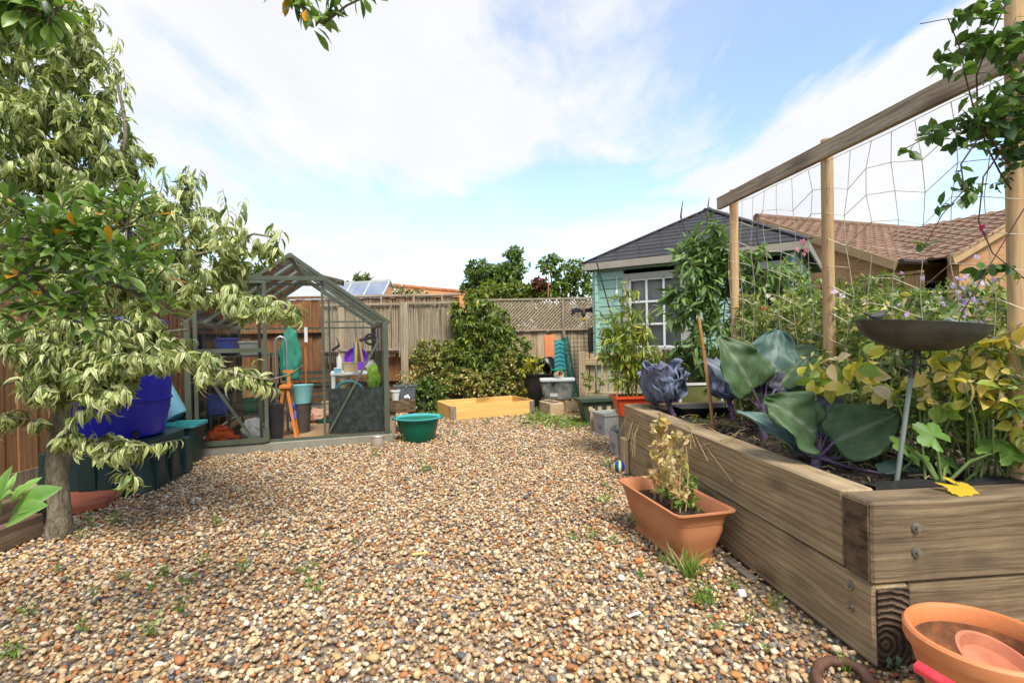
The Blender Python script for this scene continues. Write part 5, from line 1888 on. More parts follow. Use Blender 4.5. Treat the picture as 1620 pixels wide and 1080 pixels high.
setp(link('border_grass', leaves_mesh('border_grass', np.stack([nrg.uniform(2.5, 6, 5000), nrg.uniform(2.2, 6, 5000), np.full(5000, -.04)], 1), np.stack([nrg.normal(0, .3, 5000), nrg.normal(0, .3, 5000), np.ones(5000)], 1), nrg.normal(size=(5000, 3)), nrg.uniform(.08, .3, 5000), leaf_tpl(2, .06, .6, .2), *pal_pick(GREEN + YGREEN, 5000)[:2], 'leaf')), 'long rough grass and weeds beyond the picket fence', 'grass', kind='stuff')

# buddleia behind the bed
BUD = [((.15, .24, .06), (.14, .225, .06), 4), ((.085, .15, .04), (.08, .14, .04), 1.4), ((.23, .33, .1), (.21, .31, .1), 2.4)]
br_, bl_ = bush('buddleia', 'tall upright buddleia with long pointed leaves before the summerhouse', 'shrub', (1.8, 4.62, 0),
     [pb(1110, 395, 45, 50, 4.6, .25), pb(1095, 470, 48, 55, 4.6, .28), pb(1130, 545, 50, 50, 4.6, .28), pb(1150, 430, 35, 50, 4.6, .22), pb(1085, 555, 30, 35, 4.6, .2), pb(1205, 430, 34, 46, 4.6, .2), pb(1190, 510, 40, 45, 4.6, .22), pb(1140, 600, 60, 30, 4.6, .25)], 440, 11, .105, BUD, tpl=LANCE, span=.3, trunk=.02)
for px_, py_ in ((1080, 318), (1122, 312), (1150, 335), (1200, 345)):
    ln = [pd(px_ + rng.uniform(-8, 8), py_ + 60, 4.6), pd(px_ - 3, py_ + 25, 4.6), pd(px_, py_, 4.6)]
    m_ = MB().tube([q - V(br_.location) for q in ln], [.003, .008, .003], n=6)
    m_.build('seed_spike', mat('seed_spike', (.045, .035, .04), (.09, .07, .09), rough=.9, scale=60, bump=.6) if 'seed_spike' not in MATS else 'seed_spike', br_, smooth=True)

# ------------------------------------------------------------------ weeds
FE = leaf_tpl(2, .22, .5, .2)
def weed(px_, py_, size, n, pal, tpl, label, group, spread=.9):
    c = pg(px_, py_)
    c.z = hgt(c.x, c.y)
    r = thing('weed', label, 'weed', c, 0, group)
    P, D = [], []
    ns = max(2, n // 7)
    lines = []
    for k in range(ns):
        a = rng.uniform(0, 6.28)
        l = size * rng.uniform(.6, 1.2)
        e = np.array([math.cos(a) * l * .55 * spread, math.sin(a) * l * .55 * spread, l * rng.uniform(.5, 1)])
        lines.append([np.zeros(3), e * .5 + np.array([0, 0, .1 * l]), e])
    me = tubes_mesh('stems', lines, [.0015] * ns, 'stem_green')
    link('stems', me, r)
    P, D = leaf_on_lines(lines, n / ns, span=size, droop=-.1, spread=1.0, fwd=.5)
    C, G, _ = pal_pick(pal, len(P))
    link('leaves', leaves_mesh('leaves', P, D, nrg.normal(size=P.shape) + np.array([[0, 0, 1.]]), size * .42 * nrg.uniform(.6, 1.2, len(P)), tpl, C, G, 'leaf'), r)
    return r
WG = [((.19, .33, .05), (.2, .35, .06), 2), ((.09, .18, .03), (.1, .19, .03), 2), ((.2, .3, .05), (.2, .3, .05), 1)]
for px_, py_, s_ in ((385, 905, .06), (262, 912, .05), (320, 892, .06), (130, 1000, .06), (243, 1005, .055), (195, 918, .04), (500, 900, .05), (485, 925, .05), (240, 935, .04), (150, 945, .035), (670, 748, .1), (905, 855, .05), (958, 800, .08), (1110, 955, .07), (975, 862, .05), (940, 850, .05), (345, 833, .06), (130, 850, .06), (180, 828, .07), (145, 830, .06),
                     (50, 975, .05), (90, 905, .04), (770, 672, .09), (855, 662, .12), (1020, 915, .05), (1080, 880, .05), (595, 722, .08), (270, 745, .08), (300, 738, .06), (640, 700, .06), (560, 860, .035), (720, 690, .06), (1000, 800, .06), (235, 742, .07), (420, 850, .03), (1135, 1000, .05), (960, 740, .06), (955, 770, .05), (1050, 890, .05), (285, 968, .05), (1160, 930, .05), (20, 1040, .06), (500, 940, .05)):
    weed(px_, py_, s_ * 1.35, rng.randint(26, 46), WG, FE, 'small feathery green weed sprouting through the gravel', 'feathery weeds in the gravel')
weed(292, 928, .09, 12, [((.13, .25, .05), (.15, .28, .06), 1)], leaf_tpl(3, .6, .4, .3), 'broad leaved weed, the largest growing in the open gravel', None, spread=1.1)
weed(1213, 1032, .05, 9, [((.16, .34, .06), (.17, .34, .07), 1)], leaf_tpl(3, .7, .3, .3), 'small round leaved weed beside the sleeper bed foot', None)
weed(1415, 1062, .05, 9, [((.1, .17, .08), (.16, .24, .14), 1)], leaf_tpl(3, .8, .3, .3), 'grey green seedling between sleeper end and clay pot', None)
GRS = leaf_tpl(3, .05, .7, .2)
def tuft(px_, py_, size, n, label, pal=WG):
    c = pg(px_, py_)
    c.z = hgt(c.x, c.y)
    a = nrg.uniform(0, 6.28, n)
    t = nrg.uniform(.1, .9, n)
    D = np.stack([np.cos(a) * t, np.sin(a) * t, np.ones(n)], 1)
    C, G, _ = pal_pick(pal, n)
    P = np.stack([nrg.normal(0, size * .15, n), nrg.normal(0, size * .15, n), np.full(n, -.005)], 1)
    o = link('grass_tuft', leaves_mesh('grass_tuft', P, D, nrg.normal(size=(n, 3)), size * nrg.uniform(.5, 1.2, n), GRS, C, G, 'leaf'), None, c)
    setp(o, label, 'grass', 'grass tufts in the gravel')
for px_, py_, s_, n_ in ((1092, 912, .13, 60), (1120, 955, .1, 45), (1000, 830, .06, 25), (1225, 960, .08, 26), (930, 855, .05, 20), (480, 905, .06, 22), (1180, 985, .07, 24), (1340, 1062, .07, 20)):
    tuft(px_, py_, s_, n_, 'little tuft of grass blades growing in the gravel')
tuft(1078, 898, .16, 30, 'dry seeding grass against the near end of the trough planter', [((.55, .45, .22), (.6, .5, .26), 1), ((.25, .28, .08), (.25, .28, .08), 1)])
# ground cover round the blocks and the timber frame
N_ = 2600
P = []
for k in range(N_):
    px_, py_ = rng.choice([(rng.gauss(880, 30), rng.gauss(664, 5)), (rng.gauss(845, 14), rng.gauss(650, 10)), (rng.uniform(660, 720), rng.gauss(655, 3)), (rng.gauss(905, 30), rng.gauss(672, 5))])
    c = pg(px_, py_)
    P.append((c.x, c.y, hgt(c.x, c.y) + rng.random() * .03))
P = np.array(P)
C, G, _ = pal_pick(WG + YGREEN[:2], N_)
o = link('ground_cover', leaves_mesh('ground_cover', P, np.stack([nrg.normal(size=N_), nrg.normal(size=N_), nrg.uniform(0, 1.2, N_)], 1), np.tile([[0, 0, 1.]], (N_, 1)) + nrg.normal(size=(N_, 3)) * .4, nrg.uniform(.015, .05, N_), DIA, C, G, 'leaf'))
setp(o, 'creeping green ground cover round the stone blocks', 'ground cover', kind='stuff')
# ------------------------------------------------------------------ left corner: barrel, stand, tubs, slab
t = thing('water_barrel', 'big glossy blue water barrel half hidden by the variegated tree', 'barrel', (-3.17, 4.15, .37))
MB().lathe([(.27, 0), (.3, .02), (.345, .25), (.36, .45), (.35, .65), (.325, .86), (.33, .88), (.33, .9)], 40).build('body', 'blue_plastic', t, smooth=True)
MB().lathe([(.345, .9), (.345, .93), (.2, .96), (0.0, .965)], 40).build('lid', 'blue_plastic', t, smooth=True)
for z in (.3, .6): MB().lathe([(.352 if z == .3 else .356, z - .012), (.361, z - .008), (.361, z + .008), (.35, z + .012)], 40).build('rib', 'blue_plastic', t, smooth=True)
tp = MB().tube([(.27, -.22, .06), (.33, -.27, .06)], .016, n=8).tube([(.33, -.27, .075), (.33, -.27, .03)], .012, n=8).bar((.30, -.25, .085), (.35, -.285, .085), .012)
tp.build('tap', 'black_plastic', t, smooth=True)
t = thing('barrel_stand', 'dark green ribbed plastic stand under the blue barrel', 'barrel stand', (-3.17, 4.15, 0), R(8))
rings = [rrect(.40, .40, .1, 0), rrect(.35, .35, .1, .34), rrect(.355, .355, .1, .369)]
MB().loft(rings).build('body', 'darkgreen_plastic', t, smooth=True)
for k in range(4):
    Q = Matrix.Rotation(R(90 * k), 4, 'Z')
    for x in (-.22, 0, .22): MB().prism([(x - .06, 0), (x + .06, 0), (x + .045, .31), (x - .045, .31)], -.415, -.345, Q).build('rib', 'darkgreen_plastic', t, bevel=.01)
t = thing('plastic_tub', 'square dark green tub set behind the barrel stand', 'tub', (-3.08, 4.78, 0), R(10))
MB().loft([rrect(.12, .12, .03, 0), rrect(.155, .155, .04, .36)], cap1=False).build('body', 'darkgreen_plastic', t, smooth=True)
MB().loft([rrect(.155, .155, .04, .345), rrect(.175, .175, .045, .35), rrect(.175, .175, .045, .375), rrect(.15, .15, .04, .372), rrect(.12, .12, .03, .02)], cap0=False).build('rim', 'teal_plastic', t, smooth=True)
t = thing('garden_trug', 'round dark teal trug standing at the greenhouse corner', 'trug', (-3.42, 5.02, 0), 0)
MB().lathe([(.16, 0), (.2, .2), (.225, .38), (.235, .385), (.215, .37), (.15, .03), (0, .03)], 32).build('body', 'darkgreen_plastic', t, smooth=True)
t = thing('perforated_basket', 'light blue basket with oval holes leaning on the dark trug', 'basket', (-3.3, 4.98, .36), 0)
Q = Matrix.Rotation(R(-38), 4, 'Y')
MB().lathe([(.0, 0), (.15, 0), (.165, .02), (.2, .3), (.21, .32), (.195, .31), (.15, .03), (0, .02)], 32, Q).build('body', 'lightblue_plastic', t, smooth=True)
for k in range(6):
    for j in range(3):
        a = R(-150 + 22 * k)
        z = .1 + .065 * j
        r = .155 + .045 * z / .3 + .008
        c = V((r * math.cos(a), r * math.sin(a), z))
        m_ = MB().lathe([(0, .002), (.012, .002), (.012, -.002)], 10, Q @ Matrix.Translation(c) @ Matrix.Rotation(a, 4, 'Z') @ Matrix.Rotation(R(90), 4, 'Y'), sx=1, sy=2)
        m_.build('hole', 'interior_dark', t)
q4 = [pg(190, 782), pg(166, 802), pg(92, 818), V((-3.55, 3.3, 0)), V((-3.6, 3.95, 0))]
o = MB().add([(p.x, p.y, -.005) for p in q4] + [(p.x, p.y, .045) for p in q4], [(4, 3, 2, 1, 0), (5, 6, 7, 8, 9)] + [(k, (k + 1) % 5, 5 + (k + 1) % 5, 5 + k) for k in range(5)]).build('paving_slab', 'red_slab', None, bevel=.005)
setp(o, 'worn red paving slab lying behind the tree trunk', 'slab')
for lab, x, z, hh, a in (('lower weathered edging board beside the tree foot', -2.80, 0, .13, 0), ('upper weathered edging board beside the tree foot', -2.90, .115, .12, .02)):
    t = thing('edging_board', lab, 'edging', (x, 3.02, z), R(90) + a)
    MB().box(-1.6, 0, -.035, .035, 0, hh).build('plank', mat('edging', (.16, .1, .06), (.08, .05, .03), (.23, .16, .1), rough=.9, scale=3, stretch=(.5, 12, 12), bump=.6, dirt=.4) if 'edging' not in MATS else 'edging', t, bevel=.006)
o = MB().box(-3.83, -2.94, 1.4, 3.3, -.04, .17).build('planting_strip', 'soil', None, jit=.01)
setp(o, kind='structure')
o = MB().tube([pg(95, 815), pd(104, 760, 3.3), pd(113, 700, 3.32), pd(120, 640, 3.34)], .013, n=7).build('tree_stake', 'bark', None, smooth=True)
setp(o, 'thin bare stick leaning beside the tree trunk', 'stake')

# ------------------------------------------------------------------ greenhouse contents (each thing in the greenhouse frame)
def G(x, y, z=.05):
    p = ghM @ V((x, y, z))
    return p
MB().box(.02, GH_W - .02, .03, GH_D - .03, .0, .045).build('floor', mat('gh_floor', (.42, .26, .13), (.3, .18, .09), (.5, .34, .19), rough=.85, scale=6, dirt=.45, dcol=(.09, .06, .04), dscale=6), gh)
for k in range(3):
    MB().box(.02 + .63 * k, .02 + .63 * k + .006, .03, GH_D - .03, .045, .047).build('floor_joint', 'interior_dark', gh)


def lump(name, lab, cat, loc, s, m, seed, amp=.3, freq=1.8, rz=0, part='body', sub=4):
    bm = bmesh.new()
    bmesh.ops.create_icosphere(bm, subdivisions=sub, radius=1)
    for v in bm.verts:
        n = V(mnoise.noise_vector(v.co * freq + V((seed * 5.3, 0, 0)))) * amp + V(mnoise.noise_vector(v.co * freq * 2.7 + V((0, seed * 5.3, 0)))) * amp * .45
        p = v.co + n
        v.co = V((p.x * s[0], p.y * s[1], max(-.75, p.z) * s[2] + .75 * s[2]))
    me = bpy.data.meshes.new(name)
    bm.to_mesh(me)
    bm.free()
    me.materials.append(MATS[m])
    me.shade_smooth()
    o = link(name, me, None, loc, (0, 0, rz + GH_R))
    return setp(o, lab, cat)


mat('orange_cloth', (.72, .12, .02), (.55, .08, .012), rough=.8, scale=4, dirt=.1)
mat('white_cloth', (.62, .61, .58), (.5, .49, .46), rough=.85, scale=4, dirt=.2)
mat('green_cloth', (.05, .3, .2), (.03, .22, .14), rough=.6, scale=3, dirt=.15)
mat('peach_cloth', (.62, .36, .24), (.5, .28, .18), rough=.8, scale=4, dirt=.1)
mat('lime_cloth', (.3, .5, .05), (.22, .4, .03), rough=.6, scale=4, dirt=.1)
mat('blue_bag', (.02, .16, .7), (.015, .12, .55), rough=.4, scale=4, dirt=0)
mat('orange_wood', (.62, .22, .04), (.5, .16, .03), rough=.6, scale=4, dirt=.1)
mat('purple_plastic', (.24, .03, .55), (.2, .025, .45), rough=.35, dirt=0)
mat('yellow_cloth', (.75, .52, .03), (.65, .42, .02), rough=.7, dirt=0)
mat('bin_brown', (.1, .08, .068), (.075, .06, .05), rough=.6, dirt=.2)
mat('shelf_metal', (.11, .12, .1), (.08, .09, .075), rough=.5, metal=.4, dirt=.2)
mat('box_wood', (.5, .38, .22), (.4, .29, .16), rough=.8, scale=5, stretch=(1, 8, 8), dirt=.2)
mat('navy_plastic', (.05, .07, .3), rough=.4, dirt=.1)
mat('wine_plastic', (.22, .03, .05), rough=.4, dirt=.1)

t = thing('shelf_unit', 'dark metal shelf unit inside the greenhouse behind the door', 'shelves', G(.12, .33, .045), GH_R)
for z in (.3, .6, .92): 
    for k in range(6): MB().box(0, .5, .0 + .3 * k, .26 + .3 * k, z - .012, z).build('slat', 'shelf_metal', t)
for x in (.01, .49):
    for y in (.01, .9, 1.75): MB().bar((x, y, 0), (x, y, .94), .022).build('leg', 'shelf_metal', t)
for i, (x, y, z, sx, sy, sz, m_, lab) in enumerate(((.2, .45, .357, .2, .3, .2, 'navy_plastic', 'navy blue plastic box on the lowest greenhouse shelf'), (.5, .5, .357, .16, .2, .13, 'green_tub', 'low green box on the lowest greenhouse shelf'),
                                            (.18, .4, .657, .12, .25, .22, 'wine_plastic', 'wine red plastic box on the middle greenhouse shelf'), (.42, .5, .657, .3, .2, .09, 'crate_grey', 'flat grey seed tray on the middle greenhouse shelf'),
                                            (.5, .45, .977, .2, .16, .14, 'crate_grey', 'grey green lidded box on the top greenhouse shelf'), (.3, .5, .977, .18, .2, .06, 'black_plastic', 'black seed tray on the top greenhouse shelf'), (.2, .9, .977, .2, .3, .18, 'navy_plastic', 'navy tub at the back of the top greenhouse shelf'))):
    t = thing('storage_box', lab, 'box', G(x, y, z), GH_R)
    MB().loft([rrect(sx / 2 - .015, sy / 2 - .015, .015, 0), rrect(sx / 2, sy / 2, .02, sz)], cap1=False).build('body', m_, t, smooth=True)
    MB().loft([rrect(sx / 2 + .006, sy / 2 + .006, .02, sz - .012), rrect(sx / 2 + .006, sy / 2 + .006, .02, sz + .01)]).build('lid', m_, t, smooth=True)
lump('orange_cover', 'crumpled bright orange fabric on the greenhouse floor', 'fabric', G(.27, .13, .045), (.14, .08, .12), 'orange_cloth', 1, .4)
lump('white_sack', 'upright crumpled white sack inside the greenhouse door', 'sack', G(.57, .15, .045), (.12, .08, .15), 'white_cloth', 2, .35)
lump('white_sack', 'flat white sack on the floor below the orange fabric', 'sack', G(.46, .08, .045), (.17, .04, .025), 'white_cloth', 3, .3)
lump('peach_bag', 'peach coloured bag slumped on the greenhouse floor', 'bag', G(1.11, 1.5, .045), (.16, .12, .1), 'peach_cloth', 4, .35)
lump('blue_bag', 'bright blue plastic bag hanging beside the brown bin', 'bag', G(.91, .55, .2), (.035, .03, .11), 'blue_bag', 5, .5)
lump('lime_bag', 'lime green bag propped at the right greenhouse post', 'bag', G(1.8, .45, .5), (.07, .06, .18), 'lime_cloth', 6, .35)
lump('green_coat', 'green waterproof coat hanging inside the greenhouse', 'coat', G(.82, 1.35, .62), (.13, .06, .36), 'green_cloth', 7, .3)
lump('potting_bag', 'pale bag on the greenhouse table by the lime bag', 'bag', G(1.78, .75, .74), (.07, .06, .07), 'white_cloth', 8, .4)
t = thing('brown_bin', 'dark brown bin under the turquoise bucket', 'bin', G(.98, .75, .045), GH_R)
MB().lathe([(.09, 0), (.12, .34), (.128, .345), (.11, .33), (0, .3)], 24).build('body', 'bin_brown', t, smooth=True)
t = thing('black_bin', 'tall black bin beside the open greenhouse doorway', 'bin', G(.79, .12, .045), GH_R)
MB().loft([rrect(.055, .07, .02, 0), rrect(.075, .09, .02, .42)]).build('body', 'black_plastic', t, smooth=True)
t = thing('turquoise_bucket', 'pale turquoise bucket sitting in the brown bin', 'bucket', G(.99, .75, .35), GH_R)
MB().lathe([(.1, 0), (.135, .24), (.14, .25), (.13, .245), (.095, .02), (0, .02)], 28).build('body', mat('turq', (.3, .68, .66), (.26, .6, .58), rough=.45, dirt=.1), t, smooth=True)
t = thing('trestle', 'orange wooden folding trestle in the greenhouse doorway', 'trestle', G(.86, .33, .045), GH_R)
for s in (-1, 1):
    for y in (0, .22): MB().bar((s * .1, y, 0), (s * .02, y, .56), .03, .045).build('leg', 'orange_wood', t)
for z in (.2, .4): MB().bar((-.07 + z * .06, -.02, z), (-.07 + z * .06, .25, z), .02, .04).build('rung', 'orange_wood', t)
MB().box(-.06, .06, -.05, .27, .555, .59).build('top', 'orange_wood', t, bevel=.005)
MB().bar((.03, .1, .59), (.03, .1, .72), .03).bar((-.03, .1, .735), (.08, .1, .735), .03).build('clamp', 'orange_wood', t)
o = MB().tube([G(.98, 1.6), G(.985, 1.62, 1.35)], .012, n=8).build('broom_pole', 'orange_wood', None, smooth=True)
setp(o, 'orange pole standing upright inside the greenhouse', 'pole')
t = thing('thermometer', 'small white thermometer strip on the greenhouse pole', 'thermometer', G(1.0, 1.57, 1.1), GH_R)
MB().box(-.02, .02, -.012, .0, 0, .2).build('plate', 'white_paint', t)
t = thing('hose_arch', 'grey bent pipe arch standing by the green coat', 'pipe', G(.76, .9, .05), GH_R)
MB().tube([(-.06, 0, 0), (-.06, 0, 1.05), (-.045, 0, 1.1), (0, 0, 1.125), (.045, 0, 1.1), (.06, 0, 1.05), (.06, 0, 0)], .014, n=8).build('tube', 'zinc', t, smooth=True)
t = thing('slatted_bench', 'low slatted bench along the back of the greenhouse', 'bench', G(.7, 2.2, .045), GH_R)
for k in range(6): MB().box(0, .85, -.02 + .012 * k, .0 + .012 * k, .15 + .09 * k, .185 + .09 * k).build('slat', 'shelf_metal', t)
for x in (.0, .84): MB().bar((x, .03, 0), (x, .03, .7), .025).build('leg', 'shelf_metal', t)
t = thing('potting_table', 'white topped potting table behind the right greenhouse bay', 'table', G(1.32, .55, .045), GH_R)
MB().box(0, .52, 0, .55, .66, .69).build('top', 'white_paint', t, bevel=.004)
for x in (.03, .49):
    for y in (.03, .52): MB().bar((x, y, 0), (x, y, .66), .04).build('leg', 'white_paint', t)
tz = .737
t = thing('soap_bottle', 'white pump bottle on the potting table', 'bottle', G(1.42, .7, tz), GH_R)
MB().lathe([(.03, 0), (.033, .02), (.033, .15), (.02, .18), (.014, .19), (.014, .21)], 18).build('body', 'white_paint', t, smooth=True)
MB().tube([(0, 0, .21), (0, 0, .26), (.0, -.01, .275), (.03, -.03, .27)], .008, n=8).build('pump', 'steel', t, smooth=True)
t = thing('wooden_box', 'pale wooden box on the potting table', 'box', G(1.55, .72, tz), GH_R)
MB().box(-.08, .08, -.06, .06, 0, .1).build('body', 'box_wood', t, bevel=.003)
MB().box(-.085, .085, -.065, .065, .1005, .112).build('lid', 'box_wood', t, bevel=.002)
t = thing('small_box', 'little blue box on the potting table', 'box', G(1.4, .6, tz), GH_R)
MB().box(-.04, .04, -.03, .03, 0, .045).build('body', 'lightblue_plastic', t, bevel=.003)
MB().box(-.042, .042, -.032, .032, .0455, .055).build('lid', 'white_paint', t, bevel=.002)
t = thing('purple_tub', 'round purple tub propped on its side on the table', 'tub', G(1.62, .95, tz), GH_R)
MB().lathe([(.0, -.06), (.12, -.06), (.14, .0), (.145, .01), (.13, .0), (.11, -.05), (0, -.05)], 30, Matrix.Translation((0, 0, .145)) @ Matrix.Rotation(R(78), 4, 'X')).build('body', 'purple_plastic', t, smooth=True)
t = thing('hanging_bag', 'yellow and dark striped cloth bag hanging in the right bay', 'bag', G(1.62, .45, .86), GH_R)
for x, m_, w_ in ((-.035, 'blue_bag', .02), (-.01, 'yellow_cloth', .03), (.02, 'bin_brown', .035), (.05, 'peach_cloth', .02)):
    MB().loft([rrect(w_, .02, .008, 0, cx=x), rrect(w_ * .8, .02, .008, .12, cx=x * .8), rrect(w_ * .4, .012, .004, .26, cx=x * .3), rrect(.005, .005, .002, .34, cx=0)]).build('cloth_strip', m_, t, smooth=True)
MB().tube([(0, 0, .33), (0, 0, .45)], .003, n=5).build('hook', 'zinc', t)
t = thing('hand_tool', 'black hand tool hanging beside the right gable post', 'tool', G(1.38, .3, 1.0), GH_R)
MB().bar((-.03, 0, 0), (.05, 0, .06), .03, .03).bar((.05, 0, .06), (.02, 0, .14), .012, .012).build('head', 'black_plastic', t)
t = thing('fan_heater', 'dark cable coil and bracket hung at the right eaves', 'fitting', G(1.78, .6, 1.12), GH_R)
MB().tube([(math.cos(a) * .06, -.02, math.sin(a) * .06) for a in np.linspace(0, 6.0, 16)], .015, n=6).bar((-.16, 0, -.02), (.05, 0, .03), .03, .04).build('coil', 'black_plastic', t, smooth=True)
t = thing('teal_hoop', 'teal plastic hoop standing behind the dark board', 'hoop', G(1.52, .2, .5), GH_R)
MB().tube([(math.cos(a) * .16, 0, math.sin(a) * .16) for a in np.linspace(0, math.pi, 18)], .016, n=8).build('ring', 'teal_plastic', t, smooth=True)
t = thing('stone_trough', 'small stone box at the back of the greenhouse floor', 'box', G(1.3, 1.9, .045), GH_R)
MB().box(-.13, .13, -.08, .08, 0, .2).build('body', 'stone_block', t, bevel=.006)
MB().box(-.14, .14, -.09, .09, .2005, .22).build('lid', 'stone_block', t, bevel=.006)
t = thing('seed_tray', 'shallow green seed tray on the greenhouse floor', 'tray', G(1.27, 1.4, .045), GH_R)
MB().loft([rrect(.13, .08, .02, 0), rrect(.15, .1, .02, .06), rrect(.14, .09, .02, .058), rrect(.12, .07, .02, .01)]).build('body', 'green_tub', t, smooth=True)
t = thing('steel_pan', 'small battered steel pan in front of the greenhouse corner', 'pan', pg(598, 706), 0)
MB().lathe([(.06, 0), (.064, .01), (.064, .1), (.069, .104), (.069, .11), (.06, .105), (.06, .01), (0, .01)], 28).build('body', 'steel', t, smooth=True)
MB().lathe([(.06, .108), (.05, .118), (.0, .122)], 28).build('lid', 'steel', t, smooth=True)

# ------------------------------------------------------------------ items between greenhouse and shrubs
t = thing('green_tub', 'deep green plastic tub with handles on the gravel', 'tub', pg(662, 696), R(8))
MB().lathe([(.15, 0), (.16, .01), (.205, .2), (.215, .24)], 36, sx=1.08).build('body', 'green_tub', t, smooth=True)
MB().lathe([(.21, .235), (.245, .245), (.25, .258), (.24, .262), (.205, .25), (.15, .015), (0, .015)], 36, sx=1.08, cap=False).build('rim', 'teal_plastic', t, smooth=True)
for s in (-1, 1): MB().box(s * .255 - .02, s * .255 + .02, -.05, .05, .235, .262).build('handle', 'green_tub', t, bevel=.006)
b_ = pd(638, 690, 6.1)
t = thing('sleeper_bench', 'short sleeper seat on board legs beside the greenhouse', 'bench', (b_.x, 6.1, 0), R(10))
MB().box(-.17, .15, -.09, .12, .26, .4).build('seat', 'end_grain', t, bevel=.006)
for x in (-.12, .1): MB().box(x - .035, x + .035, -.06, .09, 0, .258).build('leg', 'fence_pale', t, bevel=.003)
for x, s, m_, lab, nm in ((-.07, .065, 'white_paint', 'small white plant pot on the sleeper seat', 'plant_pot'),):
    t = thing(nm, lab, 'pot', (b_.x + x, 6.03, .402), 0)
    MB().lathe([(.04, 0), (.055, .1), (.062, .102), (.062, .115), (.05, .11), (.038, .02), (0, .02)], 24).build('body', m_, t, smooth=True)
t = thing('cup', 'tiny white cup lying beside the white pot', 'cup', (b_.x + .04, 6.04, .402), 0)
MB().lathe([(.02, 0), (.028, .05), (.024, .048), (.016, .005), (0, .005)], 16, Matrix.Translation((0, 0, .028)) @ Matrix.Rotation(R(75), 4, 'Y')).build('body', 'white_paint', t, smooth=True)
t = thing('window_box', 'grey window box with variegated sprigs behind the white pot', 'planter', (b_.x + .02, 6.16, .402), R(10))
MB().loft([rrect(.11, .05, .012, 0), rrect(.13, .065, .015, .15), rrect(.14, .072, .015, .15), rrect(.14, .072, .015, .17), rrect(.12, .055, .012, .168), rrect(.11, .05, .012, .12)]).build('body', mat('box_grey', (.13, .14, .15), (.1, .11, .12), rough=.5, dirt=.2), t, smooth=True)
P = np.stack([nrg.normal(.02, .06, 130), nrg.normal(0, .03, 130), nrg.uniform(.14, .33, 130)], 1)
C, G_, _ = pal_pick(EUO, 130)
setp(link('sprigs', leaves_mesh('sprigs', P, nrg.normal(size=(130, 3)) + np.array([[0, 0, .6]]), nrg.normal(size=(130, 3)), nrg.uniform(.025, .04, 130), DIA, C, G_, 'leaf'), t), kind='stuff')

# new timber frame (pallet collar)
a0, a1 = pg(715, 665), pg(844, 654)
d_ = a1 - a0
t = thing('timber_frame', 'new pale pine collar frame with metal corner hinges on the gravel', 'planter frame', a0, math.atan2(d_.y, d_.x))
CL, CW, CH = d_.length, .74, .195
MB().box(.012, CL - .012, 0, .022, .0, CH).build('board', 'new_pine', t, bevel=.002)
MB().box(.012, CL / 2 - .002, CW - .022, CW, 0, CH).build('board', 'new_pine', t, bevel=.002)
MB().box(CL / 2 + .002, CL - .012, CW - .022, CW, 0, CH).build('board', 'new_pine', t, bevel=.002)
for x in (-.012, CL - .01): MB().box(x, x + .022, .024, CW - .024, 0, CH).build('board', mat('new_pine_y', (.8, .46, .14), (.66, .34, .09), (.84, .54, .2), rough=.55, scale=2.6, stretch=(12, .5, 12), dirt=0, knots=(3.4, (.16, .06, .02)), dist=.4) if 'new_pine_y' not in MATS else 'new_pine_y', t, bevel=.002)
for x, s in ((0, 1), (CL, -1)):
    for y, sy in ((0, 1), (CW, -1)):
        hg = MB()
        x0, x1 = sorted((x + s * .012, x + s * .062))
        ya = y - .003 if sy > 0 else y
        hg.box(x0, x1, ya, ya + .003, .008, CH - .008)
        xo = x - s * .0155
        xa = min(xo, xo + s * .003)
        y0, y1 = sorted((y + sy * .024, y + sy * .07))
        hg.box(xa, xa + .003, y0, y1, .008, CH - .008)
        hg.tube([(x - s * .008, y - sy * .002, .0), (x - s * .008, y - sy * .002, CH + .005)], .008, n=8)
        hg.build('hinge', 'zinc', t)

# ------------------------------------------------------------------ corner by the lattice fence
c = pg(857, 651)
t1 = pg(884, 660)
d_ = t1 - c
blk = None
for lab, px_, py_, rz_1 in (('sandy hollow concrete block nearest the timber frame', 868, 657, .35), ('sandy hollow concrete block touching the green trough', 892, 651, .35)):
    p = pg(px_, py_)
    t = thing('concrete_block', lab, 'block', (p.x + .05, p.y + .16, 0), rz_1, 'concrete blocks by the storage box')
    bw, bd, h_ = .105, .2, .175
    MB().box(-bw, bw, -bd, bd, 0, h_).build('body', 'stone_block', t, bevel=.006)
    for y in (-.09, .09): MB().box(-bw + .035, bw - .035, y - .06, y + .06, h_ - .001, h_ + .002).build('hollow', 'soil', t)
    t.location.z = 0
p = pd(882, 628, 7.72)
t = thing('concrete_block', 'sandy concrete block under the clear storage box', 'block', (p.x, 7.75, 0), .1, 'concrete blocks by the storage box')
MB().box(-.22, .22, -.15, .15, 0, .19).build('body', 'stone_block', t, bevel=.006)
clear = glass_mat('clear_plastic', tint=(.8, .82, .84), dirt=.16)
t = thing('storage_box', 'clear plastic storage box on the concrete block', 'box', (p.x, 7.72, .192), R(-4))
MB().loft([rrect(.21, .14, .03, 0), rrect(.245, .17, .035, .27), rrect(.242, .167, .035, .27), rrect(.207, .137, .03, .004)]).build('body', 'clear_plastic', t, smooth=True)
MB().loft([rrect(.255, .18, .035, .262), rrect(.26, .185, .035, .275), rrect(.26, .185, .035, .292), rrect(.24, .165, .03, .296)]).build('lid', mat('lid_white', (.66, .68, .68), (.58, .6, .6), rough=.4, dirt=.15), t, smooth=True)
MB().box(-.11, .0, -.15, -.143, .04, .2).build('latch', 'crate_grey', t)
MB().box(-.15, .13, -.08, .09, .01, .15).build('contents', mat('box_contents', (.3, .26, .22), (.15, .13, .12), (.45, .4, .36), rough=.8, scale=9), t)
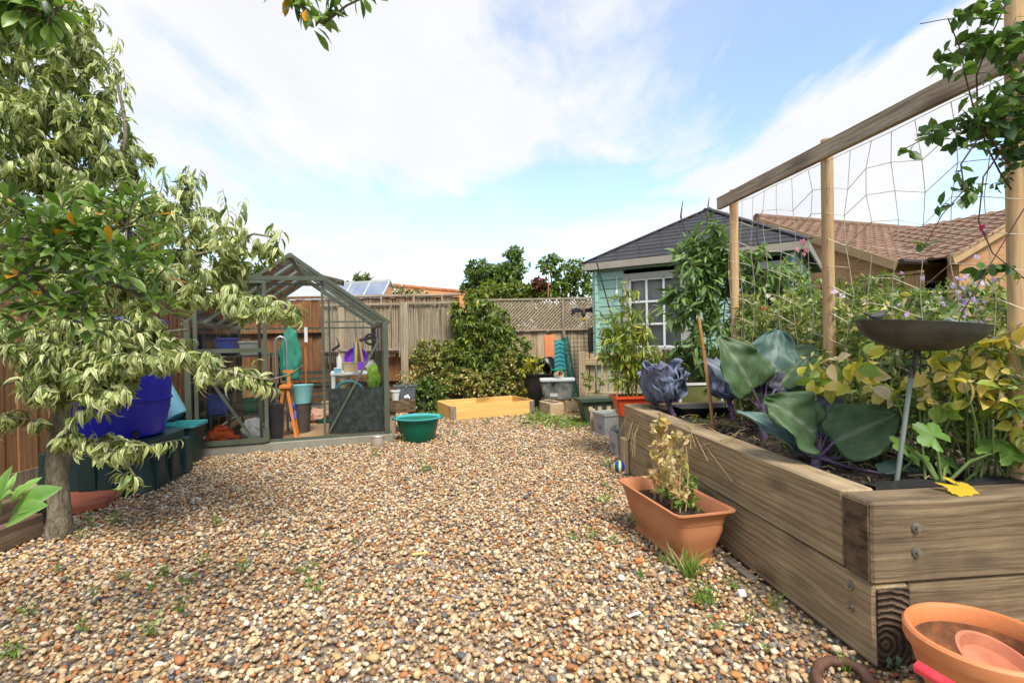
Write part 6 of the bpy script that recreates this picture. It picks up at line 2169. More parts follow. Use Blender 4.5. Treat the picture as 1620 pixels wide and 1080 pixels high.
t = thing('brown_pot', 'brown fibre pot lying sideways on the storage box lid', 'pot', (p.x + .02, 7.7, .49), R(35))
MB().lathe([(.045, -.06), (.06, .06), (.052, .055), (.038, -.05), (0, -.05)], 6, Matrix.Translation((0, 0, .058)) @ Matrix.Rotation(R(80), 4, 'X')).build('body', 'stone_block', t)
t = thing('black_tub', 'large black tub heaped with dark pots beneath the lattice', 'tub', pd(858, 620, 8.35).xy.to_3d(), 0)
MB().lathe([(.24, 0), (.32, .5), (.345, .52), (.345, .54), (.31, .52), (.23, .1), (0, .1)], 30).build('body', 'black_plastic', t, smooth=True)
tl2 = V(t.location)
for lab, x, y, z, r_, tilt, a in (('black plant pot tipped over in the black tub', -.02, -.02, .5, .13, 60, 10), ('charcoal square pot leaning in the black tub', .12, .02, .52, .14, 40, 200), ('dark pot at the back of the black tub', -.12, .12, .52, .15, 20, 90)):
    t = thing('plant_pot', lab, 'pot', tl2 + V((x, y, z)), R(a))
    MB().lathe([(r_ * .7, 0), (r_, r_ * 1.5), (r_ * 1.08, r_ * 1.5), (r_ * 1.08, r_ * 1.65), (r_ * .94, r_ * 1.6), (r_ * .65, .02), (0, .02)], 20, Matrix.Rotation(R(tilt), 4, 'X')).build('body', 'black_plastic', t, smooth=True)
b_ = pd(873, 560, 8.6)
t = thing('orange_slab', 'orange clay slab standing behind the black tub', 'slab', (b_.x, 8.75, .3), R(8))
MB().prism([(-.09, 0), (.11, 0), (.09, .86), (-.1, .84)], 0, .04).build('slab', 'terracotta_bright', t, bevel=.006).rotation_euler = (R(-6), 0, 0)
b_ = pd(888, 560, 8.5)
t = thing('lawn_edging', 'roll of turquoise zigzag plastic edging leaning on the fence', 'edging', (b_.x - .02, 8.55, .05), R(5))
for k in range(13):
    z = .08 + .07 * k
    MB().add([(-.09, 0, z), (.0, -.01, z + .035), (.09, 0, z), (.09, 0, z + .055), (0, -.01, z + .09), (-.09, 0, z + .055), (-.09, .012, z), (0, .002, z + .035), (.09, .012, z), (.09, .012, z + .055), (0, .002, z + .09), (-.09, .012, z + .055)],
             [(0, 1, 4, 5), (1, 2, 3, 4), (6, 11, 10, 7), (7, 10, 9, 8), (5, 4, 10, 11), (4, 3, 9, 10)]).build('strip', 'teal_plastic', t)
MB().box(-.085, .085, .015, .03, 0.0, 1.0).build('backing', 'darkgreen_plastic', t)
t = thing('green_net_roll', 'rolled dark green netting leaning beside the edging', 'netting roll', (b_.x + .13, 8.5, .02), 0)
MB().tube([(.1, 0, 0), (.02, .04, .5), (-.05, .1, 1.08)], [.07, .06, .055], n=12).build('roll', mat('green_net', (.02, .13, .11), (.01, .07, .06), (.3, .34, .2), rough=.8, scale=30, dirt=.2), t, smooth=True)
t = thing('green_tray', 'bright green tray lodged in the black tub', 'tray', tl2 + V((.25, -.12, .55)), R(15))
MB().loft([rrect(.1, .06, .02, 0), rrect(.12, .08, .02, .04), rrect(.11, .07, .02, .038), rrect(.09, .05, .02, .01)]).build('body', mat('bright_green', (.0, .32, .12), (.0, .27, .1), rough=.4, dirt=.05), t, smooth=True)
# wire mesh panel
t = thing('wire_panel', 'rusty square wire mesh panel leaning by the lattice post', 'mesh panel', (pd(905, 600, 8.45).x, 8.45, 0), R(4))
for k in range(8): MB().tube([(.06 * k, 0, .1), (.06 * k, .12, 1.2)], .004, n=4).build('wire', 'mesh_wire', t)
for k in range(16): MB().tube([(0, .008 * k, .1 + .07 * k), (.42, .008 * k, .1 + .07 * k)], .004, n=4).build('wire', 'mesh_wire', t)
t = thing('dark_post', 'dark rotting post behind the wire mesh panel', 'post', (pd(938, 600, 8.6).x, 8.62, 0), 0)
MB().tube([(0, 0, 0), (.01, 0, .7), (.0, .01, 1.25)], [.075, .07, .06], n=10).build('trunk', 'fence_dark', t, smooth=True, jit=.01)
MB().box(.07, .12, -.03, .03, .8, 1.0).build('blue_marker', 'blue_bag', t)
# bird scarer
p = pd(923, 492, 8.6)
t = thing('bird_scarer', 'black winged bird scarer hanging on the lattice post', 'bird scarer', p, 0)
for s in (-1, 1):
    MB().loft([[V((s * .03, y * .05, z)) for y, z in ((-1, -.02), (1, -.02), (1, .03), (-1, .03))], [V((s * .13, y * .05, z)) for y, z in ((-1, -.02), (1, -.02), (1, .06), (-1, .06))], [V((s * .2, y * .03, z)) for y, z in ((-1, -.07), (1, -.07), (1, .02), (-1, .02))]]).build('wing', 'black_plastic', t, bevel=.008)
MB().lathe([(0, -.12), (.035, -.08), (.04, 0), (.02, .05), (0, .06)], 14).build('body', 'fence_dark', t, smooth=True)
MB().lathe([(0, -.19), (.03, -.15), (.025, -.12), (0, -.11)], 12).build('tail', 'yellow_cloth', t, smooth=True)
o = MB().tube([pd(944, 415, 6.3), pd(962, 480, 6.3), pd(986, 570, 6.3), pd(1000, 620, 6.3) - V((0, 0, .4))], .008, n=6).build('black_cane', 'black_cane', None, smooth=True)
setp(o, 'thin black cane leaning before the summerhouse corner', 'cane')

# green trough on the gravel
a_ = pg(930, 672)
t = thing('green_trough', 'empty dark green plastic trough beside the low fence', 'trough', (a_.x + .13, a_.y + .12, 0), R(12))
MB().loft([rrect(.17, .09, .02, 0), rrect(.235, .12, .03, .3), rrect(.232, .117, .03, .3), rrect(.166, .086, .02, .01)]).build('body', 'trough_green', t, smooth=True)
MB().loft([rrect(.235, .12, .03, .285), rrect(.265, .15, .035, .29), rrect(.265, .15, .035, .325), rrect(.24, .125, .03, .325), rrect(.23, .115, .03, .3)], cap0=False, cap1=False).build('rim', 'trough_green', t, smooth=True)
for x in (-.12, .0, .12): MB().lathe([(0, .004), (.028, .004), (.028, -.004)], 14, Matrix.Translation((x, -.1145, .2)) @ Matrix.Rotation(R(80), 4, 'X'), sx=1, sy=1.7).build('hole', 'stone_block', t)
WT = [((.14, .2, .05), (.16, .22, .06), 1), ((.25, .28, .06), (.26, .3, .07), 1)]
plant('seedling', 'leafy green sapling growing behind the green trough', 'sapling', (a_.x + .1, a_.y + .5, 0), [([(a_.x + .1, a_.y + .5, 0), (a_.x + .08, a_.y + .5, .6)], .006, .003), ([(a_.x + .22, a_.y + .5, 0), (a_.x + .25, a_.y + .5, .55)], .006, .003)], [((a_.x + .08, a_.y + .5, .5), (.1, .1, .14), 1), ((a_.x + .25, a_.y + .5, .45), (.07, .08, .14), 1)], 26, 8, .05, DIA, WT, bark='stem_green', span=.12, twig_r=.002)

# stencilled planter crates at the bed's far end
def crate(lab, px_, py_, s, rz, z=0):
    c = pg(px_, py_)
    t = thing('planter_crate', lab, 'planter', (c.x + s * .5, c.y + s * .5, z), rz)
    MB().loft([rrect(s * .44, s * .44, .01, 0), rrect(s * .5, s * .5, .012, s * .9), rrect(s * .46, s * .46, .01, s * .9), rrect(s * .42, s * .42, .01, s * .72)]).build('body', 'crate_grey', t)
    MB().loft([rrect(s * .52, s * .52, .012, s * .82), rrect(s * .53, s * .53, .012, s * .93), rrect(s * .47, s * .47, .01, s * .93), rrect(s * .47, s * .47, .01, s * .82)], cap0=False, cap1=False).build('rim', 'crate_grey', t)
    MB().box(-s * .45, s * .45, -s * .45, s * .45, s * .7, s * .8).build('soil', 'soil', t)
    for side in (0, 1):
        Q = Matrix.Rotation(R(-90 * side), 4, 'Z') @ Matrix.Translation((0, -s * .472, s * .42)) @ Matrix.Rotation(R(86), 4, 'X')
        m_ = MB()
        m_.tube([Q @ V((math.cos(a) * s * .2, math.sin(a) * s * .2, 0)) for a in np.linspace(0, 6.283, 21)[:-1]], s * .012, n=4, closed=True)
        m_.tube([Q @ V((math.cos(a) * s * .14, math.sin(a) * s * .14, 0)) for a in np.linspace(0, 6.283, 17)[:-1]], s * .007, n=4, closed=True)
        for k in range(-2, 3): m_.bar(Q @ V((-s * .08, k * s * .04, .001)), Q @ V((s * .08, k * s * .04, .001)), s * .012, s * .012)
        m_.build('emblem', 'crate_stencil', t)
    return t
crate('grey planter crate with a round stencil beside the green trough', 948, 690, .27, R(20))
crate('smaller grey planter crate with a round stencil at the bed end', 972, 722, .23, R(8))
c = pg(938, 682)
o = MB().box(-.03, .03, -.02, .02, 0, .26).build('wooden_peg', 'fence_pale', None, bevel=.004, loc=(c.x, c.y, 0))
setp(o, 'stubby pale wooden post beside the stencilled crate', 'post')
# red trough with bamboo
rb = V((1.16, 4.6, 0))
t = thing('log_stand', 'rough timber stand carrying the red trough', 'stand', rb, R(4))
MB().box(-.2, .3, -.1, .1, .12, .4).build('top', 'fence_grey', t, bevel=.005)
for x in (-.14, .24): MB().box(x - .05, x + .05, -.09, .09, 0, .119).build('leg', 'fence_grey', t, bevel=.005)
t = thing('red_trough', 'red plastic trough planted with bamboo', 'trough', rb + V((0, 0, .402)), R(4))
MB().loft([rrect(.23, .075, .02, 0), rrect(.265, .1, .025, .15), rrect(.285, .115, .025, .15), rrect(.285, .115, .025, .175), rrect(.255, .095, .02, .17), rrect(.23, .08, .02, .12)]).build('body', 'red_plastic', t, smooth=True)
MB().box(-.23, .23, -.075, .075, .1, .14).build('soil', 'soil', t)
BAM = leaf_tpl(3, .15, .5, .2)
bl_ = [pb(1000, 590, 42, 28, 4.6, .14), pb(985, 550, 42, 38, 4.6, .16), pb(1005, 510, 30, 38, 4.6, .12, 700), pb(965, 520, 18, 28, 4.6, .1, 350), pb(990, 465, 20, 22, 4.6, .08, 170), pb(1030, 570, 24, 36, 4.6, .1, 700), pb(940, 500, 12, 12, 4.6, .06, 90)]
lm2 = []
for k in range(11):
    x0 = rb.x + rng.uniform(-.21, .21)
    tp_ = pd(rng.uniform(955, 1045), rng.uniform(440, 520), 4.6 + rng.uniform(-.12, .12))
    lm2.append(([(x0, rb.y + rng.uniform(-.04, .04), .53), ((x0 * 1.6 + tp_.x * .4) / 2, rb.y, (.53 + tp_.z) / 2), tuple(tp_)], .0045, .002))
plant('bamboo', 'yellow green bamboo growing in the red trough', 'bamboo', (rb.x, rb.y, .53), lm2, bl_, 330, 11, .09, BAM, [((.25, .31, .04), (.25, .31, .04), 3), ((.14, .21, .03), (.14, .21, .03), 3), ((.42, .38, .06), (.42, .38, .06), 1.6)], bark='stem_green', span=.2, droop=.25, spread=.8, fwd=.6, twig_r=.0016, trunk='canes')

# ------------------------------------------------------------------ terracotta trough against the bed
TC, TR = V((.815, 2.70, 0)), R(13)
t = thing('terracotta_trough', 'long terracotta coloured trough with withered peas against the bed', 'trough', TC, TR)
prof = [(.255, .085, 0, .02), (.26, .09, .012, .025), (.25, .082, .03, .03), (.258, .088, .06, .035), (.285, .112, .12, .05), (.298, .124, .17, .05), (.30, .126, .205, .05), (.303, .129, .207, .05), (.308, .132, .235, .045), (.325, .148, .262, .04), (.34, .160, .268, .04), (.34, .160, .275, .04), (.318, .142, .272, .04), (.30, .122, .24, .04), (.285, .108, .19, .04)]
rings = [[V((p.y, p.x, p.z)) for p in rrect(a, b, r_, z, 5)] for a, b, z, r_ in prof]
MB().loft([list(reversed(r)) for r in rings], cap1=False).build('body', 'terracotta', t, smooth=True)
MB().loft([[V((p.y, p.x, z)) for p in rrect(.29, .113, .04, 0, 5)] for z in (.2, .208)]).build('soil', 'soil', t)
tm = frame(TR, TC)
DRY = [((.7, .55, .3), (.76, .62, .36), 3), ((.5, .33, .13), (.55, .38, .17), 2), ((.7, .56, .33), (.74, .62, .4), 2), ((.45, .42, .12), (.5, .46, .15), .8)]
for (lx, ly, top, lab) in ((.0, .1, (1045, 665), 'tall withered pea plant in the middle of the terracotta trough'), (-.01, -.08, (1077, 690), 'shorter withered pea plant near the front of the terracotta trough')):
    b0 = tm @ V((lx, ly, .2))
    tt = pd(top[0], top[1], b0.y + .02)
    sl_ = []
    for k in range(5):
        o_ = V((rng.uniform(-.04, .04), rng.uniform(-.04, .04), 0))
        sl_.append(([tuple(b0 + o_), tuple(b0.lerp(tt, .5) + o_ * .8 + V((rng.uniform(-.02, .02), 0, 0))), tuple(tt + o_ * .5 - V((0, 0, rng.uniform(0, .12))))], .004, .002))
    m1, m2 = b0.lerp(tt, .75), b0.lerp(tt, .35)
    plant('withered_pea', lab, 'dead plant', tuple(b0), sl_, [(tuple(m1), (.055, .055, .11), 2), (tuple(m2), (.06, .06, .12), 2), (tuple(tt), (.05, .05, .05), .8)], 150, 6, .045, leaf_tpl(3, .5, 1.8, .6, wav=.5), DRY, lm='leaf_dry', bark='stem_dry', span=.08, droop=.6, spread=.9, fwd=.2, twig_r=.0015, jit=.15, upj=1.2, trunk='stalks')
gb = tm @ V((.03, -.02, .205))
plant('green_weed', 'fresh green weed growing in the terracotta trough', 'weed', tuple(gb), None, [(tuple(gb + V((0, 0, .05))), (.08, .2, .06), 1), (tuple(gb + V((.06, -.0, .12))), (.04, .08, .08), .5)], 60, 6, .035, DIA, WG, bark='stem_green', span=.08, twig_r=.0015)
# glass orb on a stick
b0 = pd(996, 782, 2.98)
tp_ = pd(981, 752, 2.98)
t = thing('garden_orb', 'blue and green glass orb on a metal stick in the trough', 'orb', b0 - V((0, 0, .06)), 0)
MB().tube([(0, 0, 0), tuple((tp_ - b0) + V((0, 0, .06)))], .005, n=7).build('stick', 'steel', t, smooth=True)
def swirl():
    m = bpy.data.materials.new('orb_glass')
    m.use_nodes = True
    tt = m.node_tree
    b = tt.nodes['Principled BSDF']
    tc = nd(tt, 'ShaderNodeTexCoord')
    wv = nd(tt, 'ShaderNodeTexWave', Scale=9.0, Distortion=5.0, Detail=2.0)
    tt.links.new(tc.outputs['Object'], wv.inputs['Vector'])
    tt.links.new(ramp(tt, wv.outputs['Fac'], [(.3, (.01, .02, .25)), (.6, (.02, .12, .3)), (.8, (.25, .5, .05)), (.95, (.6, .6, .05))]), b.inputs['Base Color'])
    b.inputs['Roughness'].default_value = .08
    b.inputs['Coat Weight'].default_value = .6
    MATS['orb_glass'] = m
swirl()
oc = pd(979, 738, 2.98) - (b0 - V((0, 0, .06)))
m_ = MB().lathe([(.036 * math.sin(a), -.036 * math.cos(a)) for a in np.linspace(0.001, math.pi - .001, 14)], 22, Matrix.Translation(oc))
m_.build('globe', 'orb_glass', t, smooth=True)
# dry stalks trailing over the bed edge
mb = MB()
for k in range(6):
    p0 = bedM @ V((.1 + rng.uniform(0, .3), 1.3 + rng.uniform(-.2, .2), .53))
    p1 = bedM @ V((.02, 1.15 + rng.uniform(-.25, .3), .57))
    p2 = bedM @ V((-.03 - rng.random() * .02, 1.1 + rng.uniform(-.3, .3), .52 - rng.random() * .15))
    mb.tube([p0, p0.lerp(p1, .5) + V((0, 0, .02)), p1, p2], .002, n=4)
o = mb.build('dry_stalks', 'stem_dry', None, smooth=True)
setp(o, 'dry straw coloured stalks trailing over the sleeper edge', 'stalks')
mb = MB()
for k in range(7):
    p0 = bedM @ V((.12 + rng.uniform(0, .2), 2.35 + rng.uniform(-.15, .1), .55))
    p2 = bedM @ V((-.05 - rng.random() * .03, 2.3 + rng.uniform(-.2, .2), .4 - rng.random() * .2))
    p1 = (p0 + p2) / 2 + V((0, 0, .12))
    mb.tube([p0, p0.lerp(p1, .6) + V((0, 0, .02)), p1, p1.lerp(p2, .5) + V((-.03, 0, .01)), p2], .002, n=4)
o = mb.build('dry_stalks', 'stem_dry', None, smooth=True)
setp(o, 'looping dry stalks over the far corner of the bed', 'stalks')

# ------------------------------------------------------------------ clay bowl corner
t = thing('clay_pot', 'wide orange clay pot with a dirty inside beside the sleeper end', 'pot', (1.30, 1.435, 0), 0)
MB().lathe([(.105, 0), (.11, .005), (.155, .15), (.168, .2), (.178, .205), (.182, .215), (.182, .243), (.176, .25), (.168, .25), (.162, .243), (.158, .2)], 48, cap=False).build('body', 'terracotta_bright', t, smooth=True)
MB().lathe([(.158, .2), (.145, .14), (.12, .1), (.06, .085), (0.0, .08)], 48, cap=False).build('inside', 'terracotta_dirt', t, smooth=True)
t = thing('clay_saucer', 'clay saucer leaning inside the wide pot', 'saucer', (1.295, 1.39, .165), R(30))
MB().lathe([(0, 0), (.085, 0), (.1, .025), (.108, .028), (.108, .036), (.098, .036), (.083, .01), (0, .01)], 36, Matrix.Rotation(R(24), 4, 'X')).build('dish', mat('clay_pale', (.42, .14, .07), (.33, .1, .05), (.48, .2, .11), rough=.7, scale=5, dirt=.3, dcol=(.5, .3, .2)), t, smooth=True)
t = thing('red_pipe', 'red plastic pipe lying across the clay pot front', 'pipe', pd(1450, 1053, 1.24), 0)
e_ = pd(1560, 1120, 1.12) - pd(1450, 1053, 1.24)
dd_ = V(e_)
Q = dd_.to_track_quat('Z', 'Y').to_matrix().to_4x4()
MB().lathe([(.0115, .01), (.0115, 0), (.0145, 0), (.0145, dd_.length + .25)], 20, Q, cap=False).build('tube', 'red_tube', t, smooth=True)
MB().lathe([(0, .03), (.0114, .03)], 20, Q).build('bore', 'red_tube', t)
ringp = [pg(a, b, .018) for a, b in ((1330, 1130), (1302, 1095), (1291, 1070), (1295, 1052), (1312, 1044), (1340, 1048), (1365, 1062), (1385, 1090), (1395, 1130))]
o = MB().tube(ringp, .0165, n=12).build('iron_hoop', 'rust_pipe', None, smooth=True)
setp(o, 'rusty brown iron hoop lying at the sleeper bed foot', 'hoop')
p = pg(1437, 1095, .0)
o = MB().lathe([(0, 0), (.02, 0), (.021, .004), (.021, .07), (.02, .074), (0, .074)], 18, Matrix.Translation((0, 0, .02)) @ Matrix.Rotation(R(80), 4, 'X')).build('log_offcut', 'new_pine', None, smooth=True, loc=(p.x, p.y, 0))
setp(o, 'little round wood offcut beneath the red pipe', 'offcut')
# small litter on the gravel
for nm, lab, cat, a, b, sz, m_ in (('white_offcut', 'white plastic offcut lying on the gravel by the bed', 'litter', 1174, 944, (.014, .02, .006), 'white_paint'), ('white_strip', 'thin white plastic strip lying on the gravel', 'litter', 1003, 978, (.032, .005, .003), 'white_paint'),
                                   ('brick_chip', 'orange brick chip near the terracotta trough', 'brick chip', 1011, 893, (.018, .014, .01), 'terracotta_bright'), ('brick_chip', 'flat orange brick chip on the open gravel', 'brick chip', 1138, 1010, (.014, .012, .006), 'terracotta_bright'),
                                   ('wood_splinter', 'pale wood splinter lying on the gravel', 'splinter', 665, 880, (.04, .006, .004), 'new_pine'), ('dark_scrap', 'scrap of black plastic on the gravel by the frame', 'litter', 833, 671, (.05, .02, .006), 'black_plastic')):
    c = pg(a, b)
    Q = Matrix.Rotation(rng.uniform(-.5, .5), 4, 'Z') @ Matrix.Rotation(.12, 4, 'X')
    o = MB().box(-sz[0], sz[0], -sz[1], sz[1], -sz[2], sz[2], Q).build(nm, m_, None, bevel=min(sz) * .4, loc=(c.x, c.y, hgt(c.x, c.y) + .012 + sz[2]))
    setp(o, lab, cat)
c = pg(1165, 915)
o = MB().box(-.022, .022, -.1, .1, -.01, .012).build('concrete_strip', 'fence_grey', None, bevel=.004, loc=(bedM @ V((-.045, .72, 0))), rot=(0, 0, BED_A))
setp(o, 'mossy stone strip sunk along the bed foot', 'stone strip')

# ------------------------------------------------------------------ bird bath
b0 = pg(1411, 779, SOIL)
top = pd(1441, 598, b0.y + .03)
neck = pd(1453, 545, b0.y + .03)
t = thing('bird_bath', 'metal bird bath bowl on a leaning stake with scrollwork', 'bird bath', b0, 0)
loc = V(b0)
MB().tube([(0, 0, -.08), tuple(top - loc)], .0085, n=12).build('stake', 'stem_metal', t, smooth=True)
MB().tube([tuple(top - loc), tuple(neck - loc)], [.0105, .009], n=12).build('neck', 'old_metal', t, smooth=True)
ax = (neck - top).normalized()
bc = pd(1455, 513, b0.y + .03) - loc
Qb = Matrix.Translation(bc) @ Matrix.Rotation(R(4.8), 4, 'Y') @ Matrix.Rotation(R(1), 4, 'X')
pr = [(0, -.1)] + [(.2 * math.sin(a), -.1 * math.cos(a)) for a in np.linspace(.12, 1.45, 14)] + [(.205, .0), (.207, .005), (.2, .006)]
pr += [(.19 * math.sin(a), -.09 * math.cos(a) + .003) for a in np.linspace(1.4, .1, 10)] + [(0, -.088)]

MB().lathe(pr, 44, Qb).build('bowl', 'old_metal', t, smooth=True)
mid = (top + neck) / 2 - loc
for s in (-1, 1):
    k2 = []
    for q in range(24):
        a = q / 23 * 5.2
        r_ = .026 * (1 - .55 * q / 23)
        k2.append(mid + V((s * (.034 + r_ * math.cos(a + 2.6)), -.012, .03 + r_ * math.sin(a + 2.6))))
    k3 = []
    for q in range(24):
        a = q / 23 * 5.2
        r_ = .026 * (1 - .55 * q / 23)
        k3.append(mid + V((s * (.034 + r_ * math.cos(a + 2.6)), -.012, -.034 - r_ * math.sin(a + 2.6))))
    MB().tube(list(reversed(k2)) + [mid + V((s * .013, -.012, -.002))] + k3, .003, n=6).build('scroll', 'black_plastic', t, smooth=True)


def small_bird(parent, P, rz, m_):
    b = MB()
    prof = [(-.042, .003, .004), (-.03, .008, .002), (-.012, .014, 0), (.006, .0155, .002), (.02, .0125, .012), (.03, .0105, .018), (.038, .006, .018), (.046, .0015, .0165)]
    Q = Matrix.Translation(P) @ Matrix.Rotation(rz, 4, 'Z')
    b.loft([[Q @ V((x, r_ * math.cos(a), z + r_ * math.sin(a) + .012)) for a in np.linspace(0, 6.283, 11)[:-1]] for x, r_, z in prof])
    o = b.build('bird', m_, parent, smooth=True)
    MB().prism([(-.07, .028), (-.035, .014), (-.03, .024)], -.005, .005, Q).build('tail', m_, o)
    return o
small_bird(t, pd(1389, 506, b0.y + .03) - loc + V((0, 0, .0)), R(12), 'old_metal')
rb_ = pd(1515, 518, b0.y + .02) - loc
small_bird(t, rb_, R(165), 'stem_metal')

# ------------------------------------------------------------------ brassicas
def blade(B, Tp, Wd, nrm, cup=.25, wav=.06, c0=(.045, .085, .045), c1=(.07, .12, .055), cv=(.12, .09, .15), seed=0, bend=.25, notch=True):
    """broad leaf from B to Tp with veins in the vertex colours; returns mesh arrays"""
    B, Tp = V(B), V(Tp)
    y = (Tp - B)
    L_ = y.length
    y.normalize()
    n = V(nrm)
    n = (n - y * n.dot(y)).normalized()
    x = y.cross(n).normalized()
    nu_, nv2 = 22, 16
    vs, cs, fs = [], [], []
    rr = random.Random(seed)
    for i in range(nu_ + 1):
        u = i / nu_
        wprof = math.sin(math.pi * min(1, .05 + .95 * u) ** .62) ** .62 if u < .97 else .18
        wprof = max(.04, wprof)
        for j in range(nv2 + 1):
            v = -1 + 2 * j / nv2
            e = 1 + .06 * mnoise.noise(V((u * 5, v * 2 + seed, seed * 1.7))) * abs(v)
            px_ = v * Wd * .5 * wprof * e
            rim = abs(v) ** 3
            z = cup * Wd * .5 * wprof * v * v + wav * Wd * rim * math.sin(u * 13 + (2 if v > 0 else 0) + seed) - bend * L_ * u * u
            z += .07 * Wd * mnoise.noise(V((u * 5 + seed, v * 4, 1))) + .02 * Wd * mnoise.noise(V((u * 14 + seed, v * 12, 1)))
            # veins: midrib plus arching laterals
            lat = abs(((u * 8 - abs(v) * 2.6) % 1.0) - .5)
            vein = max(0, 1 - abs(v) / (.07 * (1.15 - u))) if abs(v) < .1 else max(0, 1 - lat / .07) * .45 * (1 - abs(v) * .6)
            z += -.02 * Wd * max(0, 1 - lat / .16)
            p = B + y * (u * L_) + x * px_ + n * z
            vs.append(p)
            k = .5 + .5 * mnoise.noise(V((u * 3 + seed, v * 3, 4)))
            c = [c0[q] * (1 - k) + c1[q] * k for q in range(3)]
            c = [c[q] * (1 - vein) + cv[q] * vein for q in range(3)]
            cs.append(c)
    for i in range(nu_):
        for j in range(nv2):
            a = i * (nv2 + 1) + j
            fs.append((a, a + 1, a + nv2 + 2, a + nv2 + 1))
    return vs, cs, fs


leaf_mat('brassica', rough=.5, trans=.14, spec=.35)


def brassica(name, label, base, stalk_top, leaves, group=None, pal=None):
    loc = V(base)
    t = thing(name, label, 'cabbage', loc, 0, group)
    st = V(stalk_top)
    k = 9
    pts_ = [loc.lerp(st, i / k) - loc + V((.004 * math.sin(i * 2), 0, 0)) for i in range(k + 1)]
    pts_[0].z -= .03
    MB().tube(pts_, [.017 + .003 * (i % 2) for i in range(k + 1)], n=10).build('stalk', 'stem_purple', t, smooth=True)
    for i, lf in enumerate(leaves):
        B, Tp, Wd, nrm = lf[:4]
        kw = dict(pal or {})
        if len(lf) > 4: kw.update(lf[4])
        vs, cs, fs = blade(B, Tp, Wd, nrm, seed=i * 3.1 + loc.x * 7, **kw)
        flat = [q for f in fs for q in f]
        o = link('leaf', np_mesh('leaf', np.array([tuple(v - loc) for v in vs]), (flat, [4] * len(fs)), np.array(cs), 'brassica', True), t)
        md = o.modifiers.new('thick', 'SOLIDIFY')
        md.thickness = .0015
        a = st - loc
        b = V(B) - loc
        m = (a + b) / 2 + V((0, 0, -.01))
        b2 = b.lerp(V(Tp) - loc, .08)
        MB().tube([a, m, b, b2], [.009, .0065, .006, .004], n=7).build('leaf_stem', 'stem_purple', o, smooth=True)
    return t


def bl(b, tpx, Yb, Yt, wpx, nrm, **kw):
    return (pd(b[0], b[1], Yb), pd(tpx[0], tpx[1], Yt), wpx / FPX * Yb, nrm, kw)


GRN = dict(c0=(.05, .095, .042), c1=(.085, .145, .055), cv=(.17, .21, .13))
TEAL = dict(c0=(.07, .135, .115), c1=(.115, .19, .155), cv=(.24, .33, .27))
base = pg(1208, 694, SOIL)
Y0 = base.y
brassica('cabbage_plant', 'big cabbage with tall round upright leaves behind the near one', base, pd(1207, 648, Y0), [
    bl((1192, 618), (1153, 532), Y0 - .03, Y0 - .08, 84, (.1, -1, .35), **GRN),
    bl((1214, 605), (1240, 518), Y0 + .03, Y0 + .06, 92, (-.1, -1, .3), **TEAL),
    bl((1232, 610), (1294, 530), Y0 + .0, Y0 - .02, 62, (-.75, -.5, .4), **GRN),
    bl((1236, 616), (1290, 566), Y0 + .06, Y0 + .1, 55, (-.3, -.5, .8), **GRN),
    bl((1178, 620), (1126, 560), Y0 + .12, Y0 + .18, 60, (.5, -.8, .4), c0=(.09, .13, .15), c1=(.15, .2, .24), cv=(.2, .22, .25)),
    bl((1205, 620), (1195, 560), Y0 + .08, Y0 + .12, 50, (0, -1, .2), c0=(.03, .03, .045), c1=(.06, .06, .09)),
    bl((1225, 618), (1260, 578), Y0 - .02, Y0 - .0, 34, (-.4, -.9, .3), c0=(.02, .02, .03), c1=(.05, .05, .08)),
    bl((1215, 632), (1262, 610), Y0 + .1, Y0 + .2, 40, (0, -.3, 1), **GRN)])
base = pg(1290, 738, SOIL)
Y0 = base.y
brassica('cabbage_plant', 'wide spreading cabbage with holed dark leaves beside the bird bath', base, pd(1292, 722, Y0), [
    bl((1268, 712), (1186, 636), Y0 - .02, Y0 + .02, 55, (.35, -.6, .8), **TEAL),
    bl((1292, 688), (1232, 628), Y0 - .05, Y0 - .12, 104, (.15, -.9, .55), **GRN),
    bl((1318, 700), (1422, 648), Y0 - .06, Y0 - .14, 92, (-.2, -.85, .55), **GRN),
    bl((1308, 690), (1322, 618), Y0 + .08, Y0 + .14, 84, (0, -1, .35), c0=(.1, .13, .16), c1=(.17, .21, .25), cv=(.22, .24, .28)),
    bl((1335, 722), (1400, 698), Y0 + .02, Y0 + .06, 44, (-.1, -.5, .9), **TEAL),
    bl((1285, 700), (1262, 660), Y0 - .01, Y0 - .04, 40, (.4, -.9, .2), c0=(.09, .12, .12), c1=(.15, .19, .19)),
    bl((1392, 748), (1490, 742), Y0 - .12, Y0 - .16, 52, (0, -.4, 1), **TEAL),
    bl((1300, 690), (1380, 632), Y0 + .1, Y0 + .18, 70, (-.2, -.7, .7), **TEAL),
    bl((1290, 712), (1250, 690), Y0 + .06, Y0 + .12, 36, (.3, -.6, .8), **GRN)])
RED = dict(c0=(.11, .125, .2), c1=(.22, .26, .37), cv=(.2, .12, .22), cup=.45, wav=.11, bend=.02)
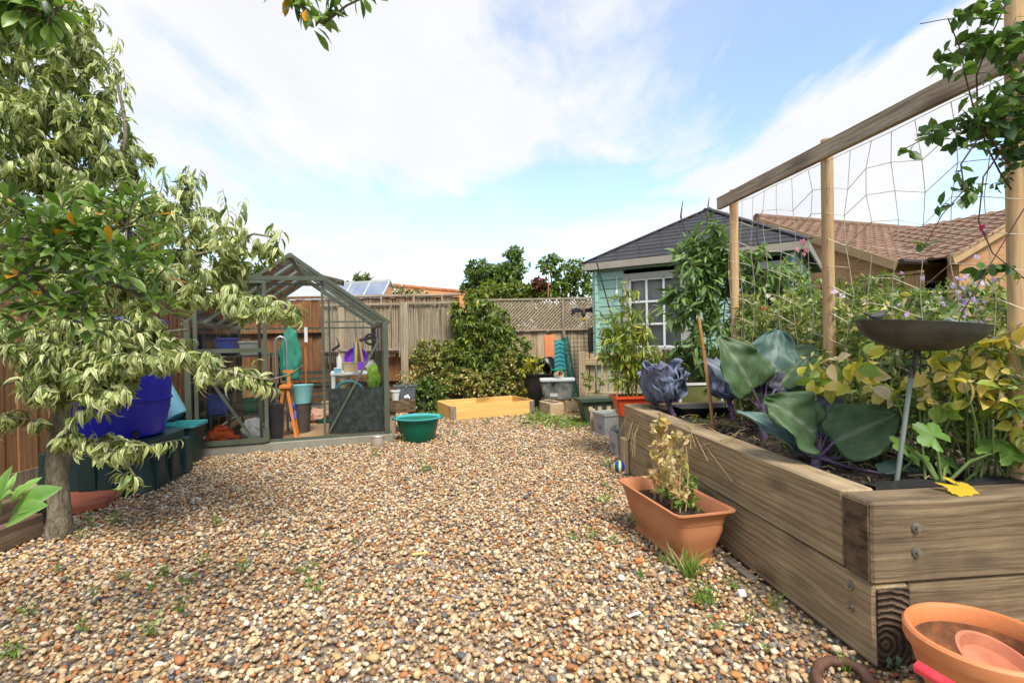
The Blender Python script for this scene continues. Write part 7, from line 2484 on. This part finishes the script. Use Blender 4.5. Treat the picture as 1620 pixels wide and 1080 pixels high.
for lab, bx, heads in (('blue purple red cabbage at the far bed corner', (1066, 658), ((1052, 610), 46)), ('blue purple red cabbage with a second stalk behind the cane', (1160, 664), ((1150, 605), 50)), ('small curled red cabbage leaning at the bed end', (1036, 654), ((1036, 612), 34))):
    base = pg(bx[0], bx[1], SOIL)
    Y0 = base.y
    (hx, hy), wd = heads
    lv = []
    for k in range(9):
        a = k * 2.4
        tx = hx + math.cos(a) * wd * (.95 if k % 2 else .5)
        ty = hy - 26 - rng.uniform(-14, 18)
        lv.append(bl((bx[0] + (hx - bx[0]) * .6 + math.cos(a) * 6, hy + 24), (tx, ty), Y0 + math.sin(a) * .03, Y0 + math.sin(a) * .1, wd * 1.0, (-math.cos(a), -math.sin(a) * (1 if math.sin(a) > 0 else 1) - .0, .25), **RED))
    brassica('red_cabbage', lab, base, pd(bx[0] + (hx - bx[0]) * .6, hy + 30, Y0), lv, 'red cabbages in the bed')

# leaning garden cane in the bed
b0 = pg(1131, 686, SOIL)
o = MB().tube([b0 - V((0, 0, .05)), pd(1122, 620, b0.y), pd(1105, 500, b0.y - .0)], [.011, .0105, .01], n=9).build('garden_cane', 'cane', None, smooth=True)
setp(o, 'reddish brown bamboo cane leaning in the vegetable bed', 'cane')
o = MB().tube([pg(1168, 640, SOIL) - V((0, 0, .05)), pd(1166, 560, pg(1168, 640, SOIL).y)], .02, n=10).build('short_stake', 'stake', None, smooth=True)
setp(o, 'short wooden stake behind the red cabbages', 'stake')

# squash with lobed leaves
def lobed(name, parent, P, X, Y_, s, c, cm, lobes=5):
    pts_, cs = [V((0, 0, 0))], [c]
    n = 40
    for k in range(n + 1):
        a = R(-150 + 300 * k / n)
        r_ = s * (.62 + .38 * abs(math.cos(a * lobes / 2 * 1.0)) ** .7) * (1 - .18 * abs(a) / R(150)) * (1 + .05 * math.sin(k * 2.9))
        pts_.append(V((math.sin(a) * r_, math.cos(a) * r_, -.12 * r_ * r_ / s + .03 * s * math.sin(k * .9))))
        cs.append(cm)
    M_ = Matrix((V(X), V(Y_), V(X).cross(V(Y_)))).transposed()
    vs = np.array([tuple(M_ @ p + V(P)) for p in pts_])
    fs = [(0, k, k + 1) for k in range(1, n + 1)]
    return link(name, np_mesh(name, vs, ([q for f in fs for q in f], [3] * len(fs)), np.array(cs), 'leaf', False), parent)
sb = pg(1490, 772, SOIL)
t = thing('squash_plant', 'young squash plant with lobed green leaves beside the bird bath stake', 'squash', sb, 0)
for (px_, py_, Yd, s, c, cm, nr) in ((1478, 690, 0, .075, (.12, .25, .04), (.15, .29, .05), (0, -.8, .6)), (1430, 705, .06, .055, (.14, .26, .05), (.17, .3, .06), (.2, -.7, .7)), (1580, 712, -.06, .085, (.14, .28, .05), (.19, .34, .06), (-.2, -.5, .85)), (1455, 725, .1, .05, (.13, .25, .05), (.16, .28, .05), (0, -.6, .8)),
                                (1515, 785, -.17, .075, (.62, .45, .03), (.68, .46, .04), (.1, -.3, .95)), (1500, 735, .08, .05, (.1, .2, .04), (.12, .24, .05), (0, -.7, .7))):
    P = pd(px_, py_, sb.y + Yd) - V(sb)
    if py_ == 785: P.z = .548 - SOIL + .012
    nv_v = V(nr).normalized()
    Yv = V((rng.uniform(-.5, .5), -.1, .6 if py_ < 750 else -.1))
    if py_ == 785: Yv = V((.5, -.8, 0))
    Yv = (Yv - nv_v * Yv.dot(nv_v)).normalized()
    Xv = Yv.cross(nv_v).normalized()
    lf = lobed('leaf', t, P, Xv, Yv, s, c, cm)
    MB().tube([(0, 0, 0), tuple(P * .5 + V((0, 0, .03))), tuple(P)], [.007, .0055, .004], n=7).build('leaf_stem', 'stem_green', lf, smooth=True)
for px_, py_, s in ((1230, 695, 9), (1160, 680, 14), (1180, 665, 10), (1100, 672, 10), (1245, 712, 8), (1205, 660, 9), (1130, 668, 12), (1560, 770, 10), (1350, 720, 9)):
    c = pg(px_, py_, SOIL)
    r = thing('bed_seedling', 'tiny feathery seedling in the soil of the vegetable bed', 'seedling', c, 0, 'seedlings in the bed')
    n = 40
    C, G_, _ = pal_pick(WG + YGREEN[:1], n)
    P = np.stack([nrg.normal(0, .03, n), nrg.normal(0, .03, n), nrg.uniform(0, .05, n)], 1)
    link('leaves', leaves_mesh('leaves', P, nrg.normal(size=(n, 3)) + np.array([[0, 0, .8]]), nrg.normal(size=(n, 3)), nrg.uniform(.015, .03, n), FE, C, G_, 'leaf'), r)
# green-glass cold frame lid and black tray behind the cabbages
c = pd(1110, 650, 4.35)
t = thing('cold_frame', 'low glass cold frame leaning at the far bed end', 'cold frame', (c.x, 4.4, .3), R(5))
for a, b in (((-.17, 0), (-.17, .38)), ((.2, 0), (.2, .38)), ((-.17, 0), (.2, 0)), ((-.17, .38), (.2, .38))): MB().bar((a[0], 0, a[1]), (b[0], 0, b[1]), .02, .02).build('frame_bar', 'white_paint', t)
MB().box(-.16, .19, -.002, .002, .01, .37).build('pane', mat('algae_glass', (.22, .22, .08), (.16, .17, .06), rough=.3, dirt=.2), t)
t = thing('black_tray', 'long black growing tray at the back of the bed', 'tray', bedM @ V((.62, 2.2, .5)), BED_A)
MB().loft([rrect(.3, .1, .02, 0), rrect(.34, .13, .02, .06), rrect(.33, .12, .02, .06), rrect(.29, .09, .02, .01)]).build('body', 'black_plastic', t, smooth=True)

p = pd(976, 470, 7.4)
t = thing('hanging_ornament', 'small white ornament hanging on the mint green wall', 'ornament', p, SH_R)
MB().tube([(0, 0, .1), (0, 0, .32)], .004, n=5).build('cord', 'white_paint', t)
MB().lathe([(0, 0), (.02, .02), (.028, .06), (.012, .1), (0, .11)], 12).build('body', 'white_paint', t, smooth=True)
